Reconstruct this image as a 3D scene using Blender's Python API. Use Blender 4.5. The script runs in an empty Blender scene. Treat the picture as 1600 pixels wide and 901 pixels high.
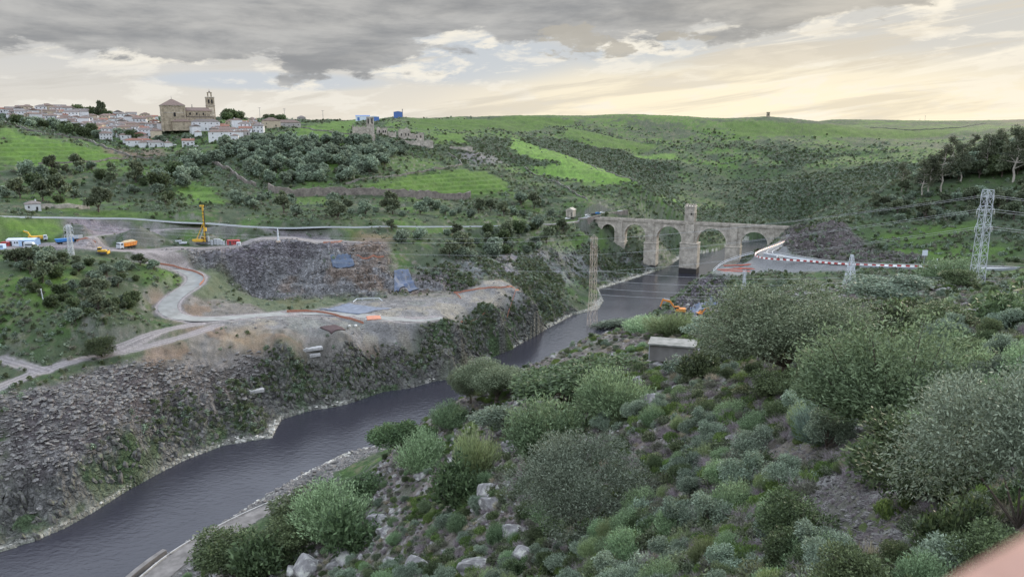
import bpy, bmesh, math, random
import numpy as np
from mathutils import Vector, Matrix, noise as mnoise
random.seed(7)
RNG = np.random.default_rng(11)
S = bpy.context.scene
COL = S.collection
R = math.radians
PI = math.pi

# ------------------------------------------------------------------ camera
EYE = 128.0                      # metres above the river
PITCH = R(11.9)
FPX = 1186.0                     # focal length in pixels of the 1600 px wide photograph
cd = bpy.data.cameras.new('camera')
cam = bpy.data.objects.new('camera', cd)
COL.objects.link(cam)
cam.location = (0, 0, EYE)
cam.rotation_euler = (R(90) - PITCH, 0, 0)
cd.sensor_width = 36
cd.lens = 36 * FPX / 1600
cd.clip_start = 0.01
cd.clip_end = 30000
cd.dof.use_dof = True            # a 3 mm wide phone lens: only what touches it blurs
cd.dof.focus_distance = 250
cd.dof.aperture_fstop = cd.lens / 1.9
S.camera = cam

# ------------------------------------------------------------------ light
SUN_AZ, SUN_EL = R(42), R(15)    # low behind the cloud on the right
w = bpy.data.worlds.new('World')
S.world = w
w.use_nodes = True
wt = w.node_tree
wt.nodes.clear()
def wn(t, **k):
    n = wt.nodes.new(t)
    for a, b in k.items(): setattr(n, a, b)
    return n
def wl(a, b): wt.links.new(a, b)
def wmath(op, a, b=None, c=None, clamp=False):
    n = wn('ShaderNodeMath', operation=op, use_clamp=clamp)
    for i, v in enumerate((a, b, c)):
        if v is None: continue
        if isinstance(v, (int, float)): n.inputs[i].default_value = v
        else: wl(v, n.inputs[i])
    return n.outputs[0]
def wss(x, lo, hi):              # smoothstep
    n = wn('ShaderNodeMapRange', interpolation_type='SMOOTHSTEP')
    wl(x, n.inputs['Value'])
    n.inputs['From Min'].default_value = lo; n.inputs['From Max'].default_value = hi
    return n.outputs[0]
def wmix(f, a, b):
    n = wn('ShaderNodeMix', data_type='RGBA')
    if isinstance(f, (int, float)): n.inputs[0].default_value = f
    else: wl(f, n.inputs[0])
    for i, v in ((6, a), (7, b)):
        if isinstance(v, tuple): n.inputs[i].default_value = (*v, 1)
        else: wl(v, n.inputs[i])
    return n.outputs[2]
def wnoise(vec, scale, detail=6, rough=.55, dist=0.0):
    n = wn('ShaderNodeTexNoise')
    wl(vec, n.inputs['Vector'])
    n.inputs['Scale'].default_value = scale; n.inputs['Detail'].default_value = detail
    n.inputs['Roughness'].default_value = rough; n.inputs['Distortion'].default_value = dist
    return n.outputs[0]
tc = wn('ShaderNodeTexCoord')
sp = wn('ShaderNodeSeparateXYZ'); wl(tc.outputs['Generated'], sp.inputs[0])
az = wmath('MULTIPLY', wmath('ARCTAN2', sp.outputs[0], sp.outputs[1]), 57.2958)
el = wmath('MULTIPLY', wmath('ARCSINE', sp.outputs[2]), 57.2958)
def wvec(sx, sy, oz=0.0, tilt=0.0):
    c = wn('ShaderNodeCombineXYZ')
    wl(wmath('MULTIPLY', az, sx), c.inputs[0])
    e = el if not tilt else wmath('ADD', el, wmath('MULTIPLY', az, tilt))
    wl(wmath('MULTIPLY', e, sy), c.inputs[1])
    c.inputs[2].default_value = oz
    return c.outputs[0]
sky = wn('ShaderNodeTexSky', sky_type='NISHITA', sun_disc=False)
sky.sun_elevation = SUN_EL; sky.sun_rotation = SUN_AZ
sky.altitude = 200; sky.air_density = 1.2; sky.dust_density = 2.5
skyc = wn('ShaderNodeVectorMath', operation='SCALE'); wl(sky.outputs[0], skyc.inputs[0]); skyc.inputs['Scale'].default_value = 1.0
# high thin veil between the clouds: pale blue grey above, cream towards the horizon and the sun
warm = wss(az, -45, 45)
veil = wmix(warm, (6.1, 6.2, 6.25), (6.9, 6.7, 6.2))
low = wmix(warm, (7.6, 7.2, 6.5), (9.9, 8.8, 6.9))
e1 = wss(el, 0.0, 6.5)
base = wmix(e1, low, veil)
blue = wmix(warm, (5.2, 6.1, 7.3), (6.0, 6.4, 6.7))
nb = wnoise(wvec(.07, .32, 3.1), 1.0, 4, .5)
def blob(a0, e0, ra, re):
    da = wmath('DIVIDE', wmath('SUBTRACT', az, a0), ra); de = wmath('DIVIDE', wmath('SUBTRACT', el, e0), re)
    d2 = wmath('ADD', wmath('MULTIPLY', da, da), wmath('MULTIPLY', de, de))
    return wmath('SUBTRACT', 1.0, d2, clamp=True)
bm_ = wmath('MAXIMUM', blob(-3.0, 4.9, 11, 2.2), blob(-17, 3.2, 10, .8))
bm_ = wmath('MAXIMUM', bm_, blob(9, 5.1, 7, 1.6))
bm2 = wss(wmath('MULTIPLY', bm_, wmath('ADD', nb, .5)), .05, .75)
base = wmix(wmath('MULTIPLY', bm2, .6), base, blue)
base = wmix(wmath('MULTIPLY', wss(blob(17, 1.2, 26, 4.5), 0, 1), .75), base, (11.2, 9.9, 7.2))
# bright cloud puffs with grey undersides, long flat streaks
n1 = wnoise(wvec(.17, .60, 0.0, -.05), 1.0, 10, .62, .2)
n2 = wnoise(wvec(.05, .55, 7.7, -.12), 1.0, 7, .6, .4)
puff = wss(n1, .49, .58)
bright = wmix(warm, (8.7, 8.45, 7.8), (10.2, 9.4, 7.9))
shade = wmix(warm, (5.9, 5.7, 5.3), (7.6, 6.7, 5.2))
base = wmix(wmath('MULTIPLY', puff, .62), base, bright)
under = wss(n2, .48, .60)
base = wmix(wmath('MULTIPLY', under, .62), base, shade)
# streaks climbing to the right
n3 = wnoise(wvec(.035, .9, 2.2, -.16), 1.0, 7, .6, .8)
st = wmath('MULTIPLY', wss(n3, .52, .66), wss(az, 6, 22))
base = wmix(wmath('MULTIPLY', st, .7), base, (10.4, 9.6, 8.0))
# the dark cloud deck: its lower edge follows a curve over the azimuth
rp = wn('ShaderNodeValToRGB')
wl(wmath('DIVIDE', wmath('ADD', az, 45), 90, clamp=True), rp.inputs[0])
er = rp.color_ramp
while len(er.elements) > 1: er.elements.remove(er.elements[-1])
pts = [(-45, 3.4), (-36, 4.3), (-29, 4.7), (-24, 4.0), (-15, 3.6), (-9, 4.2), (-4, 5.7), (1, 5.6), (6, 5.2), (12, 6.3), (18, 6.4), (25, 7.0), (31, 8.6), (38, 10.2), (45, 11.5)]
er.elements[0].position = 0; er.elements[0].color = (.34,)*3 + (1,)
for a0, e0 in pts[1:]:
    k = er.elements.new((a0+45)/90); k.color = (e0/10/1.2,)*3 + (1,)
er.elements[0].color = (3.4/12,)*3 + (1,)
edge = wmath('MULTIPLY', rp.outputs[0], 12.0)
nd = wnoise(wvec(.15, .42, 5.0), 1.0, 10, .60, .25)
nh = wnoise(wvec(.42, 1.1, 11.0), 1.0, 9, .62, .2)
dd = wmath('ADD', wmath('SUBTRACT', el, edge), wmath('ADD', wmath('MULTIPLY', wmath('SUBTRACT', nd, .5), 7.5), wmath('MULTIPLY', wmath('SUBTRACT', nh, .5), 2.2)))
deck = wss(dd, -.15, .65)
nd2 = wnoise(wvec(.12, .55, 9.0), 1.0, 9, .62, .2)
dcol = wmix(wss(nd2, .3, .7), (2.8, 2.88, 3.0), (5.3, 5.25, 5.1))
dcol = wmix(wss(az, 0, 40), dcol, wmix(wss(nd2, .3, .7), (4.2, 4.0, 3.55), (6.4, 5.9, 5.0)))
deckf = wmath('MULTIPLY', deck, wmath('SUBTRACT', 1.0, wss(el, 14, 30)))
base = wmix(wmath('MULTIPLY', deckf, .94), base, dcol)
# rim of light on the deck's edge
rim = wmath('MULTIPLY', wmath('MULTIPLY', wss(dd, -1.0, -.1), wmath('SUBTRACT', 1.0, wss(dd, -.1, .7))), wss(n1, .48, .6))
base = wmix(wmath('MULTIPLY', rim, .6), base, wmix(warm, (9.4, 8.9, 7.8), (10.4, 9.6, 8)))
# two small detached dark scraps right of the middle
sc = wmath('MAXIMUM', wmath('MAXIMUM', blob(7.0, 5.6, 2.6, .75), blob(12.3, 6.3, 2.4, .5)), blob(4.5, 6.2, 3.6, 1.5))
scm = wmath('MULTIPLY', wss(wmath('ADD', sc, wmath('MULTIPLY', wmath('SUBTRACT', nh, .5), 4.5)), .35, .8), wss(sc, .02, .3))
base = wmix(wmath('MULTIPLY', scm, .8), base, (4.9, 4.6, 4.0))
# overhead: even bright overcast, cooler, with some of the clear sky in it
over = wmix(.3, (24, 26.5, 30.5), skyc.outputs[0])
base = wmix(wss(el, 10.5, 27), base, over)
bg = wn('ShaderNodeBackground'); bg.inputs[1].default_value = 0.10
wl(base, bg.inputs[0])
wo = wn('ShaderNodeOutputWorld'); wl(bg.outputs[0], wo.inputs[0])

sl = bpy.data.lights.new('sun', 'SUN')
sl.energy = 3.4; sl.angle = R(9); sl.color = (1.0, .86, .66)
so = bpy.data.objects.new('sun', sl); COL.objects.link(so)
sd = Vector((math.sin(SUN_AZ)*math.cos(SUN_EL), math.cos(SUN_AZ)*math.cos(SUN_EL), math.sin(SUN_EL)))
so.rotation_euler = sd.to_track_quat('Z', 'Y').to_euler()
so.location = (0, -20, 300)
S.view_settings.view_transform = 'Standard'
S.view_settings.look = 'None'
S.view_settings.exposure = 0.0
S.view_settings.gamma = 1.0

# ------------------------------------------------------------------ helpers
def tag(o, label=None, cat=None, group=None, kind=None):
    if label: o['label'] = label
    if cat: o['category'] = cat
    if group: o['group'] = group
    if kind: o['kind'] = kind
    return o
def empty(name, loc=(0, 0, 0), rz=0.0, label=None, cat=None, group=None, sc=1.0):
    o = bpy.data.objects.new(name, None); COL.objects.link(o)
    o.location = loc; o.rotation_euler = (0, 0, rz); o.scale = (sc,)*3
    o.empty_display_size = .2
    return tag(o, label, cat, group)
def link(name, me, m=None, parent=None):
    if m is not None and not me.materials: me.materials.append(m)
    o = bpy.data.objects.new(name, me); COL.objects.link(o)
    if parent: o.parent = parent
    return o
def np_mesh(name, V, F, smooth=False, mat=None):
    """V (n,3), F (m,k) arrays -> mesh"""
    me = bpy.data.meshes.new(name)
    V = np.asarray(V, dtype=np.float32); F = np.asarray(F, dtype=np.int32)
    me.vertices.add(len(V)); me.vertices.foreach_set('co', V.ravel())
    k = F.shape[1]
    me.loops.add(F.size); me.loops.foreach_set('vertex_index', F.ravel())
    me.polygons.add(len(F))
    me.polygons.foreach_set('loop_start', np.arange(0, F.size, k, dtype=np.int32))
    me.polygons.foreach_set('loop_total', np.full(len(F), k, dtype=np.int32))
    if smooth: me.polygons.foreach_set('use_smooth', np.ones(len(F), dtype=bool))
    me.update(calc_edges=True)
    if mat: me.materials.append(mat)
    return me
def set_attr(me, name, arr, typ='FLOAT', dom='POINT'):
    a = me.attributes.new(name, typ, dom)
    if typ == 'FLOAT_COLOR':
        arr = np.concatenate([arr, np.ones((len(arr), 1))], 1)
        a.data.foreach_set('color', arr.astype(np.float32).ravel())
    elif typ == 'FLOAT_VECTOR': a.data.foreach_set('vector', arr.astype(np.float32).ravel())
    else: a.data.foreach_set('value', arr.astype(np.float32 if typ == 'FLOAT' else np.int32).ravel())
class MB:
    """collects simple solids into one mesh"""
    def __init__(s): s.v = []; s.f = []
    def add(s, vs, fs):
        n = len(s.v); s.v += [tuple(v) for v in vs]; s.f += [tuple(i+n for i in f) for f in fs]; return s
    def box(s, c, d, rz=0.0, M=None, taper=1.0):
        x, y, z = d[0]/2, d[1]/2, d[2]/2
        vs = []
        for k, t in ((-z, 1.0), (z, taper)):
            for a, b in ((-x, -y), (x, -y), (x, y), (-x, y)): vs.append(Vector((a*t, b*t, k)))
        mat = M or Matrix.Rotation(rz, 3, 'Z')
        vs = [mat @ v + Vector(c) for v in vs]
        return s.add(vs, [(3, 2, 1, 0), (4, 5, 6, 7), (0, 1, 5, 4), (1, 2, 6, 5), (2, 3, 7, 6), (3, 0, 4, 7)])
    def tube(s, a, b, r0, r1=None, n=6, cap=True):
        a = Vector(a); b = Vector(b); r1 = r0 if r1 is None else r1
        d = (b-a)
        if d.length < 1e-6: return s
        q = d.to_track_quat('Z', 'Y'); vs = []
        for p, r in ((a, r0), (b, r1)):
            for i in range(n): vs.append(p + q @ Vector((r*math.cos(2*PI*i/n), r*math.sin(2*PI*i/n), 0)))
        fs = [(i, (i+1) % n, n+(i+1) % n, n+i) for i in range(n)]
        if cap: fs += [tuple(range(n-1, -1, -1)), tuple(range(n, 2*n))]
        return s.add(vs, fs)
    def path(s, pts, r, n=5):
        for a, b in zip(pts[:-1], pts[1:]): s.tube(a, b, r, r, n)
        return s
    def prism(s, poly, z0, z1):                        # poly in xy, counter-clockwise
        n = len(poly)
        vs = [(x, y, z0) for x, y in poly] + [(x, y, z1) for x, y in poly]
        fs = [tuple(range(n-1, -1, -1)), tuple(range(n, 2*n))] + [(i, (i+1) % n, n+(i+1) % n, n+i) for i in range(n)]
        return s.add(vs, fs)
    def side(s, poly, y0, y1):                         # poly in xz, extruded along y
        n = len(poly)
        vs = [(x, y0, z) for x, z in poly] + [(x, y1, z) for x, z in poly]
        fs = [tuple(range(n)), tuple(range(2*n-1, n-1, -1))] + [(n+i, n+(i+1) % n, (i+1) % n, i) for i in range(n)]
        return s.add(vs, fs)
    def hip(s, x0, x1, y0, y1, z0, h, gable=False, ov=.3):
        x0 -= ov; x1 += ov; y0 -= ov; y1 += ov
        lx, ly = x1-x0, y1-y0
        if lx >= ly:
            i = 0 if gable else ly/2
            r = [(x0+i, (y0+y1)/2), (x1-i, (y0+y1)/2)]
        else:
            i = 0 if gable else lx/2
            r = [((x0+x1)/2, y0+i), ((x0+x1)/2, y1-i)]
        b = [(x0, y0), (x1, y0), (x1, y1), (x0, y1)]
        vs = [(x, y, z0) for x, y in b] + [(x, y, z0+.18) for x, y in b] + [(x, y, z0+h) for x, y in r]
        fs = [(3, 2, 1, 0)] + [(i, (i+1) % 4, 4+(i+1) % 4, 4+i) for i in range(4)]
        if lx >= ly: fs += [(4, 5, 9, 8), (6, 7, 8, 9), (5, 6, 9), (7, 4, 8)]
        else: fs += [(5, 6, 9, 8), (7, 4, 8, 9), (4, 5, 8), (6, 7, 9)]
        return s.add(vs, fs)
    def mesh(s, name, m=None, smooth=False):
        me = bpy.data.meshes.new(name); me.from_pydata(s.v, [], s.f); me.update()
        bm = bmesh.new(); bm.from_mesh(me); bmesh.ops.recalc_face_normals(bm, faces=bm.faces); bm.to_mesh(me); bm.free()
        if smooth:
            for p in me.polygons: p.use_smooth = True
        if m: me.materials.append(m)
        return me
    def build(s, name, m, parent=None, smooth=False, bevel=0):
        o = link(name, s.mesh(name, m, smooth), None, parent)
        if bevel:
            b = o.modifiers.new('bevel', 'BEVEL'); b.width = bevel; b.segments = 2; b.limit_method = 'ANGLE'
        return o
def copy_tree(o, parent=None):
    c = o.copy(); COL.objects.link(c); c.parent = parent
    for ch in list(o.children): copy_tree(ch, c)
    return c

# ------------------------------------------------------------------ materials
def mat(name, col, rough=.85, var=.25, scale=2.0, bump=.3, bscale=None, spec=.3, metal=0.0, col2=None, obj=True, extra=None, detail=6):
    m = bpy.data.materials.new(name); m.use_nodes = True
    nt = m.node_tree; b = nt.nodes['Principled BSDF']
    L = nt.links.new
    t = nt.nodes.new('ShaderNodeTexCoord')
    n = nt.nodes.new('ShaderNodeTexNoise'); n.inputs['Scale'].default_value = scale; n.inputs['Detail'].default_value = detail
    L(t.outputs['Object'], n.inputs['Vector'])
    rr = nt.nodes.new('ShaderNodeMapRange'); rr.inputs['From Min'].default_value = .3; rr.inputs['From Max'].default_value = .7
    L(n.outputs[0], rr.inputs[0])
    mx = nt.nodes.new('ShaderNodeMix'); mx.data_type = 'RGBA'
    c2 = col2 or tuple(c*(1-var) for c in col)
    c1 = col if col2 else tuple(min(1, c*(1+var*.6)) for c in col)
    mx.inputs[6].default_value = (*c2, 1); mx.inputs[7].default_value = (*c1, 1)
    L(rr.outputs[0], mx.inputs[0])
    out = mx.outputs[2]
    if obj:
        oi = nt.nodes.new('ShaderNodeObjectInfo')
        hs = nt.nodes.new('ShaderNodeHueSaturation')
        ma = nt.nodes.new('ShaderNodeMapRange'); L(oi.outputs['Random'], ma.inputs[0])
        ma.inputs['To Min'].default_value = .88; ma.inputs['To Max'].default_value = 1.12
        L(ma.outputs[0], hs.inputs['Value']); L(out, hs.inputs['Color']); out = hs.outputs[0]
    L(out, b.inputs['Base Color'])
    b.inputs['Roughness'].default_value = rough
    b.inputs['Specular IOR Level'].default_value = spec
    b.inputs['Metallic'].default_value = metal
    if bump:
        nb_ = nt.nodes.new('ShaderNodeTexNoise'); nb_.inputs['Scale'].default_value = bscale or scale*4; nb_.inputs['Detail'].default_value = 5
        L(t.outputs['Object'], nb_.inputs['Vector'])
        bu = nt.nodes.new('ShaderNodeBump'); bu.inputs['Strength'].default_value = bump; bu.inputs['Distance'].default_value = .1
        L(nb_.outputs[0], bu.inputs['Height']); L(bu.outputs[0], b.inputs['Normal'])
    if extra: extra(m, nt, b, mx)
    return m

# ------------------------------------------------------------------ noise in numpy
_T = RNG.random((512, 512)).astype(np.float32)
def vnoise(x, y, seed=0):
    x = x + seed*37.17; y = y + seed*91.73
    xi = np.floor(x).astype(np.int64); yi = np.floor(y).astype(np.int64)
    fx = (x-xi).astype(np.float32); fy = (y-yi).astype(np.float32)
    fx = fx*fx*(3-2*fx); fy = fy*fy*(3-2*fy)
    a = _T[yi & 511, xi & 511]; b = _T[yi & 511, (xi+1) & 511]
    c = _T[(yi+1) & 511, xi & 511]; d = _T[(yi+1) & 511, (xi+1) & 511]
    return (a*(1-fx)+b*fx)*(1-fy) + (c*(1-fx)+d*fx)*fy
def fbm(x, y, wl_, octv=4, seed=0, ridged=False, gain=.5):
    s = 0.0; a = 1.0; t = 0.0; f = 1.0/wl_
    for o in range(octv):
        ca, sa = math.cos(.6*o+.3), math.sin(.6*o+.3)
        v = vnoise((x*ca-y*sa)*f, (x*sa+y*ca)*f, seed+o*3)
        if ridged: v = 1-abs(2*v-1)
        s = s+a*v; t += a; a *= gain; f *= 2.03
    return s/t
def sstep(x, a, b):
    t = np.clip((x-a)/(b-a), 0, 1); return t*t*(3-2*t)
def sdf(X, Y, poly):
    """signed distance, negative inside"""
    P = np.asarray(poly, float); n = len(P)
    d = np.full(X.shape, 1e18); ins = np.zeros(X.shape, bool)
    for i in range(n):
        ax, ay = P[i]; bx_, by = P[(i+1) % n]
        ex, ey = bx_-ax, by-ay; L2 = ex*ex+ey*ey+1e-12
        t = np.clip(((X-ax)*ex+(Y-ay)*ey)/L2, 0, 1)
        d = np.minimum(d, (X-ax-t*ex)**2+(Y-ay-t*ey)**2)
        c = ((ay > Y) != (by > Y)) & (X < (bx_-ax)*(Y-ay)/(by-ay+1e-12)+ax)
        ins ^= c
    d = np.sqrt(d)
    return np.where(ins, -d, d)
def pdist(X, Y, line):
    P = np.asarray(line, float); d = np.full(X.shape, 1e18); zz = np.zeros(X.shape)
    for i in range(len(P)-1):
        ax, ay = P[i][:2]; bx_, by = P[i+1][:2]
        ex, ey = bx_-ax, by-ay; L2 = ex*ex+ey*ey+1e-12
        t = np.clip(((X-ax)*ex+(Y-ay)*ey)/L2, 0, 1)
        q = (X-ax-t*ex)**2+(Y-ay-t*ey)**2
        m = q < d; d = np.where(m, q, d)
        if P.shape[1] > 2: zz = np.where(m, P[i][2]+t*(P[i+1][2]-P[i][2]), zz)
    return np.sqrt(d), zz

# ------------------------------------------------------------------ surveying: a sight line from the view point
CP, SP = math.cos(PITCH), math.sin(PITCH)
def sight(u, v):
    a = (u-800)/FPX; b = (450.5-v)/FPX
    x, y, z = a, CP+b*SP, -SP+b*CP
    h = math.hypot(x, y)
    return x/h, y/h, z/h                              # unit horizontal direction, slope
def atz(u, v, z):
    dx, dy, s = sight(u, v); r = (z-EYE)/s
    return (dx*r, dy*r, z)
def atr(u, v, r):
    dx, dy, s = sight(u, v); return (dx*r, dy*r, EYE+s*r)
# ------------------------------------------------------------------ terrain: survey points
Zp = [ # px, py, height
 (300,901,4),(330,838,5),(400,800,5),(470,760,5),(240,901,4.5),
 # dirt road and terrace of the far bank on the left
 (0,605,34),(60,590,34),(150,545,36),(280,508,36),(0,560,36),(100,555,37),(60,520,44),(150,500,47),(0,480,52),(100,450,56),(0,400,66),(100,408,64),(230,412,56),(200,450,50),(180,480,46),
 (232,425,50),(270,420,49),(310,430,47),(300,452,44),(250,478,41),(262,495,38),(320,500,36),(400,494,34),(500,488,31),(600,500,29),
 (0,628,32),(100,604,32),(180,570,33),(230,560,33),(350,540,31),(450,545,27),(540,532,26),(640,535,25),(700,515,26),(722,505,26),(780,482,26),(828,462,25),
 (200,640,22),(100,660,24),(0,700,20),(300,620,18),(400,600,15),(200,690,15),(100,750,12),(300,660,10),(500,580,14),(620,565,12),(700,550,12),
 (600,480,28),(700,480,27),(780,462,27),(650,460,29),(560,464,30),(720,456,29),(450,470,31),(400,450,33),(350,440,37),(340,415,47),
 (300,390,57),(400,390,56),(500,385,55),(590,388,52),(640,410,42),(600,425,40),(500,430,40),(450,420,42),(400,420,43),(350,395,55),
 (640,450,30),(720,430,34),(780,430,32),(850,450,18),(880,460,12),(850,480,8),(900,470,4),(900,430,14),
 (0,385,66),(50,380,66),(100,383,64),(200,388,60),(300,382,58),(360,378,57),(450,378,57),(540,378,55),(100,365,68),(200,365,65),(250,372,61),
 (0,338,80),(100,341,79),(200,342,77),(315,345,73),(435,352,68),(520,354,64),(600,354,60),(680,354,56),(750,353,52),(810,352,49),(860,350,47),(918,341,45),
 (300,362,66),(380,365,64),
 (960,375,26),(990,382,21),(1015,393,15),(1040,400,8),(900,380,30),(850,380,36),(750,380,42),(950,415,6),(930,400,14),(1000,410,7),(920,362,38),
 (1145,408,12),(1165,412,14),(1188,412,28),(1200,384,28),(1215,386,47.5),(1228,379,47),(1236,368,46.2),
 # right hand road
 (1600,420,58),(1525,420,57),(1450,419,56),(1400,418,55),(1340,415,54),(1270,408,52),(1215,402,50),(1190,398,48),(1130,414,46),(1112,426,45),(1200,415,47),(1250,420,48),(1160,425,44),(1235,357,45),(1228,370,46.5),
 (1260,402,51),(1340,408,53),(1100,470,36),(1080,492,36),(1130,470,38),(1150,450,44),(1060,480,36),(1200,435,48)]
Rp = [ # px, py, horizontal distance
 (600,901,130),(700,901,100),(800,901,75),(900,901,58),(1000,901,46),(1200,901,30),(1400,901,21),(1600,901,15),
 (420,870,187),(500,840,188),(600,800,172),(700,800,138),(800,800,105),(900,800,82),(1000,800,66),(1200,800,43),(1400,800,30),(1600,800,22),
 (500,768,240),(560,740,240),(600,722,232),(700,700,185),(800,700,140),(900,700,112),(1000,700,92),(1200,700,62),(1400,700,42),(1600,700,32),
 (645,672,225),(730,622,215),(850,592,182),(885,562,205),(800,622,200),(1000,600,130),(1200,600,90),(1400,600,62),(1600,600,48),
 (920,530,225),(960,522,240),(1050,560,150),(1000,512,290),(1040,495,345),(1100,505,270),(1200,520,190),(1300,490,190),(1450,500,150),(1600,500,110),(1450,450,240),(1600,450,220),(1525,447,250),(1340,445,300),(1250,450,300),(1150,480,300),
 (0,300,640),(0,257,720),(200,250,765),(100,226,800),(0,196,880),(200,236,850),(300,232,840),(300,216,875),(300,197,920),(380,210,880),(440,205,900),
 (30,176,1080),(0,180,1080),(100,173,1130),(200,178,1180),(250,188,1150),(130,196,980),(220,212,920),(60,200,960),(350,180,1300),(480,185,1500),(430,192,980),
 (340,292,640),(450,300,650),(600,292,680),(340,232,790),(450,225,800),(600,228,830),(640,320,640),(560,318,630),(450,332,570),(430,306,640),
 (300,332,545),(100,320,585),(200,300,640),(150,275,690),(260,270,720),(300,300,640),(200,318,600),
 (700,300,715),(800,303,735),(750,280,770),(700,265,790),(640,216,905),(575,214,885),(700,235,890),(520,205,930),(640,240,850),(740,240,900),
 (600,183,1500),(700,180,1600),(800,178.5,1700),(860,181,1750),(970,178,1900),(1060,181,1900),(1130,185,1900),(1200,182,1900),(1280,190,1850),
 (640,200,1150),(720,205,1150),(560,195,1150),
 (1300,187,3000),(1350,187,3000),(1400,188,3000),(1580,190.5,3000),(1340,200,2000),(1430,190.5,2300),(1500,190,2300),(1560,195,2200),
 (760,200,1250),(800,222,1100),(850,236,1040),(900,252,980),(950,270,910),(1000,287,860),(860,280,880),(930,288,850),(800,262,920),(820,290,800),(900,305,780),(860,320,735),(960,310,800),(1000,330,800),(1060,330,850),(800,335,690),(930,322,730),
 (1015,285,1200),(960,245,1300),(900,226,1350),(850,212,1400),(900,200,1600),(1000,210,1600),(1050,250,1350),(1040,300,1100),(1060,320,980),
 (1100,345,960),(1100,320,1080),(1100,300,1150),(1200,300,1150),(1100,250,1400),(1200,250,1400),(1100,215,1620),(1200,215,1600),(1300,250,1400),(1300,300,1120),(1250,342,960),(1200,345,980),(1150,355,940),(1400,250,1350),(1400,215,1750),(1300,215,1650),(1340,300,1050),
 (1246,352,640),(1290,352,530),(1320,342,550),(1400,292,640),(1440,270,670),(1480,250,700),(1540,232,720),(1600,216,740),(1340,330,580),
 (1500,400,482),(1400,398,485),(1500,350,540),(1600,335,560),(1600,400,480),(1450,330,580),(1380,350,550),(1330,380,510),(1560,290,630)]
Ap = [ # azimuth (deg), distance, height
 (-32,60,78),(-25,60,80),(-15,60,84),(-32,100,50),(-22,100,56),(-12,100,66),(-32,150,22),(-20,150,28),(-32,185,5),(-45,60,78),(-45,150,25),(-50,190,5),(-60,100,50),
 (-40,20,106),(-20,20,108),(0,20,111),(20,20,115.5),(34,12,121),(45,12,122),(55,20,120),(0,45,95),(-20,40,93),(-35,40,92),(45,60,112),(55,150,118),(50,60,114),
 (26.6,860,60),(30.5,930,82),(34,980,108),(24,760,52),(40,800,140),(45,500,95),(45,350,85),(50,700,150),(45,1500,170),(50,2500,180),(40,3000,180),(60,400,120),(60,1500,180),
 (-45,330,40),(-45,500,75),(-45,700,100),(-45,1000,140),(-55,400,60),(-60,900,140),(-45,1600,160),(-55,3000,150),(-40,3000,150),(-20,3000,130),(0,3000,120),(15,3000,110),(25,4600,120),(10,4600,90),(-30,4600,120),(40,4600,150),(-55,4600,130),(55,4600,150),
 (-45,290,0),(-30,1700,120),(-15,2200,120),(20,2500,115),(30,2700,120),(-5,2400,110),(8,2500,110),
 (12,800,1),(20.5,1000,10)]
for a in range(-60, 61, 10): Ap += [(a, 3, 125.6), (a, 6, 122.6 if a < 15 else 123.4), (a, 2, 126.1)]
SHORE_N = [(-60,890),(0,862),(50,846),(100,825),(150,797),(200,765),(250,738),(290,718),(350,695),(425,684),(433,668),(440,655),(480,642),(520,636),(545,630),(600,611),(640,606),(680,595),(715,590),(728,578),(740,570),(800,545),(850,516),(895,492),(935,483),(943,470),(935,452),(1000,432),(1040,418),(1062,404),(1090,397),(1120,392),(1150,378),(1190,372)]
SHORE_S = [(60,1010),(150,955),(225,905),(330,833),(400,785),(470,744),(540,708),(600,695),(660,672),(740,632),(820,592),(900,548),(960,522),(1030,500),(1075,470),(1100,445),(1125,426),(1150,408),(1180,397),(1205,388)]
nsh = [atz(u, v, 0)[:2] for u, v in SHORE_N]; ssh = [atz(u, v, 0)[:2] for u, v in SHORE_S]
RIVER = [(-620, 120)] + [(-380, 190)] + nsh + [(420, 960), (620, 965), (1000, 1010), (1000, 900), (620, 880), (400, 850)] + ssh[::-1] + [(-230, 40), (-620, -60)]
ctrl = [atz(*p) for p in Zp] + [atr(*p) for p in Rp] + [(math.sin(R(a))*r, math.cos(R(a))*r, z) for a, r, z in Ap]
for L_ in (nsh, ssh):
    for i in range(len(L_)-1):
        for t in (0, .5): ctrl.append((L_[i][0]*(1-t)+L_[i+1][0]*t, L_[i][1]*(1-t)+L_[i+1][1]*t, .5))
for p in [(420, 960), (620, 965), (620, 880), (400, 850), (-380, 190)]: ctrl.append((*p, .5))
C = np.array(ctrl)
def conf(x, y): return np.arctan2(x, y), np.log(np.maximum(np.hypot(x, y), .5))
ca_, cl_ = conf(C[:, 0], C[:, 1])
def kern(r2): return -np.sqrt(r2+.0001)
K = kern((ca_[:, None]-ca_[None])**2+(cl_[:, None]-cl_[None])**2)
n = len(C)
A_ = np.zeros((n+3, n+3)); A_[:n, :n] = K + np.eye(n)*.0012
A_[:n, n] = 1; A_[:n, n+1] = ca_; A_[:n, n+2] = cl_; A_[n:, :n] = A_[:n, n:].T
W = np.linalg.solve(A_, np.concatenate([C[:, 2], [0, 0, 0]]))
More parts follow.
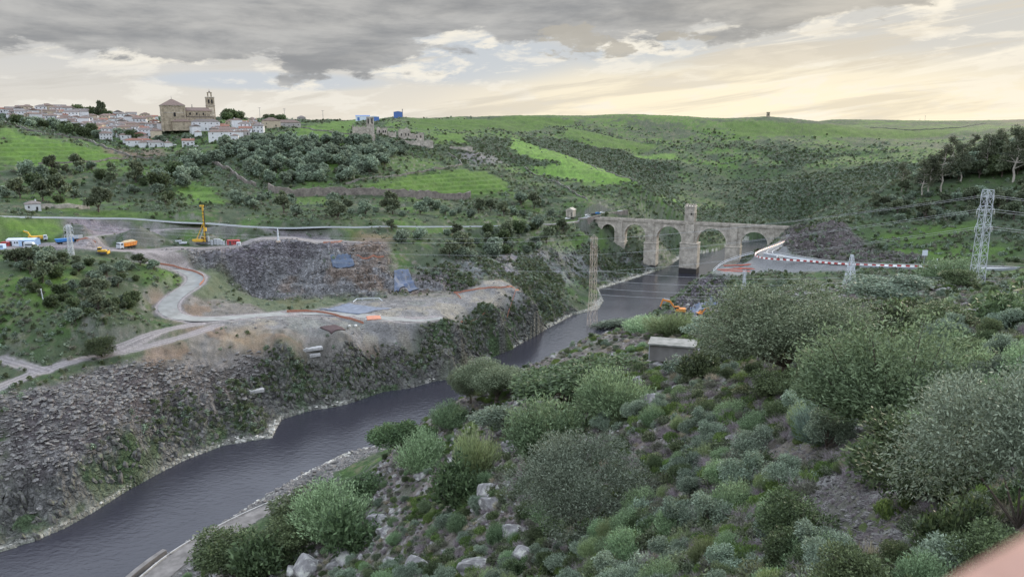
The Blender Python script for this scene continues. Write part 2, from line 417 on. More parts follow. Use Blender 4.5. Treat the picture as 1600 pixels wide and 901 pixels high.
# fine polar sheet: even angular steps in the view, coarser outside
azf = np.concatenate([np.linspace(R(-62), R(-37.5), 40, endpoint=False), np.linspace(R(-37.5), R(37.5), 1080, endpoint=False), np.linspace(R(37.5), R(62), 41)])
lrf = np.concatenate([np.linspace(math.log(2), math.log(14), 40, endpoint=False), np.linspace(math.log(14), math.log(200), 330, endpoint=False), np.linspace(math.log(200), math.log(800), 400, endpoint=False), np.linspace(math.log(800), math.log(5000), 230)])
azc = np.linspace(azf[0], azf[-1], 330); lrc = np.linspace(lrf[0], lrf[-1], 460)
GA, GL = np.meshgrid(azc, lrc, indexing='ij')
Zc = np.zeros(GA.shape)
for i in range(0, len(azc), 15):
    a = GA[i:i+15].ravel(); l = GL[i:i+15].ravel()
    k = kern((a[:, None]-ca_[None])**2+(l[:, None]-cl_[None])**2)
    Zc[i:i+15] = (k @ W[:n] + W[n] + W[n+1]*a + W[n+2]*l).reshape(-1, len(lrc))
ia = np.interp(azf, azc, np.arange(len(azc))); il = np.interp(lrf, lrc, np.arange(len(lrc)))
def bil(Z, ia, il):
    i0 = np.clip(np.floor(ia).astype(int), 0, Z.shape[0]-2); j0 = np.clip(np.floor(il).astype(int), 0, Z.shape[1]-2)
    fa = ia-i0; fl = il-j0
    return (Z[i0, j0]*(1-fa)*(1-fl)+Z[i0+1, j0]*fa*(1-fl)+Z[i0, j0+1]*(1-fa)*fl+Z[i0+1, j0+1]*fa*fl)
AZ, LR = np.meshgrid(azf, lrf, indexing='ij')
IA, IL = np.meshgrid(ia, il, indexing='ij')
H = bil(Zc, IA, IL)
RR = np.exp(LR); X = np.sin(AZ)*RR; Y = np.cos(AZ)*RR
def hgt(x, y, Z=None):
    """terrain height at world x, y"""
    Z = H if Z is None else Z
    a = np.arctan2(x, y); l = np.log(np.maximum(np.hypot(x, y), 2.01))
    return bil(Z, np.interp(a, azf, np.arange(len(azf))), np.interp(l, lrf, np.arange(len(lrf))))
def G(u, v, rmin=12, rmax=4500):
    for dv in (0, .7, 1.5, 2.5, 4, 6, 9, 14, 20):
        p = G0(u, v+dv, rmin, rmax)
        if p is not None: return p
def G0(u, v, rmin=12, rmax=4500):
    """where the sight line through (u, v) first meets the ground"""
    dx, dy, s = sight(u, v)
    rs = np.exp(np.linspace(math.log(rmin), math.log(rmax), 2600))
    zs = hgt(dx*rs, dy*rs); ray = EYE+s*rs
    hit = np.nonzero(zs >= ray)[0]
    if len(hit) == 0: return None
    i = hit[0]
    if i == 0: r = rs[0]
    else:
        d0 = ray[i-1]-zs[i-1]; d1 = zs[i]-ray[i]
        r = rs[i-1]+(rs[i]-rs[i-1])*d0/(d0+d1+1e-9)
    return Vector((dx*r, dy*r, float(hgt(dx*r, dy*r))))
def gl(pts, **k):
    o = []
    for u, v in pts:
        p = G(u, v, **k)
        if p is not None: o.append((p.x, p.y))
    return o

# ---- land relief on top of the survey
dR = sdf(X, Y, RIVER)                                # distance to the river
far = sstep(RR, 300, 1200)
base_n = (fbm(X, Y, 90, 4, 5)-.5)*14*sstep(RR, 500, 1000)*(1-.75*sstep(RR, 1450, 1700))
H = H + base_n*sstep(dR, 5, 120)*.8
# cross cutting gullies on the hills
H = H - (fbm(X+.3*Y, Y*.6, 260, 3, 41, ridged=True)-.5)*22*sstep(RR, 900, 1300)*sstep(dR, 60, 300)*(1-sstep(RR, 1650, 1850))
# regions (pixel outlines laid on the land once, kept as map polygons)
def reg(pts, **k): return gl(pts, **k)
P_rockwall = reg([(250,388),(340,386),(600,384),(612,420),(700,425),(720,455),(560,463),(440,470),(370,450),(330,425),(280,408)], rmin=250)
P_plat = reg([(335,505),(360,492),(480,484),(555,470),(700,462),(720,456),(822,455),(826,463),(780,480),(720,503),(640,530),(560,535),(480,520),(420,512)], rmin=250)
P_yard = reg([(0,392),(60,378),(120,368),(230,370),(300,384),(560,384),(560,372),(360,368),(260,362),(130,356),(100,345),(330,350),(440,357),(470,372),(600,378),(600,388),(250,392),(130,392)], rmin=250)
P_scree = reg([(0,625),(90,598),(160,575),(240,565),(330,560),(400,560),(380,610),(300,620),(230,640),(150,690),(60,730),(0,740)], rmin=180)
P_cliffL = reg([(0,850),(100,810),(200,755),(290,708),(420,675),(440,645),(540,620),(720,585),(735,565),(720,508),(640,538),(540,540),(420,550),(360,590),(240,620),(150,680),(0,760)], rmin=180)
P_cliffM = reg([(725,508),(780,484),(830,466),(880,468),(895,485),(800,540),(735,570)], rmin=250)
P_cliffB = reg([(660,430),(760,400),(850,395),(960,400),(1030,405),(1000,428),(935,450),(900,455),(830,452),(730,452)], rmin=250)
P_greenhill = reg([(0,388),(120,400),(250,412),(275,430),(230,455),(215,490),(150,505),(80,530),(0,545)], rmin=200)
P_rockcut = reg([(1222,362),(1245,352),(1290,348),(1330,360),(1350,385),(1440,398),(1440,412),(1340,410),(1260,404),(1222,384)], rmin=300)
P_bluerock = reg([(1055,470),(1085,445),(1112,428),(1135,432),(1125,470),(1100,490),(1050,490)], rmin=250)
P_conslot = reg([(1112,428),(1130,414),(1190,398),(1240,402),(1340,414),(1340,424),(1200,424),(1150,432)], rmin=250)
def wpoly(P, soft, amp=0.0, wlen=20.0, seed=1):
    d = sdf(X, Y, P)
    if amp: d = d+(fbm(X, Y, wlen, 3, seed)-.5)*2*amp
    return 1-sstep(d, -soft, soft)
m_wall = wpoly(P_rockwall, 6, 8, 15); m_plat = wpoly(P_plat, 4, 3, 12, 2); m_yard = wpoly(P_yard, 6, 4, 15, 3)
m_scree = wpoly(P_scree, 5, 6, 15, 4); m_clL = wpoly(P_cliffL, 5, 6, 15, 5); m_clM = wpoly(P_cliffM, 6, 6, 15, 6); m_clB = wpoly(P_cliffB, 8, 14, 30, 7)
m_cut = wpoly(P_rockcut, 4, 5, 12, 8); m_blue = wpoly(P_bluerock, 5, 4, 10, 9); m_lot = wpoly(P_conslot, 3)
m_gh = wpoly(P_greenhill, 6, 6, 15, 10)
shoreband = (1-sstep(dR, 4, 22))*(RR > 170)
# roads: centre lines (x, y, z), the land is graded to them
def road_line(pts, step=3.0, smooth=9, **k):
    q = [G(u, v, **k) for u, v in pts]; q = [p for p in q if p is not None]
    out = []
    for a, b in zip(q[:-1], q[1:]):
        m_ = max(1, int((b.xy-a.xy).length/step))
        for i in range(m_): out.append(a.lerp(b, i/m_))
    out.append(q[-1])
    A = np.array([tuple(p) for p in out])
    A[:, 2] = hgt(A[:, 0], A[:, 1])
    for c in range(3):
        p_ = np.pad(A[:, c], smooth, mode='edge') if c < 2 else np.pad(A[:, c], smooth, mode='edge')
        kz = np.ones(2*smooth+1)/(2*smooth+1)
        B = np.convolve(p_, kz, 'valid')
        B[0], B[-1] = A[0, c], A[-1, c]
        A[:, c] = B
    return A
RD_far = road_line([(-60,339),(0,338),(100,340),(200,341),(315,345),(435,352),(520,354),(600,354),(680,354),(750,353),(810,352),(860,350),(905,343)], rmin=420, smooth=16)
RD_haul = road_line([(228,413),(270,417),(303,424),(312,438),(285,458),(256,472),(250,484),(268,496),(310,501),(370,496),(440,490),(500,488),(560,494),(620,500),(690,496)], rmin=250, smooth=4)
RD_dirt = road_line([(-30,617),(0,605),(60,580),(130,558),(190,540),(240,522),(285,508),(330,503)], rmin=200, smooth=5)
RD_dirt2 = road_line([(130,560),(180,555),(240,540),(300,522),(340,508)], rmin=200, smooth=4)
RD_dirt3 = road_line([(0,560),(40,572),(70,580)], rmin=200, smooth=3)
RD_right = road_line([(1700,422),(1600,420),(1525,419),(1450,418.5),(1400,418),(1340,415),(1300,412),(1262,407),(1230,402),(1205,397)], rmin=380, smooth=8)
RD_yard = road_line([(-10,388),(60,384),(140,386),(220,390),(300,386),(380,381),(470,379),(560,381)], rmin=380, smooth=5)
RD_track = road_line([(135,372),(180,364),(240,358),(300,357),(350,357)], rmin=400, smooth=3)
RD_river = road_line([(150,985),(200,945),(240,905),(290,868),(350,828),(410,795),(460,772),(490,758)], rmin=120, smooth=3)
RD_river[:, 2] = 4.2
def zline(pts, step=3.0):
    q = [Vector(atz(u, v, z)) for u, v, z in pts]; out = []
    for a, b in zip(q[:-1], q[1:]):
        m_ = max(1, int((b-a).length/step)); out += [a.lerp(b, i/m_) for i in range(m_)]
    out.append(q[-1]); A = np.array([tuple(p) for p in out])
    for c in range(3):
        B = np.convolve(np.pad(A[:, c], 3, mode='edge'), np.ones(7)/7, 'valid'); B[0], B[-1] = A[0, c], A[-1, c]; A[:, c] = B
    return A
RD_link = zline([(1262,407,51),(1230,403,50.5),(1203,399,49.5),(1196,393,48.5),(1206,388,48),(1220,382,47.4),(1232,374,46.8),(1238,367,46.3)])
RD_far = np.concatenate([RD_far, zline([(905,343,45.6),(920,339,46.4),(945,334,47),(975,329,48)])[1:]])
grade = [(RD_far[:-30], 4.5, 6), (RD_far[-32:], 4.4, 1.5), (RD_haul, 6.5, 7), (RD_dirt, 3.5, 5), (RD_dirt2, 3, 4), (RD_dirt3, 2.5, 4), (RD_right, 6, 8), (RD_link, 5, 5), (RD_yard, 9, 8), (RD_track, 3, 4), (RD_river, 4.2, 6)]
road_m = np.zeros(X.shape)
for L_, hw, soft in grade:
    x0, x1, y0, y1 = L_[:, 0].min()-30, L_[:, 0].max()+30, L_[:, 1].min()-30, L_[:, 1].max()+30
    bb = (X > x0) & (X < x1) & (Y > y0) & (Y < y1)
    d, zz = pdist(X[bb], Y[bb], L_[::2] if len(L_) > 60 else L_)
    k = 1-sstep(d, hw, hw+soft)
    Hb = H[bb]; H[bb] = Hb*(1-k)+zz*k
    rm = road_m[bb]; road_m[bb] = np.maximum(rm, 1-sstep(d, hw-.5, hw+2))
# river bed and shores
H = np.where(dR < 0, -np.minimum(.4-dR*.35, 5), np.maximum(H, .15+.22*np.minimum(dR, 8)))
calm = (1-road_m)*sstep(dR, 0, 3)
craggy = np.clip(m_clL*.95+m_clM*.8+m_clB*.5+m_wall*.55+m_cut*.8+m_blue*.8+shoreband*.3*(RR > 240), 0, 1)*(1-m_plat)*(1-m_scree*.7)
rid = fbm(X+.55*Y, Y*.55-.2*X, 14, 5, 21, ridged=True, gain=.6)       # strata leaning across the slope
rid2 = fbm(X, Y, 5.5, 4, 23, ridged=True, gain=.6)
H = H + craggy*calm*((rid-.72)*14+(rid2-.66)*6)*np.clip(dR/14, 0, 1)
bumps = (fbm(X, Y, 11, 5, 31, gain=.62)-.5)
H = H + bumps*calm*(1-m_plat*.85)*(1-m_yard*.7)*(1-m_lot)*(1-craggy*.5)*np.where(RR < 250, 1.2+RR/130*1.2, 3.0)
H = H + (fbm(X, Y, 2.2, 3, 33)-.5)*calm*(1-m_plat*.5)*np.clip(RR/60, .25, 1)*.9
H = H + m_plat*(fbm(X, Y, 7, 3, 35)-.5)*1.2
q2 = H/3.6; fr2 = q2-np.floor(q2); H = H*(1-m_wall*calm*.8)+m_wall*calm*.8*3.6*(np.floor(q2)+sstep(fr2, .2, .55))
# terraces on the slopes under the town: small steps
tm = sstep(RR, 560, 640)*(1-sstep(RR, 900, 1500))*sstep(X, -700, -650)
stp = 3.2; q = H/stp; fr = q-np.floor(q)
H = H*(1-tm*.55)+tm*.55*stp*(np.floor(q)+sstep(fr, .35, .65))
H = np.where((dR > 0), np.maximum(H, .12), H)
print('terrain done', H.shape)

# ------------------------------------------------------------------ land colours
def col(r, g, b): return np.array([r, g, b])
f1 = fbm(X, Y, 60, 4, 51); f2 = fbm(X, Y, 12, 4, 52); f3 = fbm(X, Y, 3, 3, 53); f4 = fbm(X, Y, 150, 3, 54)
gsl = np.gradient(H, axis=1)/np.gradient(RR, axis=1); gsa = np.gradient(H, axis=0)/(np.gradient(AZ, axis=0)*RR)
slope = np.hypot(gsl, gsa)
c_grass = col(.085, .152, .030); c_grassd = col(.050, .085, .032); c_scrub = col(.056, .073, .044); c_soil = col(.12, .095, .075)
c_rock = col(.23, .222, .218); c_rockd = col(.10, .095, .10); c_dirt = col(.245, .22, .205); c_purple = col(.16, .14, .16); c_brown = col(.19, .13, .09)
def mixc(Cc, c, w_): return Cc*(1-w_[..., None])+c*w_[..., None]
Cc = np.ones(X.shape+(3,))*c_scrub
Cc = mixc(Cc, c_grassd, sstep(f2+.4*(f1-.5), .42, .62))
Cc = mixc(Cc, c_grass, sstep(f1+.3*(f2-.5), .52, .66)*.5)
farm = sstep(RR, 520, 700)
Cc = mixc(Cc, c_grass*.95, farm*sstep(f4+.5*(f2-.5), .46, .66)*.45)
Cc = mixc(Cc, c_soil, sstep(f3+.5*(f2-.5), .60, .74)*.5)
Cc = mixc(Cc, c_rock*.8, sstep(slope+(f3-.5), .75, 1.2)*.5)
hvm = sstep(fbm(X, Y, 120, 4, 203)+.10*sstep(1400-RR, 0, 500), .45, .56)
Cc = mixc(Cc, col(.042, .062, .033), sstep(RR, 850, 1000)*hvm*.75*(1-sstep(RR, 1350, 1600)))
Cc = mixc(Cc, col(.048, .066, .036), (RR > 330)*(RR < 1000)*(1-m_gh)*sstep(fbm(X, Y, 45, 4, 202), .38, .56)*.6)
rh = (RR > 480)*(RR < 1350)*sstep(AZ, R(9), R(18))
Cc = mixc(Cc, col(.038, .055, .030), rh*(.45+.4*f2))
# bright pastures
pastures = [
 ([(0,196),(60,215),(200,245),(200,254),(100,258),(0,258)], 1.0),
 ([(800,216),(850,232),(900,248),(950,268),(1000,286),(960,288),(900,284),(840,272),(830,262),(870,255),(830,245),(790,230)], 1.35),
 ([(580,290),(640,275),(700,266),(760,268),(800,288),(800,302),(700,305),(620,300)], .9),
 ([(270,290),(310,282),(340,300),(355,320),(300,318),(265,300)], 1.0),
 ([(440,212),(470,196),(520,184),(560,186),(550,205),(560,215),(480,218)], .95),
 ([(345,184),(450,184),(455,192),(380,195),(345,192)], 1.0),
 ([(640,185),(800,181),(900,190),(850,200),(720,205),(640,200)], .7),
 ([(660,210),(720,210),(730,225),(680,225)], .9),
 ([(880,198),(940,210),(1030,228),(1010,236),(930,232),(880,215)], .8),
 ([(1020,242),(1060,238),(1060,250),(1000,248),(985,240)], 1.2),
 ([(1030,303),(1055,308),(1065,318),(1040,322),(1025,312)], 1.35),
 ([(1130,190),(1280,195),(1400,200),(1500,200),(1480,212),(1300,212),(1150,215)], .7),
 ([(0,375),(90,372),(88,350),(0,345)], 1.0),
 ([(20,440),(110,430),(120,480),(60,510),(20,490)], 1.0),
 ([(1400,392),(1560,375),(1600,385),(1600,400),(1450,405)], .8),
 ([(1380,368),(1440,355),(1520,352),(1540,360),(1420,380)], .7),
 ([(870,390),(900,372),(940,372),(950,382),(900,392)], .9),
 ([(175,340),(60,330),(200,325),(250,335)], .8)]
m_past = np.zeros(X.shape)
for P_, s_ in pastures:
    pw = reg(P_, rmin=200)
    if len(pw) < 3: continue
    k0 = wpoly(pw, 8, 10, 30, 61); k = k0*np.clip(.55+.9*(f3-.2), 0, 1)
    Cc = mixc(Cc, c_grass*s_*(.85+.5*(f2[..., None]-.3)), k*.95); m_past = np.maximum(m_past, k0)
# near slope: earth, litter, moss green patches, slaty stones
near = (X > -150)*(1-sstep(RR, 330, 420))*((dR > 0))*(Y < 420)*((X > -40) | (RR < 215))
nearm = np.clip(near, 0, 1)
dS_, _ = pdist(X, Y, ssh); dN_, _ = pdist(X, Y, nsh)
southb = (dR > 0)*(dS_ < dN_)*(Y < 420)*(Y > 120)*(X > -160)*(RR > 150)*(1-sstep(dR, 14, 24))
litter = col(.15, .125, .115)
Cc = mixc(Cc, litter, nearm*(.35+.5*sstep(f2, .4, .6)))
Cc = mixc(Cc, col(.07, .105, .025), nearm*sstep(fbm(X, Y, 9, 4, 71), .57, .66)*.8)
Cc = mixc(Cc, col(.30, .29, .29), nearm*sstep(fbm(X+Y*.5, Y-.2*X, 1.6, 3, 72), .62, .74)*.65)
Cc = mixc(Cc, c_rock*.5*(.5+.9*f3[..., None]), southb*.95)
# excavated rock, worked ground
Cc = mixc(Cc, c_rock*(.50+.95*f3[..., None])*col(.97, .99, 1.04), m_wall*.95)
Cc = mixc(Cc, c_brown*1.1, m_wall*sstep(f2+.004*(X+120), .55, .8)*.6)
Cc = mixc(Cc, c_rock*(.22+.62*rid[..., None]), m_clL*.8)  # cliff cracks darkened along the relief: crevice shade painted into the colour
Cc = mixc(Cc, c_rock*(.22+.6*rid[..., None]), m_clM*.6)
Cc = mixc(Cc, c_rock*(.6+.6*rid[..., None])*col(.95, .96, 1.1), m_clB*.5*sstep(f2, .35, .55))
Cc = mixc(Cc, c_grassd*1.2, np.clip(m_clL+m_clM, 0, 1)*sstep(f2, .52, .66)*.8*(1-m_scree))
Cc = mixc(Cc, c_purple*col(.78, .76, .70), m_scree*.9); Cc = mixc(Cc, c_rock*.8, m_scree*sstep(f3, .5, .6)*.8)
m_worn = wpoly(reg([(262,418),(340,412),(440,465),(560,460),(700,455),(828,462),(800,478),(720,505),(640,535),(540,548),(430,560),(380,600),(280,602),(215,560),(300,520),(300,505),(252,490),(238,470),(300,440)], rmin=250), 7, 9, 18, 111)
Cc = mixc(Cc, c_dirt*.62*(.6+.8*f3[..., None]), m_worn*.85); Cc = mixc(Cc, c_brown*.9, m_worn*sstep(f2, .55, .66)*.6); Cc = mixc(Cc, c_grassd, m_worn*(1-m_plat)*sstep(f1, .56, .64)*.6)
Cc = mixc(Cc, c_dirt*col(.74, .80, .85)*(.75+.4*f3[..., None]), m_plat*.95)
Cc = mixc(Cc, col(.26, .235, .18), m_plat*sstep(f2, .55, .7)*.5); Cc = mixc(Cc, col(.16, .17, .15), m_plat*sstep(1-f2, .55, .7)*.5)
Cc = mixc(Cc, c_purple*(.8+.6*f3[..., None]), m_yard*.9)
Cc = mixc(Cc, col(.125, .108, .108)*(.5+1.0*rid[..., None]), m_cut*.95)
Cc = mixc(Cc, c_purple*.8*(.6+.8*rid2[..., None]), m_blue*.95)
Cc = mixc(Cc, col(.17, .17, .175), m_lot*.9)
Cc = mixc(Cc, c_grass*.9, m_gh*(1-m_yard)*.55*sstep(f1+.3*f2, .4, .8))
# brown ploughed patch by the houses, brown scrub on the valley side
for P_, c_, s_ in [([(160,228),(250,232),(262,240),(200,248),(165,238)], col(.15, .11, .09), .8),
                   ([(560,362),(620,372),(600,395),(540,400)], col(.20, .14, .09), .6),
                   ([(380,545),(420,535),(410,505),(350,520),(340,545)], col(.26, .20, .13), .5),
                   ([(715,240),(765,238),(790,256),(740,262)], c_purple*1.1, .6),
                   ([(1560,188),(1600,186),(1600,200)], c_soil, .5),
                   ([(780,395),(860,390),(840,430),(770,430)], c_purple*1.5, .6)]:
    pw = reg(P_, rmin=200)
    if len(pw) > 2: Cc = mixc(Cc, c_, wpoly(pw, 6, 6, 14, 81)*s_)
dirtw = np.zeros(X.shape)
for L_, hw in ((RD_haul, 6.2), (RD_dirt, 3.4), (RD_dirt2, 3.0), (RD_dirt3, 3), (RD_track, 2.4), (RD_yard, 8)):
    bb = (X > L_[:, 0].min()-30) & (X < L_[:, 0].max()+30) & (Y > L_[:, 1].min()-30) & (Y < L_[:, 1].max()+30)
    d, _ = pdist(X[bb], Y[bb], L_[::2]); k = 1-sstep(d+(f3[bb]-.5)*2.5, hw-.8, hw+1.6)
    rut = .9+.22*np.cos(d*2.4)
    Cb = Cc[bb]; t_ = dirtw[bb]; dirtw[bb] = np.maximum(t_, k)
    Cc[bb] = Cb*(1-k[:, None]*.9)+(col(.26, .235, .235)*rut[:, None])*k[:, None]*.9
# high-water mark: bleached stone at the foot of the banks
tide = (1-sstep(H+(f3-.5)*1.4, .8, 1.9))*(dR > 0)*(dR < 10)*(RR > 180)
Cc = mixc(Cc, col(.42, .41, .37)*(.55+.8*f3[..., None]), tide*.85)
Cc = np.clip(Cc*(.82+.36*f3[..., None]), .004, .8)
rockm = np.clip(craggy+m_scree+m_wall+tide+m_yard*.5+m_plat*.4+m_cut+m_blue, 0, 1)

nA, nR = X.shape
jit = craggy*calm*np.clip(dR/10, 0, 1)
XX = X+jit*(fbm(X, Y+H*.8, 5, 3, 91)-.5)*3.5; YY = Y+jit*(fbm(X+H*.8, Y, 5, 3, 92)-.5)*3.5
idx = np.arange(nA*nR).reshape(nA, nR)
F = np.stack([idx[:-1, :-1], idx[1:, :-1], idx[1:, 1:], idx[:-1, 1:]], -1).reshape(-1, 4)[:, ::-1]
me = np_mesh('terrain', np.stack([XX, YY, H], -1).reshape(-1, 3), F[:, ::-1], smooth=True)
set_attr(me, 'Col', Cc.reshape(-1, 3), 'FLOAT_COLOR'); set_attr(me, 'rock', rockm.ravel())
def ground_mat():
    m = bpy.data.materials.new('land'); m.use_nodes = True; nt = m.node_tree; L = nt.links.new
    b = nt.nodes['Principled BSDF']; b.inputs['Roughness'].default_value = .95; b.inputs['Specular IOR Level'].default_value = .15
    at = nt.nodes.new('ShaderNodeAttribute'); at.attribute_name = 'Col'
    ar = nt.nodes.new('ShaderNodeAttribute'); ar.attribute_name = 'rock'
    tc = nt.nodes.new('ShaderNodeTexCoord')
    n1 = nt.nodes.new('ShaderNodeTexNoise'); n1.inputs['Scale'].default_value = 1.7; n1.inputs['Detail'].default_value = 8; n1.inputs['Roughness'].default_value = .7
    L(tc.outputs['Object'], n1.inputs['Vector'])
    vo = nt.nodes.new('ShaderNodeTexVoronoi'); vo.inputs['Scale'].default_value = .55; L(tc.outputs['Object'], vo.inputs['Vector'])
    mp = nt.nodes.new('ShaderNodeMapRange'); L(n1.outputs[0], mp.inputs[0]); mp.inputs[1].default_value = .3; mp.inputs[2].default_value = .7; mp.inputs[3].default_value = .55; mp.inputs[4].default_value = 1.5
    vr = nt.nodes.new('ShaderNodeMapRange'); L(vo.outputs['Color'], vr.inputs[0]); vr.inputs[3].default_value = .6; vr.inputs[4].default_value = 1.35
    mm = nt.nodes.new('ShaderNodeMix'); mm.data_type = 'FLOAT'; L(ar.outputs['Fac'], mm.inputs[0]); mm.inputs[2].default_value = 1.0; L(vr.outputs[0], mm.inputs[3])
    m2 = nt.nodes.new('ShaderNodeMath'); m2.operation = 'MULTIPLY'; L(mp.outputs[0], m2.inputs[0]); L(mm.outputs[0], m2.inputs[1])
    vs = nt.nodes.new('ShaderNodeVectorMath'); vs.operation = 'SCALE'; L(at.outputs['Color'], vs.inputs[0]); L(m2.outputs[0], vs.inputs['Scale'])
    L(vs.outputs[0], b.inputs['Base Color'])
    bu = nt.nodes.new('ShaderNodeBump'); bu.inputs['Strength'].default_value = .8; bu.inputs['Distance'].default_value = .5
    L(n1.outputs[0], bu.inputs['Height'])
    v2 = nt.nodes.new('ShaderNodeTexVoronoi'); v2.feature = 'DISTANCE_TO_EDGE'; v2.inputs['Scale'].default_value = .42
    n2 = nt.nodes.new('ShaderNodeTexNoise'); n2.inputs['Scale'].default_value = .5; n2.inputs['Detail'].default_value = 6; L(tc.outputs['Object'], n2.inputs['Vector'])
    vm = nt.nodes.new('ShaderNodeVectorMath'); vm.operation = 'MULTIPLY_ADD'; L(n2.outputs['Color'], vm.inputs[0]); vm.inputs[1].default_value = (2.5, 2.5, 2.5); L(tc.outputs['Object'], vm.inputs[2]); L(vm.outputs[0], v2.inputs['Vector'])
    vr2 = nt.nodes.new('ShaderNodeMapRange'); L(v2.outputs['Distance'], vr2.inputs[0]); vr2.inputs[2].default_value = .25
    hm = nt.nodes.new('ShaderNodeMath'); hm.operation = 'MULTIPLY_ADD'; L(n2.outputs[0], hm.inputs[0]); hm.inputs[1].default_value = 1.6; L(vr2.outputs[0], hm.inputs[2])
    b2 = nt.nodes.new('ShaderNodeBump'); b2.inputs['Distance'].default_value = 1.3; L(ar.outputs['Fac'], b2.inputs['Strength']); L(hm.outputs[0], b2.inputs['Height']); L(bu.outputs[0], b2.inputs['Normal']); L(b2.outputs[0], b.inputs['Normal'])
    return m
o = link('terrain', me, ground_mat()); tag(o, kind='structure')

# ------------------------------------------------------------------ water
def water_mat():
    m = bpy.data.materials.new('river_water'); m.use_nodes = True; nt = m.node_tree; L = nt.links.new
    b = nt.nodes['Principled BSDF']
    b.inputs['Base Color'].default_value = (.030, .030, .039, 1); b.inputs['Roughness'].default_value = .10
    b.inputs['IOR'].default_value = 1.333; b.inputs['Specular IOR Level'].default_value = .5
    tc = nt.nodes.new('ShaderNodeTexCoord')
    mp = nt.nodes.new('ShaderNodeMapping'); mp.inputs['Scale'].default_value = (1.0, 1.5, 1); mp.inputs['Rotation'].default_value = (0, 0, R(25)); L(tc.outputs['Object'], mp.inputs[0])
    n1 = nt.nodes.new('ShaderNodeTexNoise'); n1.inputs['Scale'].default_value = .34; n1.inputs['Detail'].default_value = 7; n1.inputs['Roughness'].default_value = .6; L(mp.outputs[0], n1.inputs['Vector'])
    n2 = nt.nodes.new('ShaderNodeTexNoise'); n2.inputs['Scale'].default_value = .02; n2.inputs['Detail'].default_value = 3; L(tc.outputs['Object'], n2.inputs['Vector'])
    mr = nt.nodes.new('ShaderNodeMapRange'); L(n2.outputs[0], mr.inputs[0]); mr.inputs[1].default_value = .35; mr.inputs[2].default_value = .65; mr.inputs[3].default_value = .35; mr.inputs[4].default_value = 1.0
    bu = nt.nodes.new('ShaderNodeBump'); bu.inputs['Distance'].default_value = .3; L(mr.outputs[0], bu.inputs['Strength']); L(n1.outputs[0], bu.inputs['Height']); L(bu.outputs[0], b.inputs['Normal'])
    return m
me = np_mesh('river', [(-900, -50, 0), (1300, -50, 0), (1300, 1150, 0), (-900, 1150, 0)], [(0, 1, 2, 3)])
tag(link('river_water', me, water_mat()), kind='structure')
# ------------------------------------------------------------------ plants: prototypes
def leaf_mat(name, c1, c2, under=None, transl=.22, rough=.6):
    m = bpy.data.materials.new(name); m.use_nodes = True; nt = m.node_tree; L = nt.links.new
    b = nt.nodes['Principled BSDF']; b.inputs['Roughness'].default_value = rough; b.inputs['Specular IOR Level'].default_value = .25
    at = nt.nodes.new('ShaderNodeAttribute'); at.attribute_name = 'lf'
    mx = nt.nodes.new('ShaderNodeMix'); mx.data_type = 'RGBA'; L(at.outputs['Fac'], mx.inputs[0])
    mx.inputs[6].default_value = (*c1, 1); mx.inputs[7].default_value = (*c2, 1)
    oi = nt.nodes.new('ShaderNodeObjectInfo'); hs = nt.nodes.new('ShaderNodeHueSaturation')
    r1 = nt.nodes.new('ShaderNodeMapRange'); L(oi.outputs['Random'], r1.inputs[0]); r1.inputs[3].default_value = .72; r1.inputs[4].default_value = 1.3
    ml = nt.nodes.new('ShaderNodeMath'); ml.operation = 'MULTIPLY'; ml.inputs[1].default_value = 7.31; L(oi.outputs['Random'], ml.inputs[0])
    fr = nt.nodes.new('ShaderNodeMath'); fr.operation = 'FRACT'; L(ml.outputs[0], fr.inputs[0])
    r2 = nt.nodes.new('ShaderNodeMapRange'); L(fr.outputs[0], r2.inputs[0]); r2.inputs[3].default_value = .478; r2.inputs[4].default_value = .505; hs.inputs['Saturation'].default_value = .86
    L(r1.outputs[0], hs.inputs['Value']); L(r2.outputs[0], hs.inputs['Hue']); L(mx.outputs[2], hs.inputs['Color'])
    L(hs.outputs[0], b.inputs['Base Color'])
    tr = nt.nodes.new('ShaderNodeBsdfTranslucent'); L(hs.outputs[0], tr.inputs[0])
    ms = nt.nodes.new('ShaderNodeMixShader'); ms.inputs[0].default_value = transl
    out = nt.nodes['Material Output']; L(b.outputs[0], ms.inputs[1]); L(tr.outputs[0], ms.inputs[2]); L(ms.outputs[0], out.inputs[0])
    return m
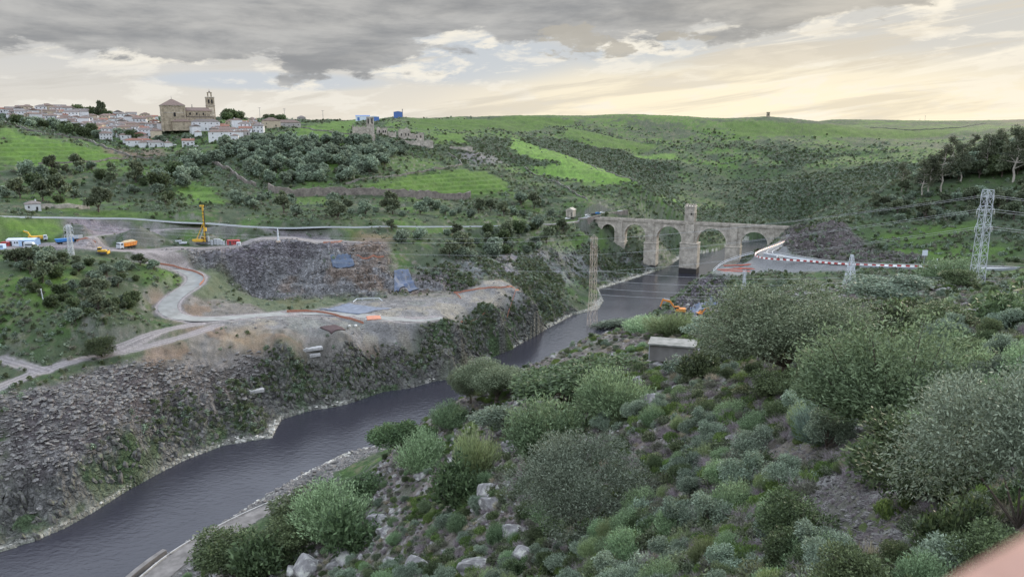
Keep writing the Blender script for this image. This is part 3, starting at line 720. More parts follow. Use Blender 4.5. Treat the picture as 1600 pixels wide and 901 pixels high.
ML = {
 'oak': leaf_mat('oak_leaf', (0.040, 0.059, 0.027), (0.209, 0.257, 0.146)),
 'olive': leaf_mat('olive_leaf', (0.060, 0.090, 0.058), (0.310, 0.405, 0.282)),
 'silver': leaf_mat('silver_leaf', (0.073, 0.099, 0.060), (0.292, 0.362, 0.247)),
 'feather': leaf_mat('feathery_leaf', (0.076, 0.130, 0.058), (0.290, 0.434, 0.210), transl=.3),
 'green': leaf_mat('green_leaf', (0.038, 0.070, 0.028), (0.144, 0.232, 0.090), transl=.3),
 'dark': leaf_mat('dark_leaf', (0.030, 0.048, 0.019), (0.127, 0.185, 0.069)),
 'broom': leaf_mat('broom_strand', (0.100, 0.144, 0.051), (0.318, 0.409, 0.185), transl=.3),
 'blue': leaf_mat('blue_green_strand', (0.084, 0.130, 0.104), (0.260, 0.365, 0.287), transl=.3),
 'cistus': leaf_mat('rockrose_leaf', (0.045, 0.065, 0.027), (0.193, 0.239, 0.116)),
 'grey': leaf_mat('grey_scrub_leaf', (0.075, 0.079, 0.056), (0.268, 0.275, 0.201)),
 'yellow': leaf_mat('yellow_green_leaf', (0.141, 0.180, 0.037), (0.436, 0.496, 0.123)),
 'grassy': leaf_mat('grass_blade', (0.048, 0.096, 0.016), (0.185, 0.294, 0.063), transl=.3),
 'straw': leaf_mat('straw_blade', (0.188, 0.167, 0.104), (0.522, 0.470, 0.313)),
 'euca': leaf_mat('eucalyptus_leaf', (0.050, 0.064, 0.034), (0.150, 0.175, 0.095)),
}
M_bark = mat('bark', (.11, .09, .075), scale=6, bump=.6)
M_pale = mat('pale_bark', (.42, .38, .33), scale=4, var=.35)
M_twig = mat('dead_twig', (.24, .205, .215), scale=3, var=.4, bump=0)
def unit(v): return v/np.maximum(np.linalg.norm(v, axis=1, keepdims=True), 1e-6)
def leaves(P, D, size, asp, rng, m, name, tone=None):
    """one kite-shaped leaf per point P pointing along D"""
    n = len(P); D = unit(D)
    s = size*(.6+.8*rng.random((n, 1)))
    S_ = unit(np.cross(D, rng.normal(size=(n, 3))))
    V = np.stack([P, P+D*s*.45+S_*s*asp*.5, P+D*s, P+D*s*.45-S_*s*asp*.5], 1).reshape(-1, 3)
    me = np_mesh(name, V, np.arange(4*n).reshape(n, 4), mat=m)
    t = rng.random(n) if tone is None else np.clip(tone+.35*(rng.random(n)-.5), 0, 1)
    set_attr(me, 'lf', np.repeat(t, 4))
    return me
def crown_pts(rng, blobs, n, spread=.55):
    """points in the outer part of each blob"""
    B = np.array(blobs); k = rng.choice(len(B), n, p=(B[:, 3]**2)/(B[:, 3]**2).sum())
    d = unit(rng.normal(size=(n, 3)))
    r = (1-spread*rng.random(n)**1.6)
    # lumps on each blob
    ph = B[k, :3]
    lump = 1+.34*np.sin(d[:, 0]*5+ph[:, 0]*3)*np.sin(d[:, 1]*6+ph[:, 1]*3)*np.sin(d[:, 2]*5+ph[:, 2])
    P = B[k, :3]+d*(B[k, 3]*r*lump)[:, None]*np.array([1, 1, .8])
    return P, d, r, k
def blobs_for(rng, R_, z0, z1, n, flat=.75):
    out = []
    for i in range(n):
        a = 2*PI*i/n*1.0+rng.random()*1.2; q = math.sqrt(rng.random())*.72
        z = rng.random()
        rr = R_*q*(1-.45*max(0, z-.4))
        b = R_*(.22+.26*rng.random())
        out.append((math.cos(a)*rr, math.sin(a)*rr, z0+b*.7+(z1-z0-b*1.2)*z, b))
    return out
def wood_mesh(rng, blobs, base_h, tr, name, m, lean=0.0, nl=8):
    M_ = MB(); fork = Vector((lean*.4, 0, base_h))
    M_.tube((0, 0, -.6), (lean*.15, 0, base_h*.5), tr*1.25, tr, 7); M_.tube((lean*.15, 0, base_h*.5), fork, tr, tr*.85, 7)
    for b in blobs[:nl]:
        c = Vector(b[:3]); mid = fork.lerp(c, .5)+Vector((rng.normal()*.3, rng.normal()*.3, rng.normal()*.2))*b[3]*.5
        M_.tube(fork, mid, tr*.55, tr*.35, 5); M_.tube(mid, c, tr*.35, tr*.15, 5)
        for q in range(3):
            e = c+Vector(unit(rng.normal(size=(1, 3)))[0])*b[3]*.8
            M_.tube(mid.lerp(c, .6), e, tr*.14, tr*.05, 4)
    return M_.mesh(name, m, smooth=True)
def make_tree(seed, R_, Ht, n, size, leaf, asp=.5, nb=12, z0=.3, tr=.2, bark=None, spread=.55, name='crown'):
    rng = np.random.default_rng(seed)
    bl = blobs_for(rng, R_, Ht*z0, Ht, nb)
    P, d, r, k = crown_pts(rng, bl, n, spread)
    D = d+rng.normal(size=d.shape)*.8+np.array([0, 0, .15])
    lf = leaves(P, D, size, asp, rng, ML[leaf], name)
    wd = wood_mesh(rng, bl, Ht*z0*.9, tr, 'trunk', bark or M_bark)
    return lf, wd
def make_spray(seed, R_, Ht, nspray, per, size, leaf, asp=.25, up=.7, droop=.0, stem=None, bare=.3, r0=.1):
    """many thin stems fanning up and out from the foot, leaved along their length"""
    rng = np.random.default_rng(seed)
    a = rng.random(nspray)*2*PI; q = np.sqrt(rng.random(nspray))
    # groups of stems reach together: uneven outline
    g = rng.integers(0, 14, nspray); ga = rng.random(14)*2*PI; gh = .5+.65*rng.random(14)
    a = ga[g]+rng.normal(size=nspray)*.45
    top = np.stack([np.cos(a)*q*R_, np.sin(a)*q*R_, Ht*gh[g]*(1-.45*q**2)*(.55+.55*rng.random(nspray)**.7)], 1)
    foot = np.stack([np.cos(a)*r0*q*R_, np.sin(a)*r0*q*R_, np.zeros(nspray)-.05], 1)
    t = bare+(1-bare)*rng.random((nspray, per))
    ctl = foot*.45+top*.55; ctl[:, 2] = top[:, 2]*.45; ctl[:, :2] *= 1.25
    T = t[..., None]
    P = (foot[:, None]*(1-T)**2+2*ctl[:, None]*T*(1-T)+top[:, None]*T**2).reshape(-1, 3)
    tan = (2*(ctl-foot)[:, None]*(1-T)+2*(top-ctl)[:, None]*T).reshape(-1, 3)
    P += rng.normal(size=P.shape)*R_*.03
    D = unit(tan)*up+rng.normal(size=P.shape)*(1-up)*.9
    lf = leaves(P, D, size, asp, rng, ML[leaf], 'crown')
    M_ = MB()
    for i in range(0, nspray, max(1, nspray//70)):
        f, c, tp = Vector(foot[i]), Vector(ctl[i]), Vector(top[i])
        m1 = f*.25+c*.5+tp*.25
        M_.tube(f, m1, R_*.009+.006, R_*.006+.004, 3, False); M_.tube(m1, tp, R_*.006+.004, R_*.002+.001, 3, False)
    return lf, M_.mesh('stem', stem or M_bark)
def make_dead(seed, R_, Ht, n=70, rad=.012):
    rng = np.random.default_rng(seed); M_ = MB()
    for i in range(n):
        a = rng.random()*2*PI; q = .35+.65*rng.random()
        p = Vector((rng.normal()*.08*R_, rng.normal()*.08*R_, 0)); d = Vector((math.cos(a)*q*R_, math.sin(a)*q*R_, Ht*(.35+.65*rng.random())))
        last = p; r_ = rad*(1+rng.random())
        for s_ in range(1, 5):
            nx = p+d*(s_/4)+Vector(rng.normal(size=3))*R_*.07
            M_.tube(last, nx, r_, r_*.7, 3, False)
            if s_ > 1:
                for q2 in range(2): M_.tube(nx, nx+Vector(rng.normal(size=3))*R_*.17+Vector((0, 0, .05*R_)), r_*.5, r_*.2, 3, False)
            last = nx; r_ *= .7
    return M_.mesh('branches', M_twig)
PROTO = {}
def proto(key, parts): PROTO[key] = parts            # list of (part name, mesh); first carries the size
# near ones, real size in metres (R, height)
a = make_tree(1, 4.6, 6.6, 70000, .13, 'oak', nb=20, z0=.16, tr=.22, spread=.5); proto('holm_oak', [('crown', a[0]), ('trunk', a[1])])
a = make_tree(2, 4.2, 6.0, 48000, .15, 'oak', nb=15, z0=.25, tr=.2); proto('holm_oak_b', [('crown', a[0]), ('trunk', a[1])])
a = make_tree(3, 3.0, 4.6, 42000, .10, 'silver', nb=18, z0=.12, tr=.07, spread=.6, asp=.36); proto('olive_near', [('crown', a[0]), ('trunk', a[1])])
a = make_tree(4, 2.8, 4.0, 11000, .21, 'olive', nb=12, z0=.14, tr=.13, spread=.6, asp=.4); proto('olive_mid', [('crown', a[0]), ('trunk', a[1])])
a = make_tree(5, 2.8, 4.2, 12000, .20, 'green', nb=12, z0=.10, tr=.13, spread=.6, asp=.5); proto('green_mid', [('crown', a[0]), ('trunk', a[1])])
a = make_tree(14, 2.6, 3.6, 13000, .16, 'dark', nb=12, z0=.05, tr=.1, spread=.55, asp=.5); proto('dark_near', [('crown', a[0]), ('trunk', a[1])])
a = make_spray(6, 3.1, 4.4, 1100, 17, .25, 'feather', asp=.3, up=.62); proto('feather', [('crown', a[0]), ('stem', a[1])])
a = make_spray(6, 3.1, 4.4, 1500, 26, .155, 'feather', asp=.32, up=.55); proto('feather_near', [('crown', a[0]), ('stem', a[1])])
a = make_spray(7, 1.3, 1.7, 900, 14, .16, 'blue', asp=.12, up=.9, bare=.2); proto('blue_broom', [('crown', a[0]), ('stem', a[1])])
a = make_spray(8, 1.6, 2.5, 900, 16, .20, 'broom', asp=.14, up=.85, bare=.25); proto('broom', [('crown', a[0]), ('stem', a[1])])
a = make_spray(9, 1.5, 2.1, 420, 11, .24, 'green', asp=.4, up=.5); proto('green_bush', [('crown', a[0]), ('stem', a[1])])
a = make_spray(10, 1.05, 1.25, 240, 9, .22, 'cistus', asp=.36, up=.35, bare=.42, stem=M_twig); proto('rockrose', [('crown', a[0]), ('stem', a[1])])
a = make_spray(17, 1.3, 1.0, 220, 9, .23, 'oak', asp=.4, up=.4, bare=.38, stem=M_twig); proto('rockrose_b', [('crown', a[0]), ('stem', a[1])])
a = make_spray(18, 1.2, 1.5, 240, 8, .23, 'olive', asp=.3, up=.5, bare=.4, stem=M_twig); proto('grey_bush_b', [('crown', a[0]), ('stem', a[1])])
a = make_spray(19, 1.9, 2.0, 420, 11, .26, 'dark', asp=.4, up=.4, bare=.3); proto('dark_b', [('crown', a[0]), ('stem', a[1])])
a = make_spray(11, 1.1, 1.2, 330, 7, .20, 'grey', asp=.25, up=.6, bare=.35, stem=M_twig); proto('grey_bush', [('crown', a[0]), ('stem', a[1])])
a = make_spray(12, .55, .6, 220, 5, .20, 'straw', asp=.07, up=.95, bare=.0); proto('straw_tuft', [('blades', a[0])])
a = make_spray(13, .7, .35, 500, 5, .14, 'grassy', asp=.18, up=.8, bare=.0, r0=.9); proto('grass_tuft', [('blades', a[0])])
proto('dead_bush', [('branches', make_dead(15, 1.1, .9, 120, .017))]); proto('dead_branch', [('branches', make_dead(16, 1.6, .6, 26, .022))])
# distant ones: fewer, larger leaves
a = make_tree(20, 3.8, 5.2, 2200, .62, 'olive', nb=11, z0=.14, tr=.22, spread=.5, asp=.7); proto('olive_far', [('crown', a[0]), ('trunk', a[1])])
a = make_tree(21, 3.4, 5.6, 1900, .66, 'olive', nb=9, z0=.16, tr=.2, spread=.5, asp=.7); proto('olive_far_b', [('crown', a[0]), ('trunk', a[1])])
a = make_tree(23, 3.0, 6.4, 1900, .6, 'oak', nb=7, z0=.2, tr=.22, spread=.6, asp=.7); proto('oak_far_b', [('crown', a[0]), ('trunk', a[1])])
a = make_tree(22, 4.4, 5.6, 2200, .70, 'dark', nb=10, z0=.08, tr=.25, spread=.5, asp=.7); proto('oak_far', [('crown', a[0]), ('trunk', a[1])])
def make_euca(seed, Ht=20):
    rng = np.random.default_rng(seed); bl = []
    for i in range(15):
        z = .38+.6*(i/14); a = rng.random()*6.28; q = (1-z)*5+1.2*rng.random()+.8
        bl.append((math.cos(a)*q, math.sin(a)*q, Ht*z, 1.2+1.1*rng.random()))
    P, d, r, k = crown_pts(rng, bl, 2400, .8)
    lf = leaves(P, d+rng.normal(size=d.shape)+np.array([0, 0, -.5]), .75, .45, rng, ML['euca'], 'crown')
    M_ = MB(); last = Vector((0, 0, -1))
    for i in range(1, 9):
        nx = Vector((rng.normal()*.35, rng.normal()*.35, Ht*.97*i/8)); M_.tube(last, nx, .42*(1-(i-1)/9), .42*(1-i/9), 6); last = nx
        for b in bl:
            if abs(b[2]-nx.z-1.5) < Ht/14: M_.tube(nx, Vector(b[:3]), .16, .06, 4)
    return lf, M_.mesh('trunk', M_pale)
for i in range(2):
    a = make_euca(30+i); proto('euca%d' % i, [('crown', a[0]), ('trunk', a[1])])
# tiny ones for scrub seen from afar
for i, (lf_, sz) in enumerate([('olive', 1.0), ('dark', 1.0), ('cistus', .8), ('olive', .8), ('grey', .8)]):
    rng = np.random.default_rng(50+i); bl = blobs_for(rng, 1.6, 0, 2.3, 6)
    P, d, r, k = crown_pts(rng, bl, 170, .4)
    proto('scrub%d' % i, [('crown', leaves(P-np.array([0, 0, .3]), d+rng.normal(size=d.shape)*.6, .62*sz, .8, rng, ML[lf_], 'scrub'))])
def joined(key):
    ps = PROTO[key]
    if len(ps) == 1: return ps[0][1]
    bm = bmesh.new(); bm.from_mesh(ps[0][1]); n0 = len(bm.faces); bm.from_mesh(ps[1][1]); bm.faces.ensure_lookup_table()
    for f in bm.faces[n0:]: f.material_index = 1
    me = bpy.data.meshes.new(key+'_whole'); bm.to_mesh(me); bm.free()
    me.materials.clear(); me.materials.append(ps[0][1].materials[0]); me.materials.append(ps[1][1].materials[0]); return me
PW = {}
for k, parts in PROTO.items():
    co = np.array([v.co for v in parts[0][1].vertices]); PW[k] = (np.percentile(co[:, 0], 98)-np.percentile(co[:, 0], 2), np.percentile(co[:, 2], 99))
def plant(key, pos, width, name, label, cat, group=None, rz=None, zs=1.0, parts=None):
    """one plant as a thing with its parts; width in metres"""
    s = width/PW[key][0]; sx_ = 1+.3*(random.random()-.5)
    ps = PROTO[key]
    rz = random.random()*6.28 if rz is None else rz
    if len(ps) == 1:
        o = link(name, ps[0][1]); o.location = pos; o.rotation_euler = (0, 0, rz); o.scale = (s, s, s*zs)
        return tag(o, label, cat, group)
    e = empty(name, pos, rz, label, cat, group); e.scale = (s*sx_, s/sx_, s*zs); tl_ = 0 if key.startswith('euca') else (.1 if '_far' in key else .24); e.rotation_euler = (tl_*(random.random()-.5), tl_*(random.random()-.5), rz)
    for pn, me in ps: link(pn, me, None, e)
    return e

# ------------------------------------------------------------------ stones
def rock_proto(seed, sx, sy, sz, slab=False, sub=3, npl=9, dmin=.55):
    bm = bmesh.new(); bmesh.ops.create_icosphere(bm, subdivisions=sub, radius=1)
    rng = np.random.default_rng(seed)
    planes = [(Vector(unit(rng.normal(size=(1, 3)))[0]), dmin+.35*rng.random()) for _ in range(npl)]
    for v in bm.verts:
        p = v.co.copy()
        for nrm, d in planes:
            q = p.dot(nrm)
            if q > d: p -= nrm*(q-d)*(.92 if npl < 12 else 1.0)
        p *= 1+(.16 if npl < 12 else .07)*mnoise.noise(p*2.2+Vector((seed, 0, 0)))+.06*mnoise.noise(p*7+Vector((0, seed, 0)))
        if slab: p.z = math.copysign(min(abs(p.z), .5), p.z)
        v.co = Vector((p.x*sx, p.y*sy, p.z*sz))
    me = bpy.data.meshes.new('stone'); bm.to_mesh(me); bm.free()
    return me
def stone_mat(name, c1, c2, lichen):
    def ex(m, nt, b, mx):
        L = nt.links.new
        tc = nt.nodes.new('ShaderNodeTexCoord'); n = nt.nodes.new('ShaderNodeTexNoise'); n.inputs['Scale'].default_value = 1.6; n.inputs['Detail'].default_value = 7; n.inputs['Roughness'].default_value = .7
        L(tc.outputs['Object'], n.inputs['Vector'])
        r = nt.nodes.new('ShaderNodeMapRange'); r.inputs[1].default_value = .5; r.inputs[2].default_value = .6; L(n.outputs[0], r.inputs[0])
        m2 = nt.nodes.new('ShaderNodeMix'); m2.data_type = 'RGBA'; L(r.outputs[0], m2.inputs[0])
        src = b.inputs['Base Color'].links[0].from_socket; L(src, m2.inputs[6]); m2.inputs[7].default_value = (*lichen, 1); L(m2.outputs[2], b.inputs['Base Color'])
    return mat(name, c1, col2=c2, scale=2.5, bump=.9, bscale=4, rough=.95, spec=.1, extra=ex)
M_stone = stone_mat('grey_stone', (.30, .29, .29), (.13, .125, .125), (.40, .40, .36))
M_slate = stone_mat('slate', (.150, .140, .136), (.062, .056, .055), (.22, .215, .20))
M_bleach = stone_mat('bleached_stone', (.52, .50, .45), (.30, .29, .27), (.60, .58, .52))
M_lime = stone_mat('rubble_stone', (.20, .19, .185), (.085, .08, .078), (.25, .24, .225))
M_bed = stone_mat('bedrock', (.155, .15, .142), (.055, .053, .05), (.12, .135, .085))
ROCK = {}
for i in range(4):
    me_ = rock_proto(140+i, .7, 1.35, 1.5, npl=20, dmin=.42); me_.materials.append(M_bed); ROCK['crag%d' % i] = me_
for i in range(4):
    me_ = rock_proto(100+i, 1, .75, .6); me_.materials.append(M_stone); ROCK['boulder%d' % i] = me_
    me_ = rock_proto(110+i, 1.2, .6, .26, slab=True); me_.materials.append(M_slate); ROCK['slab%d' % i] = me_
    me_ = rock_proto(120+i, 1, .8, .6, sub=2); me_.materials.append(M_bleach); ROCK['pale%d' % i] = me_
    me_ = rock_proto(130+i, 1, .8, .5, sub=2); me_.materials.append(M_lime); ROCK['rubble%d' % i] = me_

# ------------------------------------------------------------------ scattering of what nobody could count
def make_scatter_tree(coll):
    ng = bpy.data.node_groups.new('scatter_'+coll.name, 'GeometryNodeTree')
    ng.interface.new_socket('Geometry', in_out='INPUT', socket_type='NodeSocketGeometry')
    ng.interface.new_socket('Geometry', in_out='OUTPUT', socket_type='NodeSocketGeometry')
    N = ng.nodes.new; L = ng.links.new
    gi = N('NodeGroupInput'); go = N('NodeGroupOutput')
    ci = N('GeometryNodeCollectionInfo'); ci.inputs['Collection'].default_value = coll
    ci.inputs['Separate Children'].default_value = True; ci.inputs['Reset Children'].default_value = True
    ip = N('GeometryNodeInstanceOnPoints'); ip.inputs['Pick Instance'].default_value = True
    def at(nm, t):
        a = N('GeometryNodeInputNamedAttribute'); a.data_type = t; a.inputs['Name'].default_value = nm; return a.outputs[0]
    L(gi.outputs[0], ip.inputs['Points']); L(ci.outputs[0], ip.inputs['Instance'])
    L(at('idx', 'INT'), ip.inputs['Instance Index']); L(at('rot', 'FLOAT_VECTOR'), ip.inputs['Rotation']); L(at('scl', 'FLOAT_VECTOR'), ip.inputs['Scale'])
    L(ip.outputs[0], go.inputs[0])
    return ng
def scatter(name, meshes, P, scl, idx=None, tilt=0.0, zs=1.0, label=None, cat=None, kind='stuff', squash=None, rz=None):
    coll = bpy.data.collections.new(name+'_kinds')
    for i, me_ in enumerate(meshes):
        coll.objects.link(bpy.data.objects.new('%s_kind_%02d' % (name, i), me_))
    n = len(P)
    me_ = bpy.data.meshes.new(name); me_.vertices.add(n); me_.vertices.foreach_set('co', np.asarray(P, np.float32).ravel()); me_.update()
    idx = RNG.integers(0, len(meshes), n) if idx is None else idx
    set_attr(me_, 'idx', np.asarray(idx), 'INT')
    rot = np.stack([(RNG.random(n)-.5)*2*tilt, (RNG.random(n)-.5)*2*tilt, RNG.random(n)*6.283 if rz is None else rz], 1)
    set_attr(me_, 'rot', rot, 'FLOAT_VECTOR')
    s = np.asarray(scl)*np.ones(n)
    set_attr(me_, 'scl', np.stack([s, s, s*zs*(.8+.4*RNG.random(n))], 1), 'FLOAT_VECTOR')
    o = link(name, me_); md = o.modifiers.new('scatter', 'NODES'); md.node_group = make_scatter_tree(coll)
    return tag(o, label, cat, None, kind)
cellA = (np.gradient(AZ, axis=0)*RR)*(np.gradient(RR, axis=1))
vis = (AZ > R(-40)) & (AZ < R(40))
pix = 1/np.maximum(RR, 20)**1.0
def sample(weight, n, ret=False):
    """n random ground points, chosen with the given weight per square metre"""
    wgt = np.where(vis & (dR > .4), weight, 0)*cellA; wgt = np.maximum(wgt, 0).ravel(); wgt = wgt/wgt.sum()
    k = RNG.choice(len(wgt), n, p=wgt, replace=True)
    i, j = np.divmod(k, nR)
    fi = i+RNG.random(n)-.5; fj = j+RNG.random(n)-.5
    fi = np.clip(fi, 0, nA-1.001); fj = np.clip(fj, 0, nR-1.001)
    a = np.interp(fi, np.arange(nA), azf); l = np.interp(fj, np.arange(nR), lrf); r = np.exp(l)
    x = np.sin(a)*r; y = np.cos(a)*r; z = bil(H, fi, fj)
    P = np.stack([x, y, z], 1)
    return (P, i, j) if ret else P
lanes = 1-road_m
free = lanes*(1-m_lot)*(1-m_yard*.97)*(1-m_plat*.97)*(1-m_wall*.93)
# ------------------------------------------------------------------ where things grow
FOREG = (nearm > .5)
def pxw(p, w_): return w_*math.sqrt(p.x**2+p.y**2+(EYE-p.z)**2)/FPX      # metres covered by w_ pixels at p
heroes = [
 # key, foot u, v, width px, z stretch, name, label, category
 ('holm_oak', 1228, 590, 262, .95, 'holm_oak', 'largest round holm oak on the near slope, just right of the concrete hut', 'tree'),
 ('feather_near', 1395, 655, 205, 1.05, 'feathery_shrub', 'tall feathery pale green shrub right of the largest holm oak', 'shrub'),
 ('olive_near', 1590, 850, 330, .95, 'wild_olive', 'big silvery wild olive filling the right edge of the view', 'tree'),
 ('dark_near', 1430, 795, 175, .95, 'kermes_oak', 'dense dark green bush below the silvery wild olive', 'shrub'),
 ('blue_broom', 1290, 690, 90, 1.0, 'blue_broom', 'single blue-green tufted broom bush on bare litter', 'shrub'),
 ('green_mid', 895, 626, 195, .82, 'strawberry_tree', 'wide rounded green tree on the shoulder left of the concrete hut', 'tree'),
 ('holm_oak_b', 775, 632, 150, .8, 'holm_oak', 'flat-topped holm oak against the river left of the rounded green tree', 'tree'),
 ('holm_oak_b', 735, 630, 60, .9, 'holm_oak', 'small dark holm oak at the water side of the flat-topped oak', 'tree'),
 ('feather', 965, 652, 92, 1.0, 'feathery_shrub', 'feathery silver shrub left of the pale boulder below the hut', 'shrub'),
 ('feather', 862, 708, 118, .9, 'feathery_shrub', 'bright feathery shrub in the middle of the near slope', 'shrub'),
 ('olive_near', 905, 842, 225, 1.05, 'wild_olive', 'broad grey-green wild olive at the bottom centre of the slope', 'tree'),
 ('green_mid', 632, 712, 74, 1.05, 'buckthorn', 'dark round tree standing against the water, lowest on the slope', 'tree'),
 ('feather', 658, 735, 64, .9, 'feathery_shrub', 'pale shrub touching the dark round tree by the water', 'shrub'),
 ('broom', 748, 745, 58, .9, 'broom_bush', 'yellow-green upright broom beside white rocks', 'shrub'),
 ('green_bush', 722, 790, 66, .95, 'green_shrub', 'fresh green fluffy shrub below the yellow-green broom', 'shrub'),
 ('feather', 525, 835, 105, .8, 'feathery_shrub', 'pale wide shrub above the concrete river path', 'shrub'),
 ('green_bush', 545, 862, 72, .9, 'green_shrub', 'green shrub just below the pale wide shrub near the river path', 'shrub'),
 ('green_bush', 572, 775, 56, .7, 'green_shrub', 'bright green shrub beside tilted mossy slabs', 'shrub'),
 ('dark_near', 470, 822, 92, .8, 'mastic_bush', 'long dark bush hanging over the concrete river path', 'shrub'),
 ('dark_near', 362, 905, 95, .9, 'mastic_bush', 'dark bush at the foot of the slope, lowest beside the path', 'shrub'),
 ('green_bush', 412, 892, 78, .95, 'green_shrub', 'green shrub second from the foot of the slope', 'shrub'),
 ('dark_near', 450, 872, 72, .9, 'mastic_bush', 'dark rounded bush third from the foot of the slope', 'shrub'),
 ('olive_mid', 790, 680, 100, .8, 'wild_olive', 'silvery olive bush under the flat-topped holm oak', 'tree'),
 ('feather', 700, 665, 52, .8, 'feathery_shrub', 'small pale shrub on the brink left of the flat-topped oak', 'shrub'),
 ('olive_mid', 948, 520, 92, .62, 'holm_oak', 'dark holm oak clump at the foot of the rusty pylon', 'tree'),
 ('broom', 1045, 520, 62, .7, 'broom_bush', 'pale broom in front of the orange excavator', 'shrub'),
 ('feather', 1010, 518, 66, .55, 'feathery_shrub', 'low pale shrub right of the pylon foot', 'shrub'),
 ('olive_mid', 1110, 528, 80, .6, 'wild_olive', 'grey olive bush left of the largest holm oak', 'tree'),
 ('olive_mid', 1390, 470, 110, .55, 'wild_olive', 'grey olive clump under the power lines right of the largest oak', 'tree'),
 ('feather', 1482, 440, 62, .6, 'feathery_shrub', 'pale shrub left of the foot of the tall white pylon', 'shrub'),
 ('dark_near', 1500, 452, 46, .7, 'mastic_bush', 'dark bush at the left foot of the tall white pylon', 'shrub'),
 ('dark_near', 1480, 520, 90, .6, 'rockrose_thicket', 'dark yellowish thicket above the tall feathery shrub', 'shrub'),
 ('dark_b', 1420, 520, 90, .7, 'rockrose_thicket', 'dark rockrose thicket behind the tall feathery shrub', 'shrub'),
 ('green_bush', 1580, 510, 90, .7, 'green_shrub', 'green shrub at the right edge above the silvery wild olive', 'shrub'),
 ('green_bush', 1400, 740, 110, .75, 'green_shrub', 'light green shrub above the dense dark green bush', 'shrub'),
 ('dark_b', 1490, 860, 90, .9, 'rockrose', 'leafy rockrose at the lower right beside scattered slates', 'shrub'),
 ('dark_near', 1240, 860, 100, 1.0, 'rockrose', 'leafy rockrose at the bottom left of the scattered slates', 'shrub'),
 ('dark_near', 1210, 625, 72, .7, 'mastic_bush', 'dark bush under the left side of the largest holm oak', 'shrub'),
 ('dark_b', 1092, 585, 56, .9, 'mastic_bush', 'dark bush covering the right half of the concrete hut', 'shrub'),
 ('grey_bush_b', 1058, 583, 40, .9, 'lavender_bush', 'open silvery bush in front of the concrete hut wall', 'shrub'),
 ('dark_near', 160, 557, 34, .9, 'mastic_bush', 'lone dark bush on the bend of the dirt roads', 'shrub'),
]
HP = []
HPX = {(1228, 590): (235, 148), (1395, 655): (190, 155), (1590, 850): (250, 250), (1430, 795): (170, 140), (1290, 690): (88, 62), (895, 626): (180, 92), (775, 632): (112, 78), (735, 630): (60, 60), (965, 652): (92, 82), (862, 708): (118, 100), (905, 842): (190, 165), (632, 712): (74, 72), (658, 735): (64, 62), (748, 745): (58, 76), (722, 790): (66, 74), (525, 835): (105, 85), (545, 862): (72, 70), (572, 775): (56, 36), (470, 822): (92, 60), (362, 905): (90, 75), (412, 892): (75, 65), (450, 872): (70, 60), (790, 680): (100, 62), (700, 665): (50, 40), (948, 520): (84, 30), (1045, 520): (62, 36), (1010, 518): (66, 30), (1110, 528): (80, 36), (1390, 470): (110, 45), (1482, 440): (62, 36), (1500, 452): (46, 30), (1480, 520): (90, 46), (1420, 520): (90, 50), (1580, 510): (90, 50), (1400, 740): (110, 62), (1490, 860): (90, 80), (1240, 860): (100, 90), (1210, 625): (72, 50), (160, 557): (34, 30)}
for k, u, v, wpx, zs, nm, lb, ct in heroes:
    p = G(u, min(v, 899))
    if p is None: continue
    hpx_ = HPX.get((u, v), (wpx, wpx*.8)); wpx = hpx_[0]*(.88 if math.hypot(p.x, p.y) < 110 else 1)
    wm = pxw(p, wpx); HP.append((p.x, p.y, wm/2))
    hm_ = pxw(p, hpx_[1]); sd_ = (EYE-p.z)/math.hypot(p.length_squared and math.hypot(p.x, p.y), EYE-p.z)
    hm_ = max(hm_*.45, (hm_-.45*wm*sd_)/math.sqrt(1-sd_*sd_)); zs = hm_/(PW[k][1]*wm/PW[k][0])
    plant(k, (p.x, p.y, p.z-.1), wm, nm, lb, ct, None, zs=zs, rz=.6*u)
def clearof(P, rad=.75):
    ok = np.ones(len(P), bool)
    for x, y, r_ in HP: ok &= np.hypot(P[:, 0]-x, P[:, 1]-y) > r_*rad
    return ok
# individual shrubs over the near slope (the nearest and largest), the rest as undergrowth
kinds = [('rockrose', 1.8, 'rockrose', 'low dark green rockrose bush on the rocky near slope', 'shrub', 'rockroses on the near slope'),
         ('grey_bush', 1.7, 'heather_bush', 'low grey-purple heather bush on the rocky near slope', 'shrub', 'heather bushes on the near slope'),
         ('olive_mid', 3.2, 'wild_olive', 'middling silvery wild olive bush on the near slope', 'tree', 'wild olive bushes on the near slope'),
         ('dark_near', 2.4, 'mastic_bush', 'middling dark green mastic bush on the near slope', 'shrub', 'mastic bushes on the near slope'),
         ('green_bush', 2.3, 'green_shrub', 'middling leafy green shrub on the near slope', 'shrub', 'leafy green shrubs on the near slope'),
         ('feather', 3.0, 'feathery_shrub', 'middling feathery pale shrub on the near slope', 'shrub', 'feathery shrubs on the near slope'),
         ('broom', 2.0, 'broom_bush', 'upright olive-green broom on the near slope', 'shrub', 'broom bushes on the near slope'),
         ('dead_bush', 1.8, 'dead_bush', 'bare grey twiggy dead bush on the near slope', 'dead shrub', 'dead bushes on the near slope'),
         ('rockrose_b', 2.0, 'kermes_bush', 'sprawling olive-brown bush on the rocky near slope', 'shrub', 'sprawling bushes on the near slope'),
         ('grey_bush_b', 2.0, 'lavender_bush', 'open silvery bush with bare stems on the near slope', 'shrub', 'open silvery bushes on the near slope'),
         ('dark_b', 2.6, 'buckthorn', 'ragged dark green bush on the near slope', 'shrub', 'ragged dark bushes on the near slope')]
prob = np.array([.14, .11, .08, .06, .04, .08, .05, .21, .09, .09, .05])
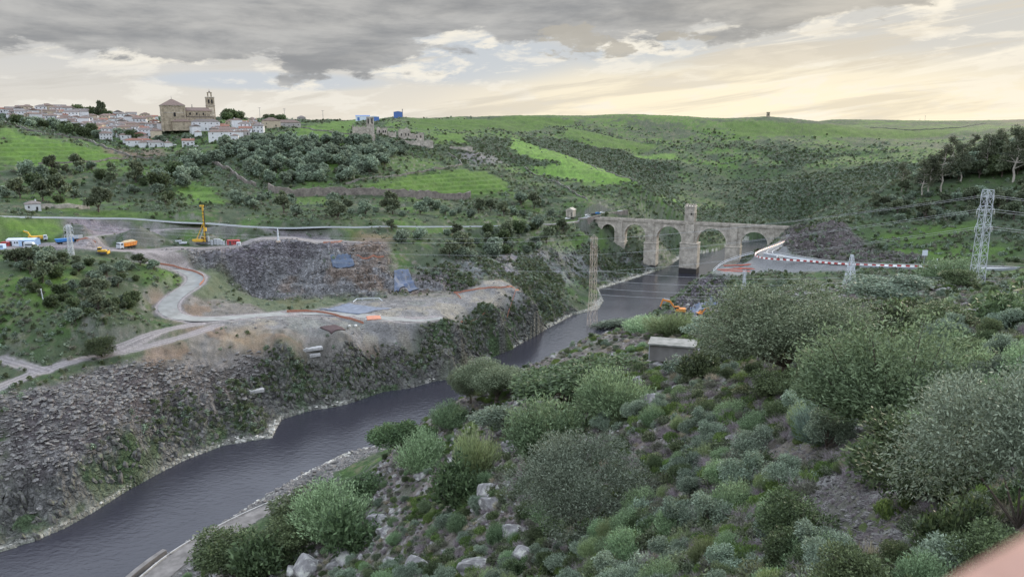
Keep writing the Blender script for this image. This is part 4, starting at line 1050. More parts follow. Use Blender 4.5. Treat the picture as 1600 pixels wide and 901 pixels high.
litter_clear = [reg([(1240,800),(1300,740),(1390,760),(1440,840),(1400,890),(1270,880)], rmin=10), reg([(1300,660),(1350,650),(1400,670),(1370,740),(1300,720)], rmin=10), reg([(1180,700),(1260,690),(1270,730),(1210,740)], rmin=10)]
d_rr, _ = pdist(X, Y, RD_right[::3])
near_free = nearm*lanes*((d_rr > 60) | (RR < 300))*sstep(d_rr, 8, 30)*sstep(dR, 3, 12)*(RR > 13.5)*sstep(RR*1.0-(14+26*sstep(-AZ, R(-28), R(0))), -1, 3)
for c_ in litter_clear:
    if len(c_) > 2: near_free = near_free*sstep(sdf(X, Y, c_), -.3, .8)
wt_ = near_free*(1/np.maximum(RR, 16))**1.35
P, I, J = sample(wt_, 6500, True)
ok = clearof(P, .6); P = P[ok]
# thin out: keep those not too close for their distance
order = np.argsort(np.hypot(P[:, 0], P[:, 1])); P = P[order]
kept = []; cell = {}
for p in P:
    r_ = math.hypot(p[0], p[1]); md = .46+.0068*r_
    c0 = (int(p[0]//3), int(p[1]//3)); good = True
    for a in (-1, 0, 1):
        for b in (-1, 0, 1):
            for q in cell.get((c0[0]+a, c0[1]+b), []):
                if (q[0]-p[0])**2+(q[1]-p[1])**2 < md*md: good = False; break
    if good: kept.append(p); cell.setdefault(c0, []).append(p)
kept = np.array(kept)
ki = RNG.choice(len(kinds), len(kept), p=prob)
rr_ = np.hypot(kept[:, 0], kept[:, 1])
size = np.array([k[1] for k in kinds])[ki]*(.7+.6*RNG.random(len(kept)))
size *= .84*np.where(rr_ < 24, .5, np.where(rr_ < 45, .68, np.where(rr_ > 280, .5, np.where(rr_ > 150, .72, 1.0))))
app = size/rr_; cap = {i: 60 for i in range(len(kinds))}
indiv = set(np.argsort(-app)[:270].tolist())
rest = []
for i, p in enumerate(kept):
    k = kinds[ki[i]]
    if i in indiv: plant(k[0], (p[0], p[1], p[2]-.08), size[i], k[2], k[3], k[4], k[5])
    else: rest.append(i)
rest = np.array(rest)
allm = [joined(k[0]) for k in kinds]; wd_ = np.array([PW[k[0]][0] for k in kinds])
scatter('undergrowth', allm, kept[rest]-np.array([0, 0, .08]), size[rest]/wd_[ki[rest]], ki[rest], label='mixed low bushes crowding the rest of the near slope', cat='undergrowth')
# ground litter of the near slope: tufts, twigs, small bushes
P = sample(near_free*(1/np.maximum(RR, 14))**1.6, 12000)
idx_ = RNG.choice(6, len(P), p=[.24, .10, .18, .08, .28, .12])
lm = [joined(k) for k in ('grey_bush', 'straw_tuft', 'rockrose_b', 'grass_tuft', 'dead_bush', 'grey_bush_b')]
rP = np.hypot(P[:, 0], P[:, 1])
sc_ = np.array([.42, .8, .42, 1.1, .40, .28])[idx_]*(.5+.8*RNG.random(len(P)))*np.clip(.5+rP/70, .6, 1.7)
scatter('ground_cover', lm, P-np.array([0, 0, .04]), sc_, idx_, tilt=.15, label='tufts, dry twigs and seedlings covering the near slope', cat='ground cover')
gm = near_free*sstep(fbm(X, Y, 9, 4, 71), .56, .62)*(1/np.maximum(RR, 14))**1.5
P = sample(gm, 1400); scatter('grass', [PROTO['grass_tuft'][0][1]], P-np.array([0, 0, .03]), .8*(.6+.8*RNG.random(len(P)))*np.clip(.5+np.hypot(P[:, 0], P[:, 1])/60, .6, 2.2), label='bright green grass and moss between the near bushes', cat='grass')
P = sample(near_free*(1/np.maximum(RR, 14))**1.5, 900); scatter('dry_branches', [PROTO['dead_branch'][0][1], PROTO['dead_bush'][0][1]], P, (.35+.5*RNG.random(len(P)))*np.clip(.4+np.hypot(P[:, 0], P[:, 1])/70, .5, 1.5), tilt=.4, label='bleached dry branches tangled among the near bushes', cat='dry branches')
# boulders one can count
bl_spots = [(1030,575,34),(1000,595,26),(1020,628,44),(1060,610,22),(1200,600,60),(1285,620,50),(1110,655,30),(1010,665,30),(1018,650,18),(680,710,46),(735,705,30),(745,735,26),(705,720,20),(800,700,40),(765,770,50),(770,790,46),(690,775,26),(660,745,30),(655,890,56),(620,885,44),(545,870,60),(530,885,40),(485,893,60),(510,800,34),(460,895,34),(590,815,40),(575,845,30),(600,830,26),(800,835,50),(740,890,60),(820,870,50),(1150,690,34),(870,640,28),(660,640,20),(960,560,22),(1140,560,24),(1440,560,30),(1525,495,46),(1460,500,20),(1250,555,20),(1370,610,26),(1090,760,26),(1180,800,24)]
names_b = ['rounded grey boulder on the near slope', 'angular lichen-spotted boulder on the near slope', 'pale split boulder on the near slope', 'low grey boulder bedded in the near slope']
for i, (u, v, wpx) in enumerate(bl_spots):
    p = G(u, v)
    if p is None: continue
    s = pxw(p, wpx)/2*1.08
    o = link('boulder', ROCK['boulder%d' % (i % 4)]); o.location = (p.x, p.y, p.z+s*.12); o.scale = (s, s*.9, s*.85); o.rotation_euler = (.2*math.sin(i), .25*math.cos(i*2), -.5+.7*math.sin(i*3.1))
    if (u, v) == (1020, 628): lb, g_ = 'purple-grey dome-shaped boulder below the concrete hut', None
    elif (u, v) == (1525, 495): lb, g_ = 'block of grey rock under the wires at the upper right', None
    elif (u, v) == (655, 890): lb, g_ = 'smooth whitish boulder at the bottom edge of the slope', None
    else: lb, g_ = names_b[i % 4], ['rounded boulders', 'angular boulders', 'split boulders', 'low boulders'][i % 4]+' on the near slope'
    tag(o, lb, 'boulder', g_)
# slanting slaty outcrops and chips: uncountable
band = near_free*sstep(fbm(X+Y*.5, Y-.2*X, 14, 3, 172), .50, .62)*(1/np.maximum(RR, 20))**1.4
P = sample(band, 5500); rP = np.hypot(P[:, 0], P[:, 1])
scatter('slate_chips', [ROCK['slab%d' % i] for i in range(4)]+[ROCK['boulder1'], ROCK['boulder2']], P, (.10+.0042*rP)*(.5+1.1*RNG.random(len(P))**2), tilt=.5, rz=-.9+.5*(RNG.random(len(P))-.5), label='slanting slate slabs and chips breaking through the near slope', cat='slates')
for c_, n_ in ((litter_clear[0], 1900), (litter_clear[1], 700), (litter_clear[2], 400)):
    if len(c_) > 2:
        P = sample((sdf(X, Y, c_) < .5)*1.0, n_); scatter('slate_litter', [ROCK['slab%d' % i] for i in range(4)], P, .05+.22*RNG.random(len(P))**3, tilt=.35, label='small flat slates littering a bare patch of the near slope', cat='slates')
        P = sample((sdf(X, Y, c_) < .5)*1.0, n_//5); scatter('dry_twigs', [PROTO['dead_branch'][0][1], PROTO['dead_bush'][0][1]], P-np.array([0, 0, .1]), .12+.12*RNG.random(len(P)), tilt=.4, label='dry twigs lying on a bare patch of the near slope', cat='twigs')
for u, v, wpx in [(1010,800,40),(890,800,40),(1080,640,60),(1470,590,60),(1420,655,70),(1100,700,50),(1290,860,90),(1180,830,60)]:
    p = G(u, v)
    if p is None: continue
    s = pxw(p, wpx)/3
    o = link('dead_branch', PROTO['dead_branch'][0][1]); o.location = p; o.scale = (s, s, s); o.rotation_euler = (0, 0, u*.1)
    tag(o, 'bleached fallen branch lying among the near bushes', 'branch', 'fallen branches on the near slope')

# ---- banks of the river
P = sample((dR > 0)*(dR < 5)*(RR > 180)*(Y > 150)*(1/RR), 7000)
P = P[P[:, 2] < 1.5][:2600]
isN = np.ones(len(P))
scatter('shore_stones', [ROCK['pale%d' % i] for i in range(4)], P+np.array([0, 0, .1]), .2+.75*RNG.random(len(P))**4, tilt=.3, zs=.8, label='bleached stones lining both river banks at the high-water mark', cat='stones')
P = sample(m_scree*lanes+.03*m_clL*(RR > 200), 5000); scatter('scree', [ROCK['slab%d' % i] for i in range(4)]+[ROCK['rubble%d' % i] for i in range(3)], P+np.array([0, 0, .1]), .22+1.3*RNG.random(len(P))**5, tilt=.3, label='broken slabs of the scree slope left of the river', cat='rubble')
rb = m_wall*.35+m_blue+m_cut*.3+m_yard*lanes*.10+m_clM*.3+.04*m_plat*lanes
P = sample(rb, 6500); scatter('blasted_rock', [ROCK['rubble%d' % i] for i in range(4)]+[ROCK['slab1']], P, .25+1.1*RNG.random(len(P))**4, tilt=.5, label='blasted rubble on the quarry faces and worked ground', cat='rubble')
# path side talus, near bank by the water
P = sample(southb*lanes*(dR > 1), 3800)
scatter('bank_boulders', [ROCK['rubble%d' % i] for i in range(4)]+[ROCK['slab%d' % i] for i in range(3)], P, .3+1.2*RNG.random(len(P))**2.5, tilt=.5, label='tumbled grey rocks between the concrete path and the water', cat='rocks')

cw = (m_clL*(1-m_scree)*1.0+m_clM*.8+m_clB*.35+m_cut*.5+.5*m_blue)*lanes*(1-m_plat)*(dR > 1.5)*(.25+sstep(fbm(X, Y, 18, 3, 301), .4, .6))
P = sample(cw, 8000); scatter('bedrock', [ROCK['crag%d' % i] for i in range(4)], P-np.array([0, 0, .9]), .5+1.9*RNG.random(len(P))**2.2, tilt=.6, rz=.9+1.0*(RNG.random(len(P))-.5), label='jagged bedrock ribs of the cliffs above the river', cat='bedrock')
# ---- scrub of the far bank and the hills
dens_bank = free*(m_clL*.35+m_clM*1.3+m_clB*.8)*sstep(fbm(X, Y, 22, 3, 201)+.15*m_clM, .42, .55)*sstep(dR, 2, 6)
dens_mid = free*(RR > 300)*(RR < 1000)*(1-nearm)*(1-m_past*.995)*(1-m_clL)*(1-m_scree)*(1+m_gh*1.2)*(1-.8*m_worn)*sstep(dR, 4, 12)*(.25+1.4*sstep(fbm(X, Y, 45, 4, 202), .38, .56))
P = sample(dens_bank, 9000); scatter('bank_scrub', [PROTO['scrub%d' % i][0][1] for i in (0, 1, 2, 4)], P, (.42+.45*RNG.random(len(P))**2), label='grey-green scrub clinging to the rocky far bank', cat='scrub')
P = sample(dens_mid*(600/np.maximum(RR, 350))**.8, 17000); scatter('slope_scrub', [PROTO['scrub%d' % i][0][1] for i in range(5)], P, (.45+.6*RNG.random(len(P))**2)*np.clip(np.hypot(P[:, 0], P[:, 1])/600, .8, 1.2), label='scrub and small bushes over the slopes beyond the river', cat='scrub')
hv = sstep(fbm(X, Y, 120, 4, 203)+.09*sstep(AZ, R(8), R(16))*(RR < 1350)-.0875*(1-sstep(AZ, R(0), R(18)))+.10*sstep(1400-RR, 0, 500), .47, .56)
dens_far = (RR > 850)*(RR < 1700)*(1-.93*sstep(RR, 1350, 1550))*(1-m_past*.995)*(.12+hv)*sstep(dR, 10, 30)*free*(1.0-.7*(X < -100)*(RR > 800))
P = sample(dens_far*(1000/np.maximum(RR, 800))**.6, 60000); scatter('hill_scrub', [PROTO['scrub%d' % i][0][1] for i in (0, 1, 3, 4)], P-np.array([0, 0, .3]), (.65+.95*RNG.random(len(P))**2.5)*np.clip(np.hypot(P[:, 0], P[:, 1])/1300, .75, 1.3), label='dark evergreen scrub covering the distant hillsides', cat='scrub')
# scrub on the rim between road and near right hill
P = sample((X > 100)*(RR > 200)*(RR < 620)*free*sstep(d_rr, 12, 26)*np.where((RR < 470) & (d_rr < 60), .15, 1)*sstep(dR, 6, 20)*(Y < 620)*(.4+sstep(fbm(X, Y, 18, 3, 204), .45, .6)), 3600)
scatter('roadside_scrub', [PROTO['scrub%d' % i][0][1] for i in range(5)], P, .45+.5*RNG.random(len(P))**2, label='bushes on both sides of the right hand road', cat='scrub')

# ---- countable trees beyond the river
def poisson(poly_px, n, md, key, w0, w1, name, label, cat, group, zs=1.0, rmin=250, tries=6, limit=None):
    poly = reg(poly_px, rmin=rmin)
    if len(poly) < 3: return 0
    d = sdf(X, Y, poly); P = sample((d < 0)*free*(dR > 5)*1.0, n*tries); got = []
    for p in P:
        if all((p[0]-q[0])**2+(p[1]-q[1])**2 > md*md for q in got):
            got.append(p)
            k = key[random.randrange(len(key))] if isinstance(key, (list, tuple)) else key
            plant(k, (p[0], p[1], p[2]-.3), random.uniform(w0, w1), name, label, cat, group, zs=zs*random.uniform(.85, 1.15))
            if len(got) >= n: break
    return len(got)
nt_ = 0
nt_ += poisson([(340,228),(420,222),(520,222),(610,228),(640,238),(600,262),(560,285),(500,292),(430,290),(390,275),(350,250)], 150, 6.0, ['olive_far', 'olive_far_b'], 6.5, 11, 'olive_tree', 'grey-green olive tree in the dense grove below the white houses', 'tree', 'olive trees of the dense grove')
nt_ += poisson([(0,262),(120,262),(240,262),(300,262),(270,300),(255,330),(200,335),(100,325),(0,310)], 34, 8, ['olive_far', 'olive_far_b', 'oak_far', 'oak_far_b'], 4, 10, 'olive_tree', 'olive tree scattered on the terraces above the left road', 'tree', 'olive trees on the left terraces')
nt_ += poisson([(290,255),(340,245),(345,265),(300,300),(255,310),(240,290)], 14, 8, ['oak_far', 'olive_far'], 8, 12, 'holm_oak', 'dark tree in the gully left of the olive grove', 'tree', 'dark trees in the gully')
nt_ += poisson([(330,305),(420,312),(560,320),(640,322),(780,325),(800,312),(900,325),(860,340),(700,345),(500,345),(380,335)], 42, 8, ['oak_far_b', 'olive_far', 'olive_far_b'], 4, 9.5, 'olive_tree', 'olive tree on the slope just above the long pale road', 'tree', 'olive trees above the long road')
nt_ += poisson([(600,362),(700,362),(860,358),(900,365),(830,395),(720,410),(650,400)], 36, 7, ['oak_far', 'olive_far', 'oak_far_b'], 4, 10, 'holm_oak', 'dark tree on the slope just below the long pale road', 'tree', 'trees below the long road')
print('trees', nt_)
poisson([(10,400),(110,402),(210,415),(250,420),(215,470),(205,500),(120,510),(40,470)], 60, 3.5, ['olive_far_b', 'oak_far', 'oak_far_b'], 2.5, 6, 'evergreen_bush', 'round evergreen bush on the green hillock in front of the trucks', 'shrub', 'bushes on the green hillock')
for i, (u, v, hpx) in enumerate([(1408,300,44),(1440,308,54),(1450,303,58),(1470,300,66),(1500,284,56),(1486,262,44),(1540,268,52),(1583,284,74),(1592,262,54),(1560,250,42),(1520,245,32)]):
    p = G(u, v, rmin=300)
    if p is None: continue
    h_ = pxw(p, hpx); k = 'euca%d' % (i % 2)
    plant(k, (p.x, p.y, p.z), PW[k][0]*h_/20*.9, 'eucalyptus', 'tall eucalyptus with pale trunk on the right hill above the white pylon', 'tree', 'eucalyptus trees on the right hill')
poisson([(1425,290),(1490,264),(1545,244),(1600,232),(1600,268),(1500,284)], 60, 5, ['oak_far', 'oak_far_b', 'olive_far'], 5, 11, 'hill_tree', 'dark bushy tree in the wood on the right hill', 'tree', 'wood on the right hill', zs=1.0)
poisson([(352,183),(380,180),(378,186),(352,188)], 7, 10, 'oak_far', 9, 13, 'skyline_tree', 'dark tree on the skyline right of the big church', 'tree', 'skyline trees by the church', rmin=900)
poisson([(416,186),(446,184),(450,190),(420,191)], 8, 10, 'oak_far', 8, 12, 'skyline_tree', 'dark tree on the skyline above the long brown-roofed building', 'tree', 'skyline trees above the long building', rmin=800)

poisson([(1345,322),(1400,304),(1480,300),(1600,292),(1600,345),(1480,345),(1400,348)], 46, 5, ['oak_far_b', 'olive_far'], 3.5, 7, 'slope_tree', 'small dark tree on the slope below the eucalyptus trees', 'tree', 'trees on the slope below the eucalyptuses')
# ------------------------------------------------------------------ roads
def ribbon(name, A, hw0, hw1, dz, m, kind='structure', label=None):
    """strip between offsets hw0..hw1 left of the centre line"""
    d = np.gradient(A[:, :2], axis=0); d = d/np.maximum(np.linalg.norm(d, axis=1, keepdims=True), 1e-6)
    nrm = np.stack([-d[:, 1], d[:, 0]], 1)
    L1 = A[:, :2]+nrm*hw0; L2 = A[:, :2]+nrm*hw1; z = A[:, 2]+dz
    V = np.concatenate([np.column_stack([L1, z]), np.column_stack([L2, z])]); n = len(A)
    F = np.array([(i, i+1, n+i+1, n+i) for i in range(n-1)])
    o = link(name, np_mesh(name, V, F, mat=m)); return tag(o, label, None, None, kind)
M_asph = mat('worn_asphalt', (.11, .115, .125), scale=.4, var=.2, bump=.1, rough=.8)
M_asph2 = mat('pale_road_surface', (.25, .27, .285), scale=.3, var=.15, bump=.1, rough=.75)
M_haul = mat('grey_gravel', (.29, .295, .285), scale=.25, var=.35, bump=.4, rough=.95, col2=(.20, .20, .19))
M_paint = mat('road_paint', (.75, .75, .72), scale=3, var=.15, bump=0, rough=.6)
M_conc = mat('weathered_concrete', (.36, .355, .35), scale=.8, var=.35, bump=.3, rough=.9)
M_concd = mat('old_concrete', (.17, .16, .155), scale=.35, var=.4, bump=.3, rough=.92)
M_wconc = mat('pale_concrete', (.36, .385, .42), scale=.6, var=.15, bump=.1, rough=.85)
M_steel = mat('galvanised_steel', (.50, .53, .56), scale=3, var=.2, bump=0, rough=.5, metal=.3)
M_white = mat('white_metal', (.52, .555, .60), scale=3, var=.15, bump=0, rough=.5)
M_rust = mat('rusty_steel', (.46, .35, .28), col2=(.62, .55, .47), scale=1.2, bump=0, rough=.8)
ribbon('far_road', RD_far, -3.6, 3.6, .14, M_asph2); ribbon('haul_road', RD_haul, -4.4, 4.4, .14, M_haul)
ribbon('right_road', RD_right, -5.0, 5.0, .14, M_asph2); ribbon('link_road', RD_link, -4.0, 4.0, .13, M_asph)
ribbon('lane_marking', RD_link, -3.5, -3.3, .16, M_paint); ribbon('lane_marking', RD_link, -.1, .1, .16, M_paint)
ribbon('river_path', RD_river, -3.8, 3.8, .16, M_concd)
def along(A, step):
    d = np.r_[0, np.cumsum(np.linalg.norm(np.diff(A[:, :2], axis=0), axis=1))]
    t = np.arange(0, d[-1], step); return [Vector((np.interp(q, d, A[:, 0]), np.interp(q, d, A[:, 1]), np.interp(q, d, A[:, 2]))) for q in t]
def offset(A, k):
    d = np.gradient(A[:, :2], axis=0); d = d/np.maximum(np.linalg.norm(d, axis=1, keepdims=True), 1e-6)
    B = A.copy(); B[:, 0] -= d[:, 1]*k; B[:, 1] += d[:, 0]*k; return B
def wall_strip(name, A, th, h0, h1, m, parent=None):
    """wall following a line: from z+h0 to z+h1 (numbers or functions of 0..1)"""
    n = len(A); L_, R2 = offset(A, th/2), offset(A, -th/2)
    f0 = h0 if callable(h0) else (lambda t: h0); f1 = h1 if callable(h1) else (lambda t: h1)
    V = []; F = []
    for i in range(n):
        t = i/(n-1); z = A[i, 2]
        V += [(L_[i, 0], L_[i, 1], z+f0(t)), (R2[i, 0], R2[i, 1], z+f0(t)), (R2[i, 0], R2[i, 1], z+f1(t)), (L_[i, 0], L_[i, 1], z+f1(t))]
    for i in range(n-1):
        a = 4*i; b = a+4
        F += [(a, b, b+1, a+1), (a+1, b+1, b+2, a+2), (a+2, b+2, b+3, a+3), (a+3, b+3, b, a)]
    F += [(0, 1, 2, 3), (4*n-1, 4*n-2, 4*n-3, 4*n-4)]
    M_ = MB(); M_.add(V, F); return M_.build(name, m, parent)
def side_of(A, toward=(0, 0)):
    """+1 if the viewer lies left of the line"""
    i = len(A)//2; d = A[min(i+2, len(A)-1), :2]-A[max(i-2, 0), :2]
    return 1 if d[0]*(toward[1]-A[i, 1])-d[1]*(toward[0]-A[i, 0]) > 0 else -1
# pale crash barrier along the far road
s_ = side_of(RD_far)
e_ = empty('crash_barrier', tuple(RD_far[20]), 0, 'long pale steel crash barrier along the near edge of the far road', 'crash barrier')
e_.location = (0, 0, 0)
B = offset(RD_far[:-26], 3.9*s_); wall_strip('rail', B, .12, .45, 1.15, M_white, e_)
for p in along(B, 12)[:95]: MB().box((p.x, p.y, p.z+.4), (.14, .14, 1.1)).build('post', M_steel, e_)
# walls of the right hand road
s_ = side_of(RD_right)
B = offset(RD_right, 5.6*s_)
e_ = empty('road_parapet', (0, 0, 0), 0, 'long pale concrete parapet on the near side of the right hand road', 'parapet')
wall_strip('wall', B, .5, -3.2, .9, M_wconc, e_); wall_strip('coping', B, .9, 0.903, 1.1, M_white, e_)
for p in along(B, 16)[-9:]:
    MB().box((p.x, p.y-.6, p.z-6), (1.0, 1.0, 9.0)).build('column', M_conc, e_)
B = offset(RD_right, -6*s_); wall_strip('roadside_ledge', B, .5, -1, .8, M_conc); tag(bpy.data.objects['roadside_ledge'], 'low concrete ledge along the uphill side of the right hand road', 'ledge')
# river path walls
e_ = empty('river_wall', (0, 0, 0), 0, 'old concrete wall at the water edge below the river path', 'wall')
s2 = side_of(RD_river, (-300, 300))
wall_strip('wall', offset(RD_river[:-14], 9.5*s2), 1.6, -5.5, lambda t: -1.2, M_concd, e_)
e_ = empty('path_kerb', (0, 0, 0), 0, 'low broken kerb along the river side of the concrete path', 'kerb')
wall_strip('kerb', offset(RD_river, 4.2*s2), .4, -.5, .55, M_conc, e_)

# ------------------------------------------------------------------ masonry
def masonry(name, c1, c2, cm, sx=.55, stain=None, bw=.9, bh=.45):
    def ex(m, nt, b, mx):
        L = nt.links.new
        tc = nt.nodes.new('ShaderNodeTexCoord')
        # walls face any way: brick rows follow z, columns follow x+y
        sp_ = nt.nodes.new('ShaderNodeSeparateXYZ'); L(tc.outputs['Object'], sp_.inputs[0])
        ad = nt.nodes.new('ShaderNodeMath'); ad.operation = 'ADD'; L(sp_.outputs[0], ad.inputs[0]); L(sp_.outputs[1], ad.inputs[1])
        cb = nt.nodes.new('ShaderNodeCombineXYZ'); L(ad.outputs[0], cb.inputs[0]); L(sp_.outputs[2], cb.inputs[1])
        br = nt.nodes.new('ShaderNodeTexBrick'); L(cb.outputs[0], br.inputs['Vector'])
        br.inputs['Scale'].default_value = 1.0; br.inputs['Brick Width'].default_value = bw; br.inputs['Row Height'].default_value = bh
        br.inputs['Mortar Size'].default_value = .03; br.inputs['Color1'].default_value = (*c1, 1); br.inputs['Color2'].default_value = (*c2, 1); br.inputs['Mortar'].default_value = (*cm, 1)
        n = nt.nodes.new('ShaderNodeTexNoise'); n.inputs['Scale'].default_value = .22; n.inputs['Detail'].default_value = 8; n.inputs['Roughness'].default_value = .7; L(tc.outputs['Object'], n.inputs['Vector'])
        r = nt.nodes.new('ShaderNodeMapRange'); r.inputs[1].default_value = .35; r.inputs[2].default_value = .65; r.inputs[3].default_value = .6; r.inputs[4].default_value = 1.3; L(n.outputs[0], r.inputs[0])
        vs = nt.nodes.new('ShaderNodeVectorMath'); vs.operation = 'SCALE'; L(br.outputs[0], vs.inputs[0]); L(r.outputs[0], vs.inputs['Scale'])
        out = vs.outputs[0]
        if stain is not None:
            n2 = nt.nodes.new('ShaderNodeTexNoise'); n2.inputs['Scale'].default_value = .3; L(tc.outputs['Object'], n2.inputs['Vector'])
            ge = nt.nodes.new('ShaderNodeNewGeometry'); s3 = nt.nodes.new('ShaderNodeSeparateXYZ'); L(ge.outputs['Position'], s3.inputs[0])
            a2 = nt.nodes.new('ShaderNodeMath'); a2.operation = 'MULTIPLY_ADD'; L(n2.outputs[0], a2.inputs[0]); a2.inputs[1].default_value = 1.6; L(s3.outputs[2], a2.inputs[2])
            r2 = nt.nodes.new('ShaderNodeMapRange'); r2.inputs[1].default_value = stain; r2.inputs[2].default_value = stain+.8; L(a2.outputs[0], r2.inputs[0])
            m2 = nt.nodes.new('ShaderNodeMix'); m2.data_type = 'RGBA'; L(r2.outputs[0], m2.inputs[0]); m2.inputs[6].default_value = (.045, .042, .042, 1); L(out, m2.inputs[7]); out = m2.outputs[2]
        L(out, b.inputs['Base Color'])
    return mat(name, c1, scale=1, bump=.5, bscale=2.5, rough=.95, spec=.1, extra=ex)
M_bridge = masonry('bridge_granite', (.50, .455, .39), (.39, .355, .31), (.24, .215, .19), stain=5.4)
M_ring = masonry('arch_stones', (.56, .51, .44), (.48, .44, .385), (.22, .2, .17), bw=.5, bh=.9)
M_church = masonry('church_stone', (.43, .365, .275), (.35, .30, .23), (.26, .23, .19), bw=1.2, bh=.5)
M_ruin = masonry('ruin_stone', (.55, .50, .43), (.38, .345, .31), (.18, .165, .15), bw=1.1, bh=.5)
M_dry = masonry('field_stone', (.28, .265, .245), (.18, .17, .155), (.07, .065, .06), bw=.7, bh=.35)
M_brown = masonry('retaining_stone', (.29, .25, .225), (.20, .18, .165), (.10, .09, .08), bw=1, bh=.5)
M_dark = mat('dark_opening', (.018, .018, .02), var=.1, bump=0, rough=.6, obj=False)

# ------------------------------------------------------------------ the six-arched bridge
BA = Vector((71.3, 714.6, 0)); BR = math.atan2(-74.88, 164.6)
br = empty('stone_bridge', BA, BR, 'high Roman stone bridge with six round arches crossing the river', 'bridge')
arches = [(20.6, 12.2, 40.4), (46.3, 19.5, 41.6), (77.8, 22.4, 41.4), (115.6, 25.6, 41.4), (152.0, 22.6, 40.4), (174.6, 9.4, 38.2)]
W_ = 8.0; DK = 45.0
pts = [(-3, DK), (-3, -6)]
base_z = [-6]*7
x_prev = -3
for i, (c, sp_, cz) in enumerate(arches):
    r_ = sp_/2; sz = cz-r_
    pts.append((c-r_, base_z[i])); 
    nseg = 22
    pts += [(c-r_*math.cos(PI*k/nseg), sz+r_*math.sin(PI*k/nseg)) for k in range(nseg+1)]
    pts.append((c+r_, base_z[i+1]))
pts += [(184, -6), (184, DK)]
MB().side(pts, 0, W_).build('arcade', M_bridge, br)
for i, (c, sp_, cz) in enumerate(arches):            # projecting rings of arch stones
    r_ = sp_/2; sz = cz-r_; nseg = 22; ring = []
    for rr in (r_, r_+1.25): ring.append([(c-rr*math.cos(PI*k/nseg), sz+rr*math.sin(PI*k/nseg)) for k in range(nseg+1)])
    MB().side(ring[0]+ring[1][::-1], -.14, W_+.14).build('arch_ring', M_ring, br)
piers = [(31.5, 10.5, 24.5, 18, 1.0), (61, 11.4, 25, 12, 1.4), (96.4, 15.8, 27, -4, 2.6), (134.5, 12.6, 26, 6, 1.8), (166.6, 6.5, 30, 14, .9)]
for c, w_, hz, bz, pr in piers:
    M_ = MB(); M_.prism([(c-w_/2, -pr), (c+w_/2, -pr), (c+w_/2, W_+pr), (c-w_/2, W_+pr)], -6.5, hz)
    o = M_.build('pier', M_bridge, br)
    MB().box((c, W_/2, hz+.25), (w_+.7, W_+2*pr+.7, .6)).build('impost', M_ring, o)
    M_ = MB()
    bw_ = w_*.50
    M_.prism([(c-bw_/2, -pr*.72), (c+bw_/2, -pr*.72), (c+bw_/2, W_+pr*.72), (c-bw_/2, W_+pr*.72)], hz+.56, DK-.9 if bw_ < 7 else DK-.9)
    M_.build('buttress', M_bridge, br)
for y_ in (-.25, W_+.25): MB().box((90.5, y_, DK-.55), (187.4, .9, .5)).build('cornice', M_ring, br)
MB().box((90.5, W_/2, DK+.1), (186.6, W_-.9, .3)).build('roadway', M_asph, br)
for y_ in (-.1, W_+.1): MB().box((90.5, y_, DK+.6), (187, .55, 1.25)).build('parapet', M_bridge, br)
# the triumphal arch on the middle pier: two legs, a vault, a crenellated top
ta = MB()
hw, op = 4.6, 2.6
prof = [(-hw-.1+W_/2, DK+.26), (W_/2-op, DK+.26)]
prof += [(W_/2-op*math.cos(PI*k/12), DK+7.5+op*math.sin(PI*k/12)) for k in range(13)]
prof += [(W_/2+op, DK+.26), (W_/2+hw+.1, DK+.26), (W_/2+hw+.1, DK+15), (W_/2-hw-.1, DK+15)]
n_ = len(prof); x0, x1 = 91.2, 99.8
vs = [(x0, y, z) for y, z in prof]+[(x1, y, z) for y, z in prof]
ta.add(vs, [tuple(range(n_)), tuple(range(2*n_-1, n_-1, -1))]+[(n_+i, n_+(i+1) % n_, (i+1) % n_, i) for i in range(n_)])
tw = ta.build('triumphal_arch', M_bridge, br)
MB().box((95.5, W_/2, DK+9.6), (9.3, 10.1, .6)).build('string_course', M_ring, tw)
MB().box((95.5, W_/2, DK+14.9), (9.5, 10.3, .7)).build('cornice', M_ring, tw)
for k in range(4):
    for y_ in (W_/2-4.6, W_/2+4.6): MB().box((92.0+k*2.33, y_, DK+16.0), (1.3, .8, 1.5)).build('merlon', M_bridge, tw)
for k in range(1, 3):
    for x_ in (91.6, 99.4): MB().box((x_, W_/2-4.6+k*3.07, DK+16.0), (.8, 1.3, 1.5)).build('merlon', M_bridge, tw)
MB().box((97.2, -.72, DK+9.0), (1.5, .1, 2.6)).build('niche', M_dark, tw)
# approach: retaining wall and terrace at the left end
s_ = side_of(RD_far)
seg = RD_far[-60:-18]
tr_ = RD_far[-22:]; s3_ = side_of(tr_)
tag(wall_strip('terrace_wall', offset(tr_, 4.6*s3_), .9, -6, 1.2, M_brown), 'brown stone terrace wall behind the left end of the bridge', 'wall')
e_ = empty('retaining_wall', (0, 0, 0), 0, 'long brownish retaining wall carrying the road to the left end of the bridge', 'wall')
wall_strip('wall', offset(seg, 4.3*s_), .9, lambda t: -4-3*math.sin(min(1, t*1.1)*PI), .3, M_brown, e_)
wall_strip('parapet', offset(seg, 4.35*s_), .5, .305, 1.1, M_conc, e_)

M_hroof = mat('lichened_concrete', (.33, .32, .30), col2=(.15, .155, .14), scale=.7, bump=.5, bscale=5, rough=.95)
